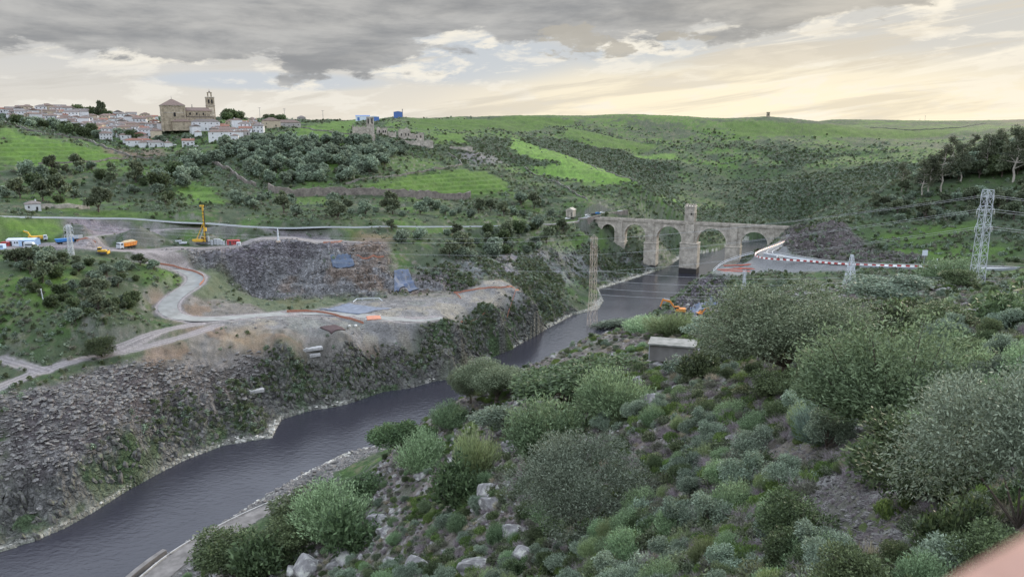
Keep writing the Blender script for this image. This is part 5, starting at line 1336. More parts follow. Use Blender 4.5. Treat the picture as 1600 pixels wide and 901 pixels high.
# ------------------------------------------------------------------ concrete hut on the near slope
p = G(1050, 566)
hs = pxw(p, 1)
hx = empty('concrete_hut', (p.x-2.2, p.y+2.0, p.z+.3), R(-16), 'grey flat-roofed concrete hut half buried in shrubs', 'hut')
Lh, Dh, Hh = 66*hs, 36*hs, 25*hs
MB().box((Lh/2-1.5, 0, Hh/2), (Lh, Dh, Hh)).build('walls', M_concd, hx)
MB().box((Lh/2-1.5, 0, Hh+.16), (Lh+.7, Dh+.7, .32)).build('roof_slab', M_hroof, hx, bevel=.04)
MB().box((-1.5-.03, -Dh*.08, Hh*.45), (.1, Dh*.30, Hh*.8)).build('doorway', M_dark, hx)
for k in (-1, 1): MB().box((-1.5-.12, -Dh*.08+k*Dh*.2, Hh*.45), (.22, Dh*.07, Hh*.9)).build('pilaster', M_wconc, hx)

# ------------------------------------------------------------------ lattice masts and wires
def lattice(name, loc, Hm, wb, wt, arms, m, label, rz=0, rl=.13, rb=.08, nseg=9, peak=0, legdrop=(0, 0, 0, 0), waist=None, group=None, insul=True):
    e = empty(name, loc, rz, label, 'pylon', group)
    def wd(h):
        t = h/Hm
        if waist: return wb+(waist[1]-wb)*min(1, h/waist[0]) if h < waist[0] else waist[1]+(wt-waist[1])*(h-waist[0])/(Hm-waist[0])
        return wb+(wt-wb)*t
    cs = [(-1, -1), (1, -1), (1, 1), (-1, 1)]
    hs_ = [Hm*(1-(1-k/nseg)**1.12) for k in range(nseg+1)]
    for q, (a, b) in enumerate(cs):
        M_ = MB(); last = (a*wb/2*1.03, b*wb/2*1.03, -legdrop[q]-.6)
        for h in hs_:
            c = (a*wd(h)/2, b*wd(h)/2, h); M_.tube(last, c, rl, rl, 4); last = c
        M_.build('leg', m, e)
    M_ = MB()
    for h0, h1 in zip(hs_[:-1], hs_[1:]):
        for q in range(4):
            a, b = cs[q], cs[(q+1) % 4]
            p00 = (a[0]*wd(h0)/2, a[1]*wd(h0)/2, h0); p11 = (b[0]*wd(h1)/2, b[1]*wd(h1)/2, h1)
            p10 = (b[0]*wd(h0)/2, b[1]*wd(h0)/2, h0); p01 = (a[0]*wd(h1)/2, a[1]*wd(h1)/2, h1)
            M_.tube(p00, p11, rb, rb, 4); M_.tube(p10, p01, rb, rb, 4); M_.tube(p01, p11, rb, rb, 4)
    M_.build('bracing', m, e)
    tips = []
    for h, al in arms:
        M_ = MB(); w2 = wd(h)/2
        for sgn in (-1, 1):
            tip = (sgn*(w2+al), 0, h)
            for b in (-1, 1):
                M_.tube((sgn*w2, b*w2, h), tip, rb*1.1, rb*1.1, 4); M_.tube((sgn*w2, b*w2, h+1.3), tip, rb, rb, 4)
            tips.append(Vector(tip))
        M_.tube((-w2, 0, h), (w2, 0, h), rb, rb, 4)
        a_ = M_.build('cross_arm', m, e)
        if insul:
            for sgn in (-1, 1):
                I = MB()
                for k in range(5): I.tube((sgn*(w2+al), 0, h-.15-.28*k), (sgn*(w2+al), 0, h-.30-.28*k), .16, .12, 6)
                I.build('insulator', M_white, a_)
    if peak:
        M_ = MB(); w2 = wt/2
        for a, b in cs: M_.tube((a*w2, b*w2, Hm), (0, 0, Hm+peak), rb, rb, 4)
        M_.build('peak', m, e); tips.append(Vector((0, 0, Hm+peak)))
    Mx = Matrix.Translation(Vector(loc)) @ Matrix.Rotation(rz, 4, 'Z')
    return e, [Mx @ t for t in tips]
def hfor(p, u, v):
    """height above p so that the top shows at row v"""
    dx, dy, s = sight(u, v); r = math.hypot(p.x, p.y); return EYE+s*r-p.z
pW = G(1525, 447); hW = hfor(pW, 1530, 296)
_, tW = lattice('transmission_tower', pW, hW, 2.9, 2.0, [(hW-1.6, 1.0), (hW*.80, 1.6), (hW*.62, 1.5)], M_white, 'tall white lattice tower standing beside the right hand road', rz=.12, rl=.09, rb=.04, nseg=10)
pR = G(925, 521); hR = hfor(pR, 925, 366)
_, tR = lattice('transmission_tower', pR, hR-2, 5.6, 3.0, [(hR-3.0, 1.2), (hR*.80, 1.2), (hR*.63, 1.2)], M_rust, 'rust coloured lattice tower rising in front of the river bend', rz=.35, rl=.11, rb=.06, nseg=8, peak=2.0, legdrop=(4, 2, 0, 2), waist=(hR*.42, 3.7))
pL = G(112, 401, rmin=300); hL = hfor(pL, 110, 350)
_, tL = lattice('transmission_tower', pL, hL-1, 2.4, 1.3, [(hL-1.6, 1.4), (hL*.8, 1.4), (hL*.66, 1.4)], M_steel, 'slim grey lattice tower beside the parked trucks', rz=.2, rl=.12, rb=.08, nseg=9, peak=1)
pS = G(1327, 446); hS = hfor(pS, 1327, 398)
_, tS = lattice('lattice_mast', pS, hS, 3.2, .7, [(hS*.28, .6), (hS*.6, .4)], M_white, 'short pointed white lattice mast behind the largest oak', rz=.3, rl=.13, rb=.08, nseg=6, insul=False)
pT = G(1162, 452); hT = hfor(pT, 1162, 424)
_, tT = lattice('lattice_mast', pT, hT, 1.5, .7, [(hT-.5, 1.0)], M_white, 'small bluish lattice mast below the road platform', rz=.3, rl=.12, rb=.08, nseg=5)
pU = G(1212, 447); hU = hfor(pU, 1212, 424)
p = Vector(atr(435, 379, 500)); p = G(435, 378, rmin=300); hq = hfor(p, 435, 356)
e_ = empty('site_mast', p, 0, 'pale blue tapered mast standing alone below the far road', 'mast')
MB().tube((0, 0, -.5), (0, 0, hq), .75, .32, 8).build('shaft', M_white, e_); MB().box((0, 0, .4), (2.4, 2.4, 1)).build('base', M_rust, e_)
for k in range(3): MB().tube((0, 0, hq*(.3+.22*k)), (0, 0, hq*(.3+.22*k)+.25), .8-.1*k, .8-.1*k, 8).build('collar', M_steel, e_)
M_wire = mat('wire', (.46, .47, .48), bump=0, rough=.6, obj=False)
def wire(a, b, sag, r, label, group):
    n_ = 22; pp = []
    for i in range(n_+1):
        t = i/n_; q = a.lerp(b, t); q.z -= 4*sag*t*(1-t); pp.append(q)
    M_ = MB(); M_.path(pp, r, 4)
    o = M_.build('power_line', M_wire); return tag(o, label, 'cable', group)
for k in range(6):
    wire(tW[k], tR[k], 2.0, .035, 'wire strung between the white tower and the rust coloured tower', 'wires between the white and the rusty tower')
    wire(tR[k], tL[k], 5, .028, 'wire strung from the rust coloured tower over the quarry to the slim grey tower', 'wires over the quarry')
wr = tW[0]+Vector((150, -90, 10))
for k in range(6): wire(tW[k], tW[k]+Vector((150, 25, -8)), 3, .045, 'wire leaving the white tower towards the right edge', 'wires right of the white tower')
pN = Vector(atz(1160, 345, 60))
wire(tR[-1], Vector(tL[-1]), 5, .04, 'topmost wire over the quarry', None)
for k, (va, vb) in enumerate([(428, 433), (431, 437), (444, 450), (447, 454), (458, 470), (461, 476)]):
    a = Vector(atr(1335, va, 292)); b = Vector(atr(1680, vb, 250)); wire(a, b, .8, .035, 'low wire running right from the short pointed mast', 'low wires right of the pointed mast')
for k, (va, vb) in enumerate([(425, 433), (440, 441), (452, 455), (462, 462)]):
    a = Vector(atr(932, va-2, 236)); b = Vector(atr(1327, vb, 292)); wire(a, b, 1.5, .035, 'low wire between the rusty tower and the pointed mast', 'low wires over the river bend')

# ------------------------------------------------------------------ right road furniture
M_red = mat('red_plastic', (.32, .04, .035), var=.15, bump=0, rough=.5); M_wpl = mat('white_plastic', (.72, .72, .70), var=.1, bump=0, rough=.5)
def jersey(m):
    M_ = MB(); M_.add([(x, y, z) for x in (-.95, .95) for y, z in ((-.42, 0), (.42, 0), (.42, .25), (.16, .55), (.14, 1.15), (-.14, 1.15), (-.16, .55), (-.42, .25))],
        [tuple(range(8))[::-1], tuple(range(8, 16))]+[(i, (i+1) % 8, 8+(i+1) % 8, 8+i) for i in range(8)])
    return M_.mesh('jersey_block', m)
jm = (jersey(M_red), jersey(M_wpl))
zz = lambda pts: zline(pts, 1.0)
bl1 = zz([(1446,417.5,57),(1400,416.5,56),(1345,415,54.6),(1300,412.5,53.3),(1262,409,52),(1228,407,51.2),(1208,406,50.6),(1190,404,50),(1180,401,49.6),(1180,396.5,49),(1188,392.5,48.4),(1200,388,48),(1214,383,47.5),(1228,377,47)])
prev = None
for i, p in enumerate(along(bl1, 2.05)):
    z = max(p.z-.0, float(hgt(p.x, p.y)))+.1
    q = along(bl1, 2.05)
    j = min(i+1, len(q)-1); d = q[j]-q[max(j-1, 0)]
    o = link('traffic_barrier', jm[i % 2]); o.location = (p.x, p.y, z); o.rotation_euler = (0, 0, math.atan2(d.y, d.x)); o.scale = (1, 1.0, .8)
    tag(o, 'red plastic road block in the red and white row by the right hand road' if i % 2 == 0 else 'white plastic road block in the red and white row by the right hand road', 'traffic barrier', 'red road blocks' if i % 2 == 0 else 'white road blocks')
# grey slab edge of the building platform with its white handrail
pl = zz([(1114,424,46.2),(1126,414,46.6),(1140,407,47),(1158,401,47.6),(1178,396,48.3)])
e_ = empty('handrail', (0, 0, 0), 0, 'pale blue site handrail along the outer edge of the road platform', 'handrail')
wall_strip('top_rail', pl, .15, 1.25, 1.4, M_white, e_); wall_strip('toe_board', pl, .15, .1, .5, M_white, e_)
for p in along(pl, 5): MB().tube(p-Vector((0, 0, .6)), p+Vector((0, 0, 1.38)), .07, .07, 5).build('post', M_white, e_)
M_rebar = mat('red_primer_steel', (.42, .13, .09), var=.3, bump=0)
for i, (u, v, L_, a_) in enumerate([(1150,411,16,.2),(1158,413,14,-.3),(1166,410,12,.5),(1140,416,15,.1),(1170,414,10,-.2),(1150,418,17,.0)]):
    p = Vector(atz(u, v, 47.6)); M_ = MB()
    p.z = float(hgt(p.x, p.y))+.1
    for k in range(5): M_.tube((-L_/2, k*.5-1, .25), (L_/2, k*.5-1, .25), .12, .12, 4)
    for k in range(int(L_/1.5)): M_.tube((-L_/2+k*1.5, -1.2, .4), (-L_/2+k*1.5, 1.3, .4), .1, .1, 4)
    o = M_.build('rebar_mat', M_rebar); o.location = p; o.rotation_euler = (0, 0, a_); tag(o, 'red steel reinforcement mat lying on the grey road platform', 'steel mat', 'reinforcement mats on the platform')
# white direction board and white post on the slope
p = G(1443, 413, rmin=350); h = hfor(p, 1443, 391)
e_ = empty('road_sign', p, 0, 'blank pale square road board on a post above the right hand road', 'sign')
MB().tube((0, 0, -.4), (0, 0, h), .12, .12, 6).build('post', M_steel, e_); MB().box((0, -.16, h-1.3), (2.9, .12, 3.0)).build('board', M_white, e_)
p = G(1464, 412, rmin=350)
o = MB().tube((0, 0, -.3), (0, 0, 2.6), .28, .22, 6).box((0, 0, 2.62), (.7, .7, .2)).build('marker_post', M_white); o.location = p; tag(o, 'short white marker post right of the pale road board', 'post')
# small classical temple by the left end of the bridge
p = G(892, 338, rmin=400)
e_ = empty('small_temple', p, BR, 'tiny square stone temple with a pitched roof above the far road', 'temple')
MB().box((0, 0, 3), (7, 8, 6.4)).build('walls', M_bridge, e_); MB().hip(-3.6, 3.6, -4.1, 4.1, 6.15, 2.2, gable=True).build('roof', M_ring, e_)
MB().box((2.4, -4.05, 2.4), (1.8, .2, 3.8)).build('doorway', M_dark, e_)
for k in (-2.8, 2.8): MB().tube((k, -4.3, 0), (k, -4.3, 6.1), .45, .38, 8).build('column', M_ring, e_)
# ------------------------------------------------------------------ town
M_wwall = mat('whitewash', (.62, .63, .65), scale=.5, var=.12, bump=.05, rough=.9)
M_cream = mat('cream_render', (.50, .43, .33), scale=.5, var=.18, bump=.05, rough=.9)
M_greyw = mat('grey_render', (.36, .34, .33), scale=.5, var=.2, bump=.05, rough=.9)
def tiles(name, c1, c2): return mat(name, c1, col2=c2, scale=.9, bump=.5, bscale=3, rough=.9)
M_tbrown = tiles('brown_tiles', (.21, .15, .125), (.13, .10, .09)); M_tred = tiles('red_tiles', (.27, .125, .09), (.18, .10, .08)); M_tgrey = tiles('grey_tiles', (.20, .17, .16), (.13, .115, .11))
M_win = mat('window_glass', (.05, .055, .065), var=.2, bump=0, rough=.25, spec=.5, obj=False)
M_shut = mat('blue_shutter', (.10, .18, .36), var=.1, bump=0, rough=.6)
def house(nm, Lx, Dy, Hz, wall, roof, storeys, nwin, gable=False, chim=True, flat=False, seed=0, rh=None):
    rg = random.Random(seed)
    e = empty(nm, (0, 0, -500))
    MB().box((0, 0, Hz/2-1.5), (Lx, Dy, Hz+3)).build('wall', wall, e)
    if flat: rf = MB().box((0, 0, Hz+.12), (Lx+.3, Dy+.3, .24)).build('roof', roof, e)
    else: rf = MB().hip(-Lx/2, Lx/2, -Dy/2, Dy/2, Hz, rh or min(Lx, Dy)*.24, gable=gable, ov=.35).build('roof', roof, e)
    if chim:
        c = MB().box((Lx*.2, Dy*.1, Hz+1.5), (.8, .8, 2.0)).build('chimney', wall, rf)
    for s_ in range(storeys):
        z = Hz*(s_+.55)/storeys
        for k in range(nwin):
            x = -Lx/2+Lx*(k+.5)/nwin
            if s_ == 0 and k == nwin//2: MB().box((x, -Dy/2-.03, 1.1), (1.1, .12, 2.2)).build('door', M_dark, e)
            else: MB().box((x, -Dy/2-.03, z), (.95, .12, 1.3)).build('window', M_win, e)
        MB().box((Lx/2+.03, 0, z), (.12, .95, 1.2)).build('window', M_win, e)
    return e
hk = []
spec = [('white', M_wwall, 'brown', M_tbrown), ('white', M_wwall, 'grey', M_tgrey), ('white', M_wwall, 'red', M_tred), ('cream', M_cream, 'brown', M_tbrown), ('grey', M_greyw, 'brown', M_tbrown)]
for i in range(12):
    wn_, wm_, rn_, rm_ = spec[[0, 0, 1, 0, 2, 3, 4, 1, 0, 3, 2, 0][i]]
    Lx = [9, 13, 11, 16, 10, 12, 10, 15, 8, 14, 12, 11][i]; Dy = [8, 9, 8, 9, 8, 10, 8, 9, 7, 9, 9, 8][i]; st = [1, 2, 2, 1, 1, 2, 1, 2, 1, 1, 1, 2][i]
    hk.append((house('village_house', Lx, Dy, 3.0*st+.8, wm_, rm_, st, [2, 4, 3, 4, 3, 3, 2, 4, 2, 4, 3, 3][i], gable=i % 3 == 1, seed=i), wn_, rn_, 'two-storey' if st == 2 else 'low', Lx))
used_h = set()
def put_house(k, u, v, rz, where, group, sc=1.0, label=None, rmin=500):
    p = G(u, v, rmin=rmin)
    if p is None or math.hypot(p.x, p.y) > 1500: return None
    src = hk[k]
    if k not in used_h: o = src[0]; used_h.add(k)
    else: o = copy_tree(src[0])
    o.location = (p.x, p.y, p.z); o.rotation_euler = (0, 0, rz); o.scale = (sc,)*3
    tag(o, label or '%s %s house with %s tiled roof %s' % (src[3], src[1], src[2], where), 'house', None if label else '%s %s houses, %s roofs, %s' % (src[3], src[1], src[2], group))
    return o
zones = [([(0,172),(60,168),(120,170),(240,186),(262,196),(255,215),(200,218),(170,212),(120,206),(80,192),(30,186),(0,184)], 125, 8.2, 'in the crowded town left of the big church', 'crowded town'),
         ([(150,205),(200,212),(250,222),(300,226),(290,230),(215,228),(165,220)], 11, 11, 'on the lower edge of the town', 'lower edge of the town'),
         ([(285,205),(340,198),(400,190),(410,200),(405,210),(360,219),(330,218),(290,215)], 22, 10.5, 'below the right end of the big church', 'church hill')]
hr = random.Random(5); nh = 0
for poly_px, n_, md, where, grp in zones:
    xs = [q[0] for q in poly_px]; ys = [q[1] for q in poly_px]; pp = np.array(poly_px, float); got = []; tries = 0
    while len(got) < n_ and tries < 2600:
        tries += 1
        u = hr.uniform(min(xs), max(xs)); v = hr.uniform(min(ys), max(ys))
        if sdf(np.array([u]), np.array([v]), pp)[0] > 0: continue
        p = G(u, v, rmin=500)
        if p is None or math.hypot(p.x, p.y) > 1400: continue
        if any((p.x-a)**2+(p.y-b)**2 < md*md for a, b in got): continue
        got.append((p.x, p.y)); face = math.atan2(-p.x, p.y)*.9
        if put_house(hr.randrange(12), u, v, face*-1*-1+hr.choice((0, 0, PI/2, PI))*1.0+hr.uniform(-.25, .25), where, grp, hr.uniform(.85, 1.15)): nh += 1
print('houses', nh)
# the ones that can be told apart
def solo(u, v, wpx, Hm_, D_, wall, roof, st, nw, label, rz=0, gable=False, flat=False, nm='village_house', rmin=500, cat='house', shut=None):
    p = G(u, v, rmin=rmin)
    e = house(nm, pxw(p, wpx), D_, Hm_, wall, roof, st, nw, gable=gable, flat=flat, chim=not flat)
    e.location = p; e.rotation_euler = (0, 0, rz+math.atan2(-p.x, p.y)*1.0); return tag(e, label, cat)
solo(322, 203, 38, 8.6, 12, M_wwall, M_tgrey, 2, 5, 'big two-storey white house with four tall windows right below the church')
solo(347, 218, 36, 7.5, 10, M_wwall, M_tbrown, 2, 3, 'blocky white house with brown roof among the lower houses right of the church')
solo(218, 226, 34, 4.2, 9, M_wwall, M_tred, 1, 4, 'long low white house with orange-red roof at the foot of the town')
solo(244, 229, 20, 4.2, 9, M_wwall, M_tgrey, 1, 3, 'low white house right of the long red-roofed one')
solo(155, 211, 32, 5.0, 14, M_wwall, M_tred, 1, 3, 'white gabled house with big dark red roof at the town\'s lower left', gable=True, rz=.4)
solo(104, 178, 24, 7.0, 10, M_wwall, M_tbrown, 2, 3, 'white house with hipped roof standing highest on the town skyline')
solo(200, 203, 30, 6.4, 10, M_cream, M_tbrown, 2, 6, 'long cream building with a row of small chimneys in the town')
solo(405, 204, 14, 6.5, 9, M_wwall, M_tgrey, 2, 2, 'white house with blue shutters at the right end of the village')
solo(52, 328, 18, 4.0, 8, M_wwall, M_tgrey, 1, 2, 'small white hut alone above the far road on the left', rmin=400, nm='field_hut', cat='hut')
solo(424, 198, 26, 6.5, 16, M_cream, M_tbrown, 1, 2, 'square cream building with pyramid roof right of the village', nm='convent_building', cat='building')
solo(448, 199, 40, 5.5, 14, M_greyw, M_tbrown, 1, 6, 'long low building with brown roof right of the village', nm='convent_building', cat='building')
solo(471, 184, 12, 5.0, 12, M_greyw, M_tgrey, 1, 2, 'little grey house on the skyline right of the trees', rmin=900)
M_bshed = mat('blue_sheet', (.09, .17, .42), var=.15, bump=0, rough=.5); M_wshed = mat('pale_sheet', (.60, .66, .74), var=.1, bump=0, rough=.5)
def shed(u, v, wpx, hm, label, wall, roof, dd=20):
    p = G(u, v, rmin=900)
    e = empty('industrial_shed', p, math.atan2(-p.x, p.y), label, 'shed'); L_ = pxw(p, wpx)
    MB().box((0, 0, hm/2-1), (L_, dd, hm+2)).build('wall', wall, e)
    MB().hip(-L_/2, L_/2, -dd/2, dd/2, hm, 1.6, gable=True).build('roof', roof, e)
    MB().box((-L_*.3, -dd/2-.05, hm*.35), (4, .2, hm*.7)).build('door', roof, e); return e
shed(567, 182.2, 21, 7.5, 'long dark blue shed on the skyline', M_wshed, M_bshed); shed(584, 182.2, 16, 6, 'pale blue shed joined to the right of the long one', M_bshed, M_wshed)
shed(622, 182.2, 13, 9, 'square blue shed with a chimney on the skyline', M_bshed, M_bshed)
p = G(629, 182.4, rmin=900); o = MB().tube((0, 0, -1), (0, 0, 14), .9, .8, 8).tube((0, 0, 14), (0, 0, 15), 1.2, 1.2, 8).build('chimney_stack', M_greyw); o.location = p; tag(o, 'thin chimney stack beside the square blue shed', 'chimney')

# ------------------------------------------------------------------ the big church
pc = G(300, 200, rmin=600); k_ = pxw(pc, 1)
ch = empty('big_church', (pc.x, pc.y, pc.z-1), math.atan2(-pc.x, pc.y)+.10, 'large sandstone church with square chancel, long nave and bell tower above the town', 'church')
ch.scale = (k_*.91,)*3                                    # the plan below is in picture-pixel sized units
MB().box((-25.5, 4, 16), (33, 30, 38)).build('chancel', M_church, ch)
MB().hip(-42, -9, -11, 19, 35, 9.5, ov=1.2).build('chancel_roof', M_tbrown, ch)
MB().box((-25.5, 4, 34.6), (34.6, 31.6, 1.0)).build('cornice', M_ring, ch); MB().box((-25.5, 4, 24.2), (33.8, 30.8, .9)).build('string_course', M_ring, ch)
for x_ in (-41.4, -9.6): MB().box((x_, -11.5, 15), (2.4, 2.0, 38)).build('buttress', M_church, ch)
MB().box((8, 5, 12), (42, 22, 30)).build('nave', M_church, ch)
MB().hip(-10, 29, -6, 16, 27, 5.6, gable=True, ov=.8).build('nave_roof', M_tbrown, ch)
MB().box((8, -7.5, 8), (44, 6, 20)).build('aisle', M_church, ch); MB().box((8, -7.8, 18.3), (45, 7, .8)).build('aisle_roof', M_tgrey, ch)
for x_ in (-6, 3.5, 13, 22): MB().box((x_, -7, 20), (1.6, 2.8, 8.5)).build('buttress', M_church, ch)
for x_ in (-1.5, 8, 17.5): MB().box((x_, -6.05, 22.8), (2.2, .3, 3.4)).build('window', M_dark, ch)
MB().box((-24, -11.2, 21.5), (3.0, .4, 6)).build('window', M_dark, ch); MB().box((-24, -11.2, 12), (1.6, .4, 4)).build('window', M_dark, ch)
MB().box((-16, -16, 4), (26, 11, 13)).build('apse', M_church, ch); MB().hip(-29, -3, -21.5, -10.5, 10.6, 3.6, ov=.8).build('apse_roof', M_tbrown, ch)
w_ = MB(); w_.add([(x, y, z) for x in (27, 34) for y, z in ((-8, -4), (17, -4), (17, 20), (10, 30), (4.5, 33), (-1, 30), (-8, 20))], [tuple(range(7))[::-1], tuple(range(7, 14))]+[(i, (i+1) % 7, 7+(i+1) % 7, 7+i) for i in range(7)])
wf = w_.build('west_front', M_church, ch); MB().box((34.1, 4.5, 9), (.4, 3.5, 9)).build('window', M_dark, wf); MB().box((30.5, -8.15, 14), (2, .4, 6)).build('window', M_dark, wf)
t_ = MB().box((30.5, 11, 22), (12.5, 12, 52), taper=.95).build('bell_tower', M_church, ch)
MB().box((30.5, 11, 48.3), (13.2, 12.8, 1.2)).build('cornice', M_ring, t_); MB().box((30.5, 11, 36), (13, 12.6, .8)).build('string_course', M_ring, t_)
for x_ in (28.2, 32.6): MB().box((x_, 5.0, 42), (2.2, .6, 6)).build('bell_opening', M_dark, t_)
MB().box((36.6, 11, 42), (.6, 2.4, 6)).build('bell_opening', M_dark, t_)
for a in (-2.4, 2.4):
    for b in (-2.4, 2.4): MB().box((30.5+a, 11+b, 52), (1.3, 1.3, 6.5)).build('lantern_pillar', M_church, t_)
MB().box((30.5, 11, 55.6), (7, 7, 1)).build('lantern_roof', M_church, t_); MB().box((30.5, 11, 57), (3.5, 3.5, 2.0), taper=.3).build('lantern_cap', M_tgrey, t_); MB().tube((30.5, 11, 57), (30.5, 11, 61), .25, .15, 5).build('weather_vane', M_dark, t_)
MB().tube((-25.5, 4, 43), (-25.5, 4, 49), .7, .3, 5).build('finial', M_ring, ch); MB().tube((3, 5, 31), (3, 5, 37), .9, .7, 6).build('pinnacle', M_ring, ch)

# ------------------------------------------------------------------ ruined church and castle walls
pr_ = G(563, 216, rmin=600); k_ = pxw(pr_, 1)
rc = empty('ruined_church', (pr_.x, pr_.y, pr_.z-1), math.atan2(-pr_.x, pr_.y), 'roofless stone church with a square tower with two tall openings', 'ruined church'); rc.scale = (k_,)*3
def jag(x0, x1, y, th, h, seed, m, par, nm='wall', z0=-4):
    rg = random.Random(seed); n = max(3, int((x1-x0)/2.2)); poly = [(x0, z0), (x1, z0)]
    poly += [(x1-(x1-x0)*i/n, h*(.72+.4*rg.random())) for i in range(n+1)]
    return MB().side(poly, y-th/2, y+th/2).build(nm, m, par)
MB().box((1, 7, 8.5), (24, 16, 19)).build('nave_wall', M_ruin, rc)
jag(-11.2, 13, -1.2, .8, 19.5, 3, M_ruin, rc, 'broken_parapet')
for x_ in (-8, -2.5, 3, 8.5): MB().box((x_, -1.9, 8), (1.1, 1.4, 18)).build('buttress', M_ruin, rc)
t_ = MB().box((15.5, 7, 14), (11, 11, 36)).build('tower', M_ruin, rc)
for x_ in (12.6, 18.2): MB().box((x_, 1.45, 26.5), (1.9, .5, 7.5)).build('opening', M_dark, t_)
MB().box((15.5, 7, 32.4), (11.5, 11.5, .8)).build('cornice', M_ring, t_)
for i, (u, v, wpx, h, lab) in enumerate([(597,210,16,8,'pale broken wall right of the ruined church tower'),(632,217,18,12,'gabled ruin wall with an arched hole above the terraces'),(648,218,28,8,'long low ruin wall with openings above the terraces'),(645,226,62,5,'long pale castle wall on the lowest terrace edge'),(720,234,36,3.5,'ragged pale wall trailing right from the castle ruins'),(613,214,12,6,'short ruin stump between church and castle walls'),(580,216,12,5,'low pale wall at the foot of the ruined church')]):
    p = G(u, v, rmin=600); w_ = pxw(p, wpx)
    o = jag(-w_/2, w_/2, 0, 2.0, h, 10+i, M_ruin, None, 'ruin_wall'); o.location = (p.x, p.y, p.z); o.rotation_euler = (0, 0, math.atan2(-p.x, p.y)); tag(o, lab, 'ruin')
    if h >= 8:
        for q in (-.25, .12, .33): c = MB().box((w_*q, -1.05, h*.4), (1.2, .3, 2.6)).build('opening', M_dark, o)
# ------------------------------------------------------------------ field walls, terrace walls
def fwall(pts, h, m, label, rmin=400, th=.9, cat='wall', nm='stone_wall'):
    A = road_line(pts, 4.0, 2, rmin=rmin)
    if len(A) < 3: return
    A[:, 2] = hgt(A[:, 0], A[:, 1]); rg = np.random.default_rng(len(A))
    jj = h*(.75+.4*rg.random(len(A)))
    o = wall_strip(nm, A, th, -.8, lambda t: float(jj[min(int(t*(len(A)-1)), len(A)-1)]), m); tag(o, label, cat)
fwall([(8,192),(40,203),(90,212),(140,221),(165,232)], 2.0, M_dry, 'field wall running down from the left edge under the houses', rmin=600)
fwall([(165,232),(190,240),(215,247),(240,247)], 1.8, M_dry, 'field wall at the lower right corner of the bright pasture', rmin=600)
fwall([(60,257),(130,254),(200,247)], 1.6, M_dry, 'dark wall along the bottom of the bright pasture', rmin=600)
fwall([(322,252),(345,262),(362,268),(375,282),(400,292)], 3.2, M_brown, 'brown stone wall stepping down at the left of the olive grove', rmin=500)
fwall([(420,300),(450,308),(500,306),(560,304),(600,306),(640,308),(735,311)], 6.5, M_brown, 'high brown retaining wall under the olive grove', rmin=480, th=1.5, nm='retaining_wall')
fwall([(540,288),(600,278),(660,270),(700,262),(722,258)], 1.6, M_dry, 'pale wall climbing diagonally under the castle terraces', rmin=500)
fwall([(722,258),(716,250),(700,240)], 1.6, M_dry, 'short wall turning uphill below the castle', rmin=500)
fwall([(62,325),(100,326),(140,326)], 2.6, M_ruin, 'pale ruined wall right of the small white hut', rmin=450)
fwall([(1000,287),(960,272),(930,262),(900,248),(850,232)], 1.3, M_dry, 'field wall on the crest of the bright green spur', rmin=700)
fwall([(600,208),(590,203)], 2, M_dry, 'stub of field wall right of the tower', rmin=700)
fwall([(470,200),(520,208),(555,212)], 1.5, M_dry, 'field wall left of the ruined church', rmin=700)
fwall([(1360,200),(1420,204),(1500,200),(1540,193)], 1.8, M_dry, 'dark field wall along the far right crest', rmin=900)
fwall([(820,262),(870,285),(900,305),(918,314)], 1.5, M_dry, 'track wall descending to the road behind the bridge', rmin=600)
# ------------------------------------------------------------------ things on the skyline
def tpole(u, v, top, label, arms=1, rmin=900):
    p = G(u, v, rmin=rmin)
    if p is None: return
    h = hfor(p, u, top); e = empty('power_pole', p, math.atan2(-p.x, p.y), label, 'pole')
    MB().tube((0, 0, -2), (0, 0, h), .45, .3, 6).build('pole', M_greyw, e)
    for k in range(arms): MB().box((0, 0, h-.8-2.5*k), (5, .4, .4)).build('cross_arm', M_greyw, e)
tpole(406.5, 184, 168, 'first pole on the skyline right of the church trees'); tpole(445, 184, 169, 'second pole on the skyline above the long building', 2)
tpole(505, 185, 172.5, 'third pole on the skyline left of the blue sheds'); tpole(1445, 190, 180.5, 'thin far pylon on the right skyline', 2); tpole(1437, 190, 186, 'tiny pole left of the far pylon on the right skyline')
p = G(1200, 183, rmin=1000); h = hfor(p, 1200, 176)
e_ = empty('ruined_tower', p, 0, 'small square watchtower alone on the right skyline', 'tower')
MB().box((0, 0, h/2-1), (6.5, 6.5, h+2), taper=.85).build('shaft', M_church, e_); MB().box((0, 0, h+.5), (7.2, 7.2, 1.0)).build('parapet', M_church, e_); MB().box((0, -3.1, h*.6), (1.6, .6, 2.6)).build('opening', M_dark, e_)
p = G(157, 175, rmin=700)
plant('oak_far_b', (p.x, p.y, p.z), 7, 'tall_tree', 'tallest tree sticking up on the town skyline', 'tree', zs=1.7)
poisson([(115,176),(170,175),(175,180),(120,180)], 14, 6, 'oak_far', 7, 11, 'town_tree', 'dark tree along the town skyline', 'tree', 'town skyline trees', rmin=700)
poisson([(20,190),(60,196),(130,206),(190,214),(250,216),(280,212),(280,206),(300,222),(250,226),(180,222),(90,208),(30,196)], 24, 8, ['oak_far', 'olive_far'], 7, 11, 'town_tree', 'dark garden tree below the crowded town', 'tree', 'garden trees below the town', rmin=600)
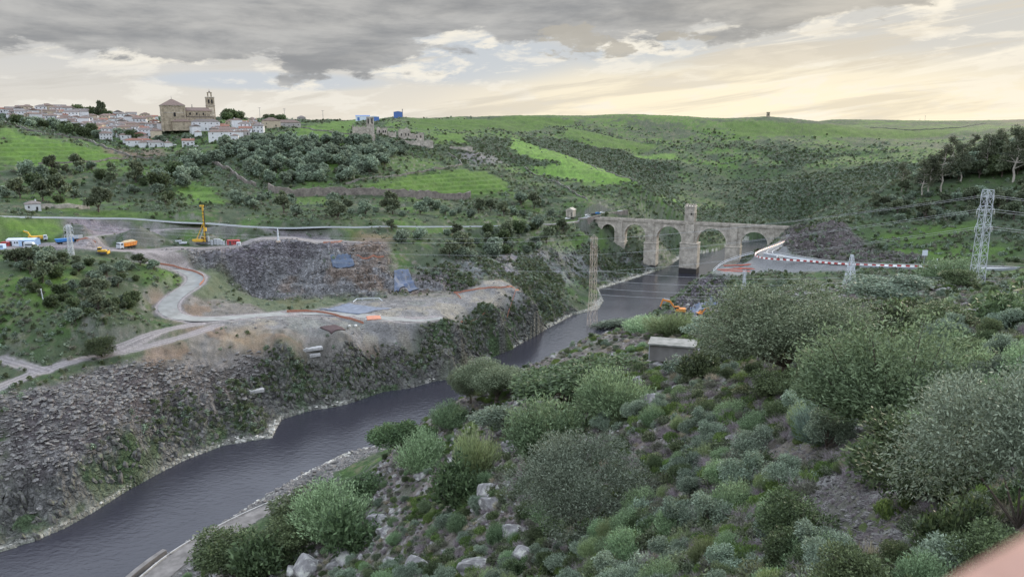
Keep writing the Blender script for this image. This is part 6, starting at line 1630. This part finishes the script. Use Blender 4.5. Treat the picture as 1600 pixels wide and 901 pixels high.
# ------------------------------------------------------------------ the building site
M_yel = mat('yellow_paint', (.62, .38, .05), var=.2, scale=2, bump=0, rough=.5); M_ora = mat('orange_paint', (.60, .22, .04), var=.2, bump=0, rough=.5)
M_blu = mat('blue_paint', (.05, .20, .50), var=.15, bump=0, rough=.45); M_lblu = mat('pale_blue_sheet', (.38, .52, .72), var=.12, bump=0, rough=.5)
M_tyre = mat('tyre', (.025, .025, .025), var=.2, bump=0, rough=.8); M_gls = mat('cab_glass', (.03, .04, .05), var=.1, bump=0, rough=.1, spec=.6)
M_redp = mat('red_paint', (.42, .07, .07), var=.2, bump=0, rough=.55); M_drk = mat('dark_steel', (.06, .06, .065), var=.2, bump=0, rough=.6)
M_sand = mat('sandy_load', (.45, .36, .22), var=.3, bump=.4); M_netr = mat('orange_netting', (.42, .19, .13), var=.25, bump=0, rough=.9)
M_bag = mat('white_sack', (.62, .61, .58), var=.15, bump=.3); M_tarp = mat('blue_grey_membrane', (.135, .155, .20), var=.35, scale=.5, bump=.6, rough=.5); M_net = mat('dark_mesh', (.085, .11, .16), var=.3, bump=.2)
M_pit = mat('brown_mat', (.09, .06, .06), var=.3, bump=.2)
def wheel(M_, x, y, r, w): return M_.tube((x, y-w/2, r), (x, y+w/2, r), r, r, 12)
def face(u0, v0, u1, v1, rmin):
    a = G(u0, v0, rmin=rmin); b = G(u1, v1, rmin=rmin); return math.atan2(b.y-a.y, b.x-a.x)
def tipper(loc, rz, L_, cabm, bodm, loadm, label, tilt=0.0):
    e = empty('tipper_truck', loc, rz, label, 'truck'); s = L_/9.0; e.scale = (s,)*3
    MB().box((0, 0, .95), (8.6, 1.0, .35)).build('chassis', M_drk, e)
    c = MB().add([(x, y, z) for y in (-1.2, 1.2) for x, z in ((-4.5, .8), (-2.6, .8), (-2.6, 3.1), (-4.1, 3.1), (-4.5, 2.0))], [(0, 1, 2, 3, 4), (9, 8, 7, 6, 5)]+[(i, (i+1) % 5, 5+(i+1) % 5, 5+i) for i in range(5)]).build('cab', cabm, e)
    MB().box((-4.38, 0, 2.5), (.12, 2.0, .85), M=Matrix.Rotation(-.35, 3, 'Y')).build('windscreen', M_gls, c)
    for y in (-1.22, 1.22): MB().box((-3.4, y, 2.45), (.9, .06, .7)).build('side_window', M_gls, c)
    b = MB(); poly = [(-2.3, 1.3), (3.9, 1.3), (4.5, 2.9), (-2.5, 2.9)]; b.side(poly, -1.25, 1.25); o = b.build('tipping_body', bodm, e)
    for k in range(5):
        for y in (-1.29, 1.29): MB().box((-1.8+1.35*k, y, 2.1), (.14, .08, 1.5)).build('rib', bodm, o)
    if loadm:
        M_ = MB(); M_.hip(-2.3, 4.2, -1.1, 1.1, 2.85, .9, ov=0); M_.build('load', loadm, o)
    if tilt: o.rotation_euler = (0, -tilt, 0)
    for x in (-3.5, 1.6, 2.9):
        for y in (-1.05, 1.05): W2 = MB(); wheel(W2, x, y, .52, .34); W2.build('wheel', M_tyre, e)
    return e
def gp(u, v, rmin=380): return G(u, v, rmin=rmin)
def up(p, d=.15): return (p.x, p.y, p.z+d)
p = gp(199, 389); tipper(up(p), face(185, 389.5, 215, 389, 380), pxw(p, 29), M_white, M_ora, M_sand, 'white-cabbed tipper truck with sandy orange body on the site road')
bpy.context.view_layer.update()
p = gp(101, 381); tipper(up(p), face(90, 381, 115, 379, 380)+PI, pxw(p, 22), M_blu, M_blu, None, 'bright blue tipper truck nose to tail with a white one')
p = gp(118, 377); tipper(up(p), face(105, 379, 130, 374, 380), pxw(p, 24), M_wpl, M_white, None, 'white tipper truck with raised pale body right of the blue one', .12)
p = gp(60, 377); tipper(up(p), face(50, 377, 75, 377, 380)+PI, pxw(p, 22), M_white, M_yel, None, 'tipper truck with yellow body behind the blue sheds')
def box_hut(u, v, wpx, hpx, dep, m, mr, nm, label, cat, gable=False, rz=.1):
    p = gp(u, v); e = empty(nm, up(p, 0), rz, label, cat); L_ = pxw(p, wpx); h = pxw(p, hpx)
    MB().box((0, 0, h/2), (L_, dep, h)).build('body', m, e)
    (MB().hip(-L_/2, L_/2, -dep/2, dep/2, h+.01, h*.25, gable=True, ov=.1) if gable else MB().box((0, 0, h+.08), (L_+.15, dep+.15, .14))).build('roof', mr, e)
    MB().box((-L_*.22, -dep/2-.03, h*.42), (L_*.16, .08, h*.8)).build('door', M_drk, e)
    for k in range(3): MB().box((L_*(.05+.16*k), -dep/2-.03, h*.6), (L_*.08, .08, h*.28)).build('window', M_gls, e)
    return e
box_hut(27, 383.5, 19, 8, 6, M_wshed, M_wshed, 'site_shed', 'pale grey-blue site shed on the left of the yard', 'shed', True)
box_hut(47, 383.5, 20, 8, 6, M_lblu, M_lblu, 'site_shed', 'sky blue site shed touching the pale one', 'shed', True)
box_hut(10, 384, 10, 5, 3, M_redp, M_redp, 'site_container', 'small red container at the left end of the yard', 'container')
box_hut(2, 389, 9, 6, 3, M_lblu, M_wshed, 'site_container', 'pale blue container cut by the left edge of the picture', 'container')
box_hut(365, 382, 17, 6.5, 3.2, M_redp, M_redp, 'shipping_container', 'dull red shipping container right of the drilling rig', 'container')
box_hut(373, 383, 5, 4, 2.4, M_white, M_white, 'generator_box', 'small white box leaning against the red container', 'container')
# vans and cars
def car(u, v, Lm, m, label, van=False, rz=0, rmin=380):
    p = G(u, v, rmin=rmin); e = empty('van' if van else 'parked_car', up(p, .12), rz, label, 'van' if van else 'car'); s = Lm/4.4; e.scale = (s,)*3
    prof = [(-2.2, .35), (2.2, .35), (2.2, .95), (1.35, 1.05), (.75, 1.5 if not van else 2.1), (-1.6 if not van else -2.15, 1.5 if not van else 2.1), (-2.15, 1.0)]
    MB().side(prof, -.85, .85).build('body', m, e, bevel=.05)
    MB().side([(1.22, 1.06), (.72, 1.42), (-1.45, 1.42), (-1.85, 1.06)], -.865, .865).build('side_glass', M_gls, e)
    for x in (-1.35, 1.35):
        for y in (-.8, .8): W2 = MB(); wheel(W2, x, y, .34, .22); W2.build('wheel', M_tyre, e)
car(49, 387.5, 6.5, M_white, 'white van parked in front of the sky blue site shed', True, .1)
car(1220, 404, 5.2, M_wpl, 'white car on the road bend behind the red and white blocks', False, -.2, 380)
bra = BR
for u, v, m, lb in ((887,343,M_wpl,'white car on the far road left of the bridge'),(918,338,M_wpl,'white car parked just above the left bridge end'),(934,334.5,M_blu,'dark blue car on the terrace beyond the bridge end'),(941,333.5,M_wpl,'pale car at the right of the row on the bridge terrace'),(928,336,M_drk,'dark car in the row on the bridge terrace')): car(u, v, 5, m, lb, False, .5, 500)
for u, v, lb in ((272,228,'pale car parked below the village houses'),(307,230,'white car at the end of the village lane')): car(u, v, 5, M_wpl, lb, False, .2, 600)
# bulldozer
p = gp(160, 397); e_ = empty('bulldozer', up(p), .15, 'small yellow bulldozer working at the edge of the green hillock', 'bulldozer'); e_.scale = (pxw(p, 17)/5.2,)*3
for y in (-.95, .95): MB().side([(-1.9, .1), (1.5, .1), (2.0, .5), (1.6, .95), (-1.8, .95), (-2.3, .5)], y-.25, y+.25).build('track', M_drk, e_)
MB().box((.6, 0, 1.35), (2.2, 1.3, .8)).build('bonnet', M_yel, e_); c_ = MB().box((-.9, 0, 1.95), (1.3, 1.4, 1.7)).build('cab', M_yel, e_); MB().box((-.9, 0, 2.2), (1.34, 1.44, .7)).build('cab_glass', M_gls, c_)
MB().box((2.5, 0, .75), (.2, 3.0, 1.2)).build('blade', M_yel, e_); MB().box((1.8, .95, .6), (1.6, .15, .2)).box((1.8, -.95, .6), (1.6, .15, .2)).build('push_arm', M_yel, e_)
def excavator(loc, rz, s, label, m=None, boom=True, curl=1.0):
    m = m or M_yel; e = empty('excavator', loc, rz, label, 'excavator'); e.scale = (s,)*3
    for y in (-1.2, 1.2): MB().side([(-2.0, .05), (2.0, .05), (2.4, .5), (2.0, .95), (-2.0, .95), (-2.4, .5)], y-.3, y+.3).build('track', M_drk, e)
    MB().tube((0, 0, .9), (0, 0, 1.25), .9, .9, 12).build('slew_ring', M_drk, e)
    MB().box((-.7, .1, 1.85), (3.4, 2.6, 1.1)).build('engine_deck', m, e, bevel=.1); c = MB().box((.6, .75, 2.2), (1.5, 1.0, 1.9)).build('cab', m, e, bevel=.06); MB().box((.75, .75, 2.45), (1.35, 1.06, 1.0)).build('cab_glass', M_gls, c)
    MB().box((-2.5, 0, 1.8), (.7, 2.6, 1.0)).build('counterweight', M_drk, e, bevel=.15)
    b = MB().side([(.6, 1.7), (1.0, 1.6), (3.2, 4.3), (5.6, 4.9), (5.7, 5.35), (2.9, 4.95)], -.55, -.15).build('boom', m, e)
    MB().side([(5.2, 5.6), (5.8, 5.3), (6.6, 2.6), (6.3, 2.5)], -.5, -.2).build('stick', m, e)
    MB().side([(6.2, 2.6), (6.75, 2.7), (6.9, 1.9), (6.3, 1.4), (5.7, 1.9)], -.85, .15).build('bucket', M_drk, e)
    MB().tube((1.2, -.35, 1.6), (3.0, -.35, 3.9), .12, .1, 6).build('hydraulic_ram', M_steel, e); MB().tube((3.2, -.35, 5.1), (5.3, -.35, 5.6), .11, .09, 6).build('hydraulic_ram', M_steel, e)
    return e
p = gp(52, 378); excavator(up(p), 2.9, pxw(p, 2.6), 'yellow excavator behind the sky blue site shed')
p = G(1060, 492, rmin=280); excavator((p.x, p.y, p.z+.2), PI-.15, pxw(p, 40)/9.3, 'orange-yellow excavator with raised arm above the river bend', M_ora)
p = G(1094, 492, rmin=280); excavator((p.x, p.y, p.z-.4), .3, pxw(p, 22)/9.3, 'second orange machine half hidden right of the excavator', M_ora)
# drilling rig
p = gp(317, 381); hh = hfor(p, 318, 322)
rg_ = empty('drilling_rig', up(p), .1, 'tall yellow drilling rig with an upright mast on the quarry rim', 'drilling rig'); s = hh/24.0; rg_.scale = (s,)*3
for y in (-1.4, 1.4): MB().side([(-3.6, .1), (3.2, .1), (3.8, .6), (3.2, 1.2), (-3.6, 1.2), (-4.2, .6)], y-.4, y+.4).build('track', M_drk, rg_)
MB().box((-2.8, 0, 2.2), (6.4, 3.2, 1.6)).build('machine_deck', M_yel, rg_, bevel=.1)
c_ = MB().box((-.2, 1.2, 3.2), (1.8, 1.4, 2.2)).build('cab', M_yel, rg_, bevel=.08); MB().box((-.1, 1.2, 3.5), (1.7, 1.5, 1.0)).build('cab_glass', M_gls, c_)
M_ = MB(); M_.box((1.6, 0, 12.5), (1.0, 1.0, 22.5), taper=.8); ms = M_.build('mast', M_yel, rg_)
for k in range(9): MB().box((1.6, 0, 3.0+2.2*k), (1.15, 1.15, .25)).build('mast_band', M_drk, ms)
MB().box((1.2, 0, 24.1), (2.4, 1.0, .9)).build('mast_head', M_yel, ms); MB().tube((2.3, 0, .4), (2.3, 0, 21), .30, .30, 8).build('drill_string', M_drk, rg_)
MB().tube((-3.5, 0, 2.9), (1.3, 0, 13.5), .28, .22, 6).build('back_stay', M_yel, rg_); MB().box((2.2, 0, 9.2), (1.4, 1.3, 2.2)).build('rotary_head', M_yel, rg_)
for k in (-.7, .7): MB().tube((-1.5, k, 2.9), (1.2, k*.5, 9.5), .18, .16, 6).build('hydraulic_ram', M_steel, rg_)
# upright grey casings and crates next to the rig
for i, (u, v, h, r_) in enumerate([(326,381,4.6,.7),(331,382,2.5,.9),(336,381.5,3.1,.8),(340,382,3.4,.7),(343,381.5,3.3,.7),(346,382,2.9,.8),(350,382.5,2.2,.8),(355,382.5,2.0,.7)]):
    p = gp(u, v); o = MB().tube((0, 0, -.2), (0, 0, h), r_, r_, 10).tube((0, 0, h), (0, 0, h+.15), r_*1.1, r_*1.1, 10).build('steel_casing', M_steel); o.location = p; tag(o, 'upright grey steel casing standing between the drilling rig and the red container', 'casing', 'steel casings by the drilling rig')
for u, v, w_, lb in ((279,378,8,'pale flat crate left of the drilling rig'),(286,381,10,'tilted white panel left of the drilling rig'),(384,385.5,9,'low dark machine part right of the red container'),(415,386,8,'low pale machine part near the blue mast')):
    p = gp(u, v); L_ = pxw(p, w_); e_ = empty('site_crate', up(p), .3, lb, 'crate'); MB().box((0, 0, .5), (L_, L_*.5, .9)).build('body', M_white if 'p' == lb[0] or 't' == lb[0] else M_drk, e_, bevel=.05)
    for k in (-.3, .3): MB().box((L_*k, 0, .98), (.25, L_*.52, .08)).build('strap', M_drk, e_)
# orange netting fences along the haul road and the platform
def net(pts, label, rmin=250, h=1.1):
    A = road_line(pts, 3.0, 2, rmin=rmin); A[:, 2] = hgt(A[:, 0], A[:, 1])
    e = empty('netting_fence', (0, 0, 0), 0, label, 'fence'); wall_strip('netting', A, .10, .1, h, M_netr, e)
    for p in along(A, 6)[:95]: MB().tube(p-Vector((0, 0, .3)), p+Vector((0, 0, h+.15)), .06, .06, 5).build('stake', M_rust, e)
net([(232,411),(262,414),(290,419),(312,427),(322,436),(312,446)], 'orange netting fence round the outside of the haul road bend', 380)
net([(448,488),(490,487),(520,492),(545,500),(568,506)], 'orange netting fence at the end of the haul road', h=1.3)
net([(709,458),(740,454),(790,453),(824,457),(828,463),(800,474),(770,486),(740,499),(720,504)], 'orange netting fence looping round the tip of the gravel platform', h=1.0)
net([(712,459),(720,467)], 'short orange netting fence at the platform neck')
net([(505,380),(520,381),(535,378)], 'orange netting scrap on the rim above the quarry face', 380)
net([(550,403),(575,406),(600,402)], 'orange netting halfway up the quarry face', 380)
net([(120,378),(135,381),(150,380)], 'orange netting scrap behind the yard rubble', 380)
def drape(name, poly_px, m, label, cat, dz=.25, rmin=250, n=14):
    """sheet lying over the ground inside a map outline"""
    P_ = reg(poly_px, rmin=rmin)
    if len(P_) < 3: return
    a, b, c, d = [np.array(q) for q in (P_[0], P_[1], P_[2], P_[3])]
    S_, T_ = np.meshgrid(np.linspace(0, 1, n), np.linspace(0, 1, n), indexing='ij')
    xy = (a*(1-S_[..., None])+b*S_[..., None])*(1-T_[..., None])+(d*(1-S_[..., None])+c*S_[..., None])*T_[..., None]
    z = hgt(xy[..., 0], xy[..., 1])+dz; V = np.concatenate([np.dstack([xy, z]).reshape(-1, 3), np.dstack([xy, z-.5]).reshape(-1, 3)])
    F = []; k = n*n
    for i in range(n-1):
        for j in range(n-1): q = i*n+j; F += [(q, q+n, q+n+1, q+1), (k+q, k+q+1, k+q+n+1, k+q+n)]
    for i in range(n-1):
        F += [(i, i+1, k+i+1, k+i), ((n-1)*n+i+1, (n-1)*n+i, k+(n-1)*n+i, k+(n-1)*n+i+1), ((i+1)*n, i*n, k+i*n, k+(i+1)*n), (i*n+n-1, (i+1)*n+n-1, k+(i+1)*n+n-1, k+i*n+n-1)]
    o = link(name, np_mesh(name, V, np.array(F), mat=m)); return tag(o, label, cat)
drape('brown_mat', [(500,512),(523,508),(540,516),(518,522)], M_pit, 'dark brown square mat lying at the edge of the haul road', 'mat', .5)
drape('membrane', [(500,484),(545,474),(612,482),(560,492)], M_tarp, 'crumpled blue-grey membrane spread on the gravel platform', 'tarpaulin', .5)
drape('mesh_sheet', [(516,401),(548,399),(554,415),(520,419)], M_net, 'dark square mesh sheet pinned on the quarry face', 'net', .8, 380)
drape('orange_sheet', [(572,495),(594,494),(596,499),(574,501)], M_netr, 'orange-red sheet lying flat on the platform', 'sheet', .5)
M_bluerock = mat('blue_coated_net', (.085, .115, .19), col2=(.15, .16, .18), scale=.35, bump=1.0, bscale=1.5, rough=.85)
drape('blue_net', [(616,424),(638,422),(655,452),(616,457)], M_bluerock, 'blue-tinted rockfall net on the quarry face', 'net', .9, 380, 22)
drape('blue_net', [(1078,482),(1112,462),(1122,474),(1085,494)], M_bluerock, 'blue-tinted net on the rocks behind the orange excavator', 'net', .9, 280, 22)
for u, v, w_, lb in ((546,510,4,'white sack left of its twin on the platform'),(556,510,5,'white sack right of its twin on the platform'),(572,499,2.5,'small white sack at the left of the orange sheet'),(594,493,2.5,'small white sack at the right of the orange sheet')):
    p = G(u, v, rmin=250); s = pxw(p, w_)/2
    bm = bmesh.new(); bmesh.ops.create_icosphere(bm, subdivisions=3, radius=1)
    for q in bm.verts: q.co = Vector((max(-.8, min(.8, q.co.x)), max(-.8, min(.8, q.co.y)), max(-.6, min(.7, q.co.z))))*(1+.1*mnoise.noise(q.co*3))
    me_ = bpy.data.meshes.new('sack'); bm.to_mesh(me_); bm.free(); me_.materials.append(M_bag); o = link('sack', me_); o.location = (p.x, p.y, p.z+s*.5); o.scale = (s, s, s); tag(o, lb, 'sack')
# white steel frame lying on the platform
p = G(575, 470, rmin=250); L_ = pxw(p, 40); e_ = empty('gantry', up(p, .2), .15, 'white three-sided steel frame at the foot of the quarry face', 'frame')
MB().box((0, 1.5, 1.0), (L_*.85, .4, .5)).build('beam', M_white, e_)
for k in (-1, 1): MB().tube((k*L_*.42, 1.5, 1.0), (k*L_*.55, -2.5, .1), .22, .22, 6).build('strut', M_white, e_)
MB().tube((-L_*.2, 1.5, 1), (-L_*.25, 1.5, -.5), .2, .2, 6).tube((L_*.2, 1.5, 1), (L_*.25, 1.5, -.5), .2, .2, 6).build('foot', M_white, e_)
# concrete slabs on the far bank
for u, v, w_, rz, lb in ((488,546,30,.5,'long pale concrete slab lying on the far bank below the brown mat'),(398,612,26,.5,'concrete block foundation halfway down the far bank'),(492,556,16,.5,'short broken slab under the long pale slab')):
    p = G(u, v, rmin=200); L_ = pxw(p, w_); e_ = empty('concrete_slab', up(p, .1), rz, lb, 'slab')
    MB().box((0, 0, .3), (L_, L_*.35, 1.4)).build('slab', M_conc, e_, bevel=.08); MB().box((-L_*.3, 0, 1.1), (L_*.12, L_*.3, .3)).build('upstand', M_conc, e_)
p = G(68, 470, rmin=250); o = MB().tube((0, 0, -.5), (-.5, 0, 5.2), .22, .16, 6).box((-.5, 0, 5.3), (.5, .5, .3)).build('leaning_post', M_white); o.location = p; tag(o, 'leaning whitish post on the green hillock', 'post')

# ------------------------------------------------------------------ the photographer's finger at the lens edge
M_skin = mat('skin', (.44, .25, .19), var=.25, scale=60, bump=.15, bscale=300, rough=.55, spec=.4, obj=False)
M_nail = mat('nail', (.66, .42, .36), var=.05, scale=20, bump=0, rough=.35, obj=False)
def hand():
    me = bpy.data.meshes.new('hand'); V = []; E = []; RD = []
    def chain(pts, root=None):
        last = root
        for x, y, z, r in pts:
            V.append((x, y, z)); RD.append(r)
            if last is not None: E.append((last, len(V)-1))
            last = len(V)-1
        return last
    w_ = chain([(.150, -.066, -.045, .020), (.168, -.112, -.036, .019), (.19, -.16, -.03, .022), (.215, -.24, -.01, .028)])
    chain([(.128, -.036, -.056, .0105), (.088, -.0165, -.069, .0088), (.062, -.0250, -.071, .0079), (.0445, -.0343, -.071, .0075), (.038, -.038, -.071, .006)], 0)
    chain([(.134, -.052, -.062, .0105), (.112, -.058, -.086, .0090), (.098, -.074, -.092, .0080), (.092, -.088, -.084, .0070)], 0)
    chain([(.140, -.068, -.062, .0100), (.120, -.076, -.084, .0086), (.108, -.092, -.088, .0076), (.104, -.104, -.080, .0066)], 0)
    chain([(.148, -.084, -.058, .0090), (.132, -.094, -.076, .0074), (.122, -.106, -.078, .0066), (.118, -.115, -.071, .0056)], 0)
    chain([(.150, -.070, -.022, .0120), (.122, -.052, -.010, .0100), (.100, -.040, -.010, .0084)], 0)
    me.from_pydata(V, E, []); me.update()
    o = link('hand', me); o.matrix_world = cam_mw
    sk = o.modifiers.new('skin', 'SKIN')
    for v, r in zip(me.skin_vertices[0].data, RD): v.radius = (r, r)
    me.skin_vertices[0].data[0].use_root = True
    sb = o.modifiers.new('subdivision', 'SUBSURF'); sb.levels = 2; sb.render_levels = 2
    me.materials.append(M_skin)
    return tag(o, 'blurred pink fingertip of the photographer in the lower right corner', 'hand')
cam_mw = Matrix.Translation(cam.location) @ cam.rotation_euler.to_matrix().to_4x4()
hd = hand()
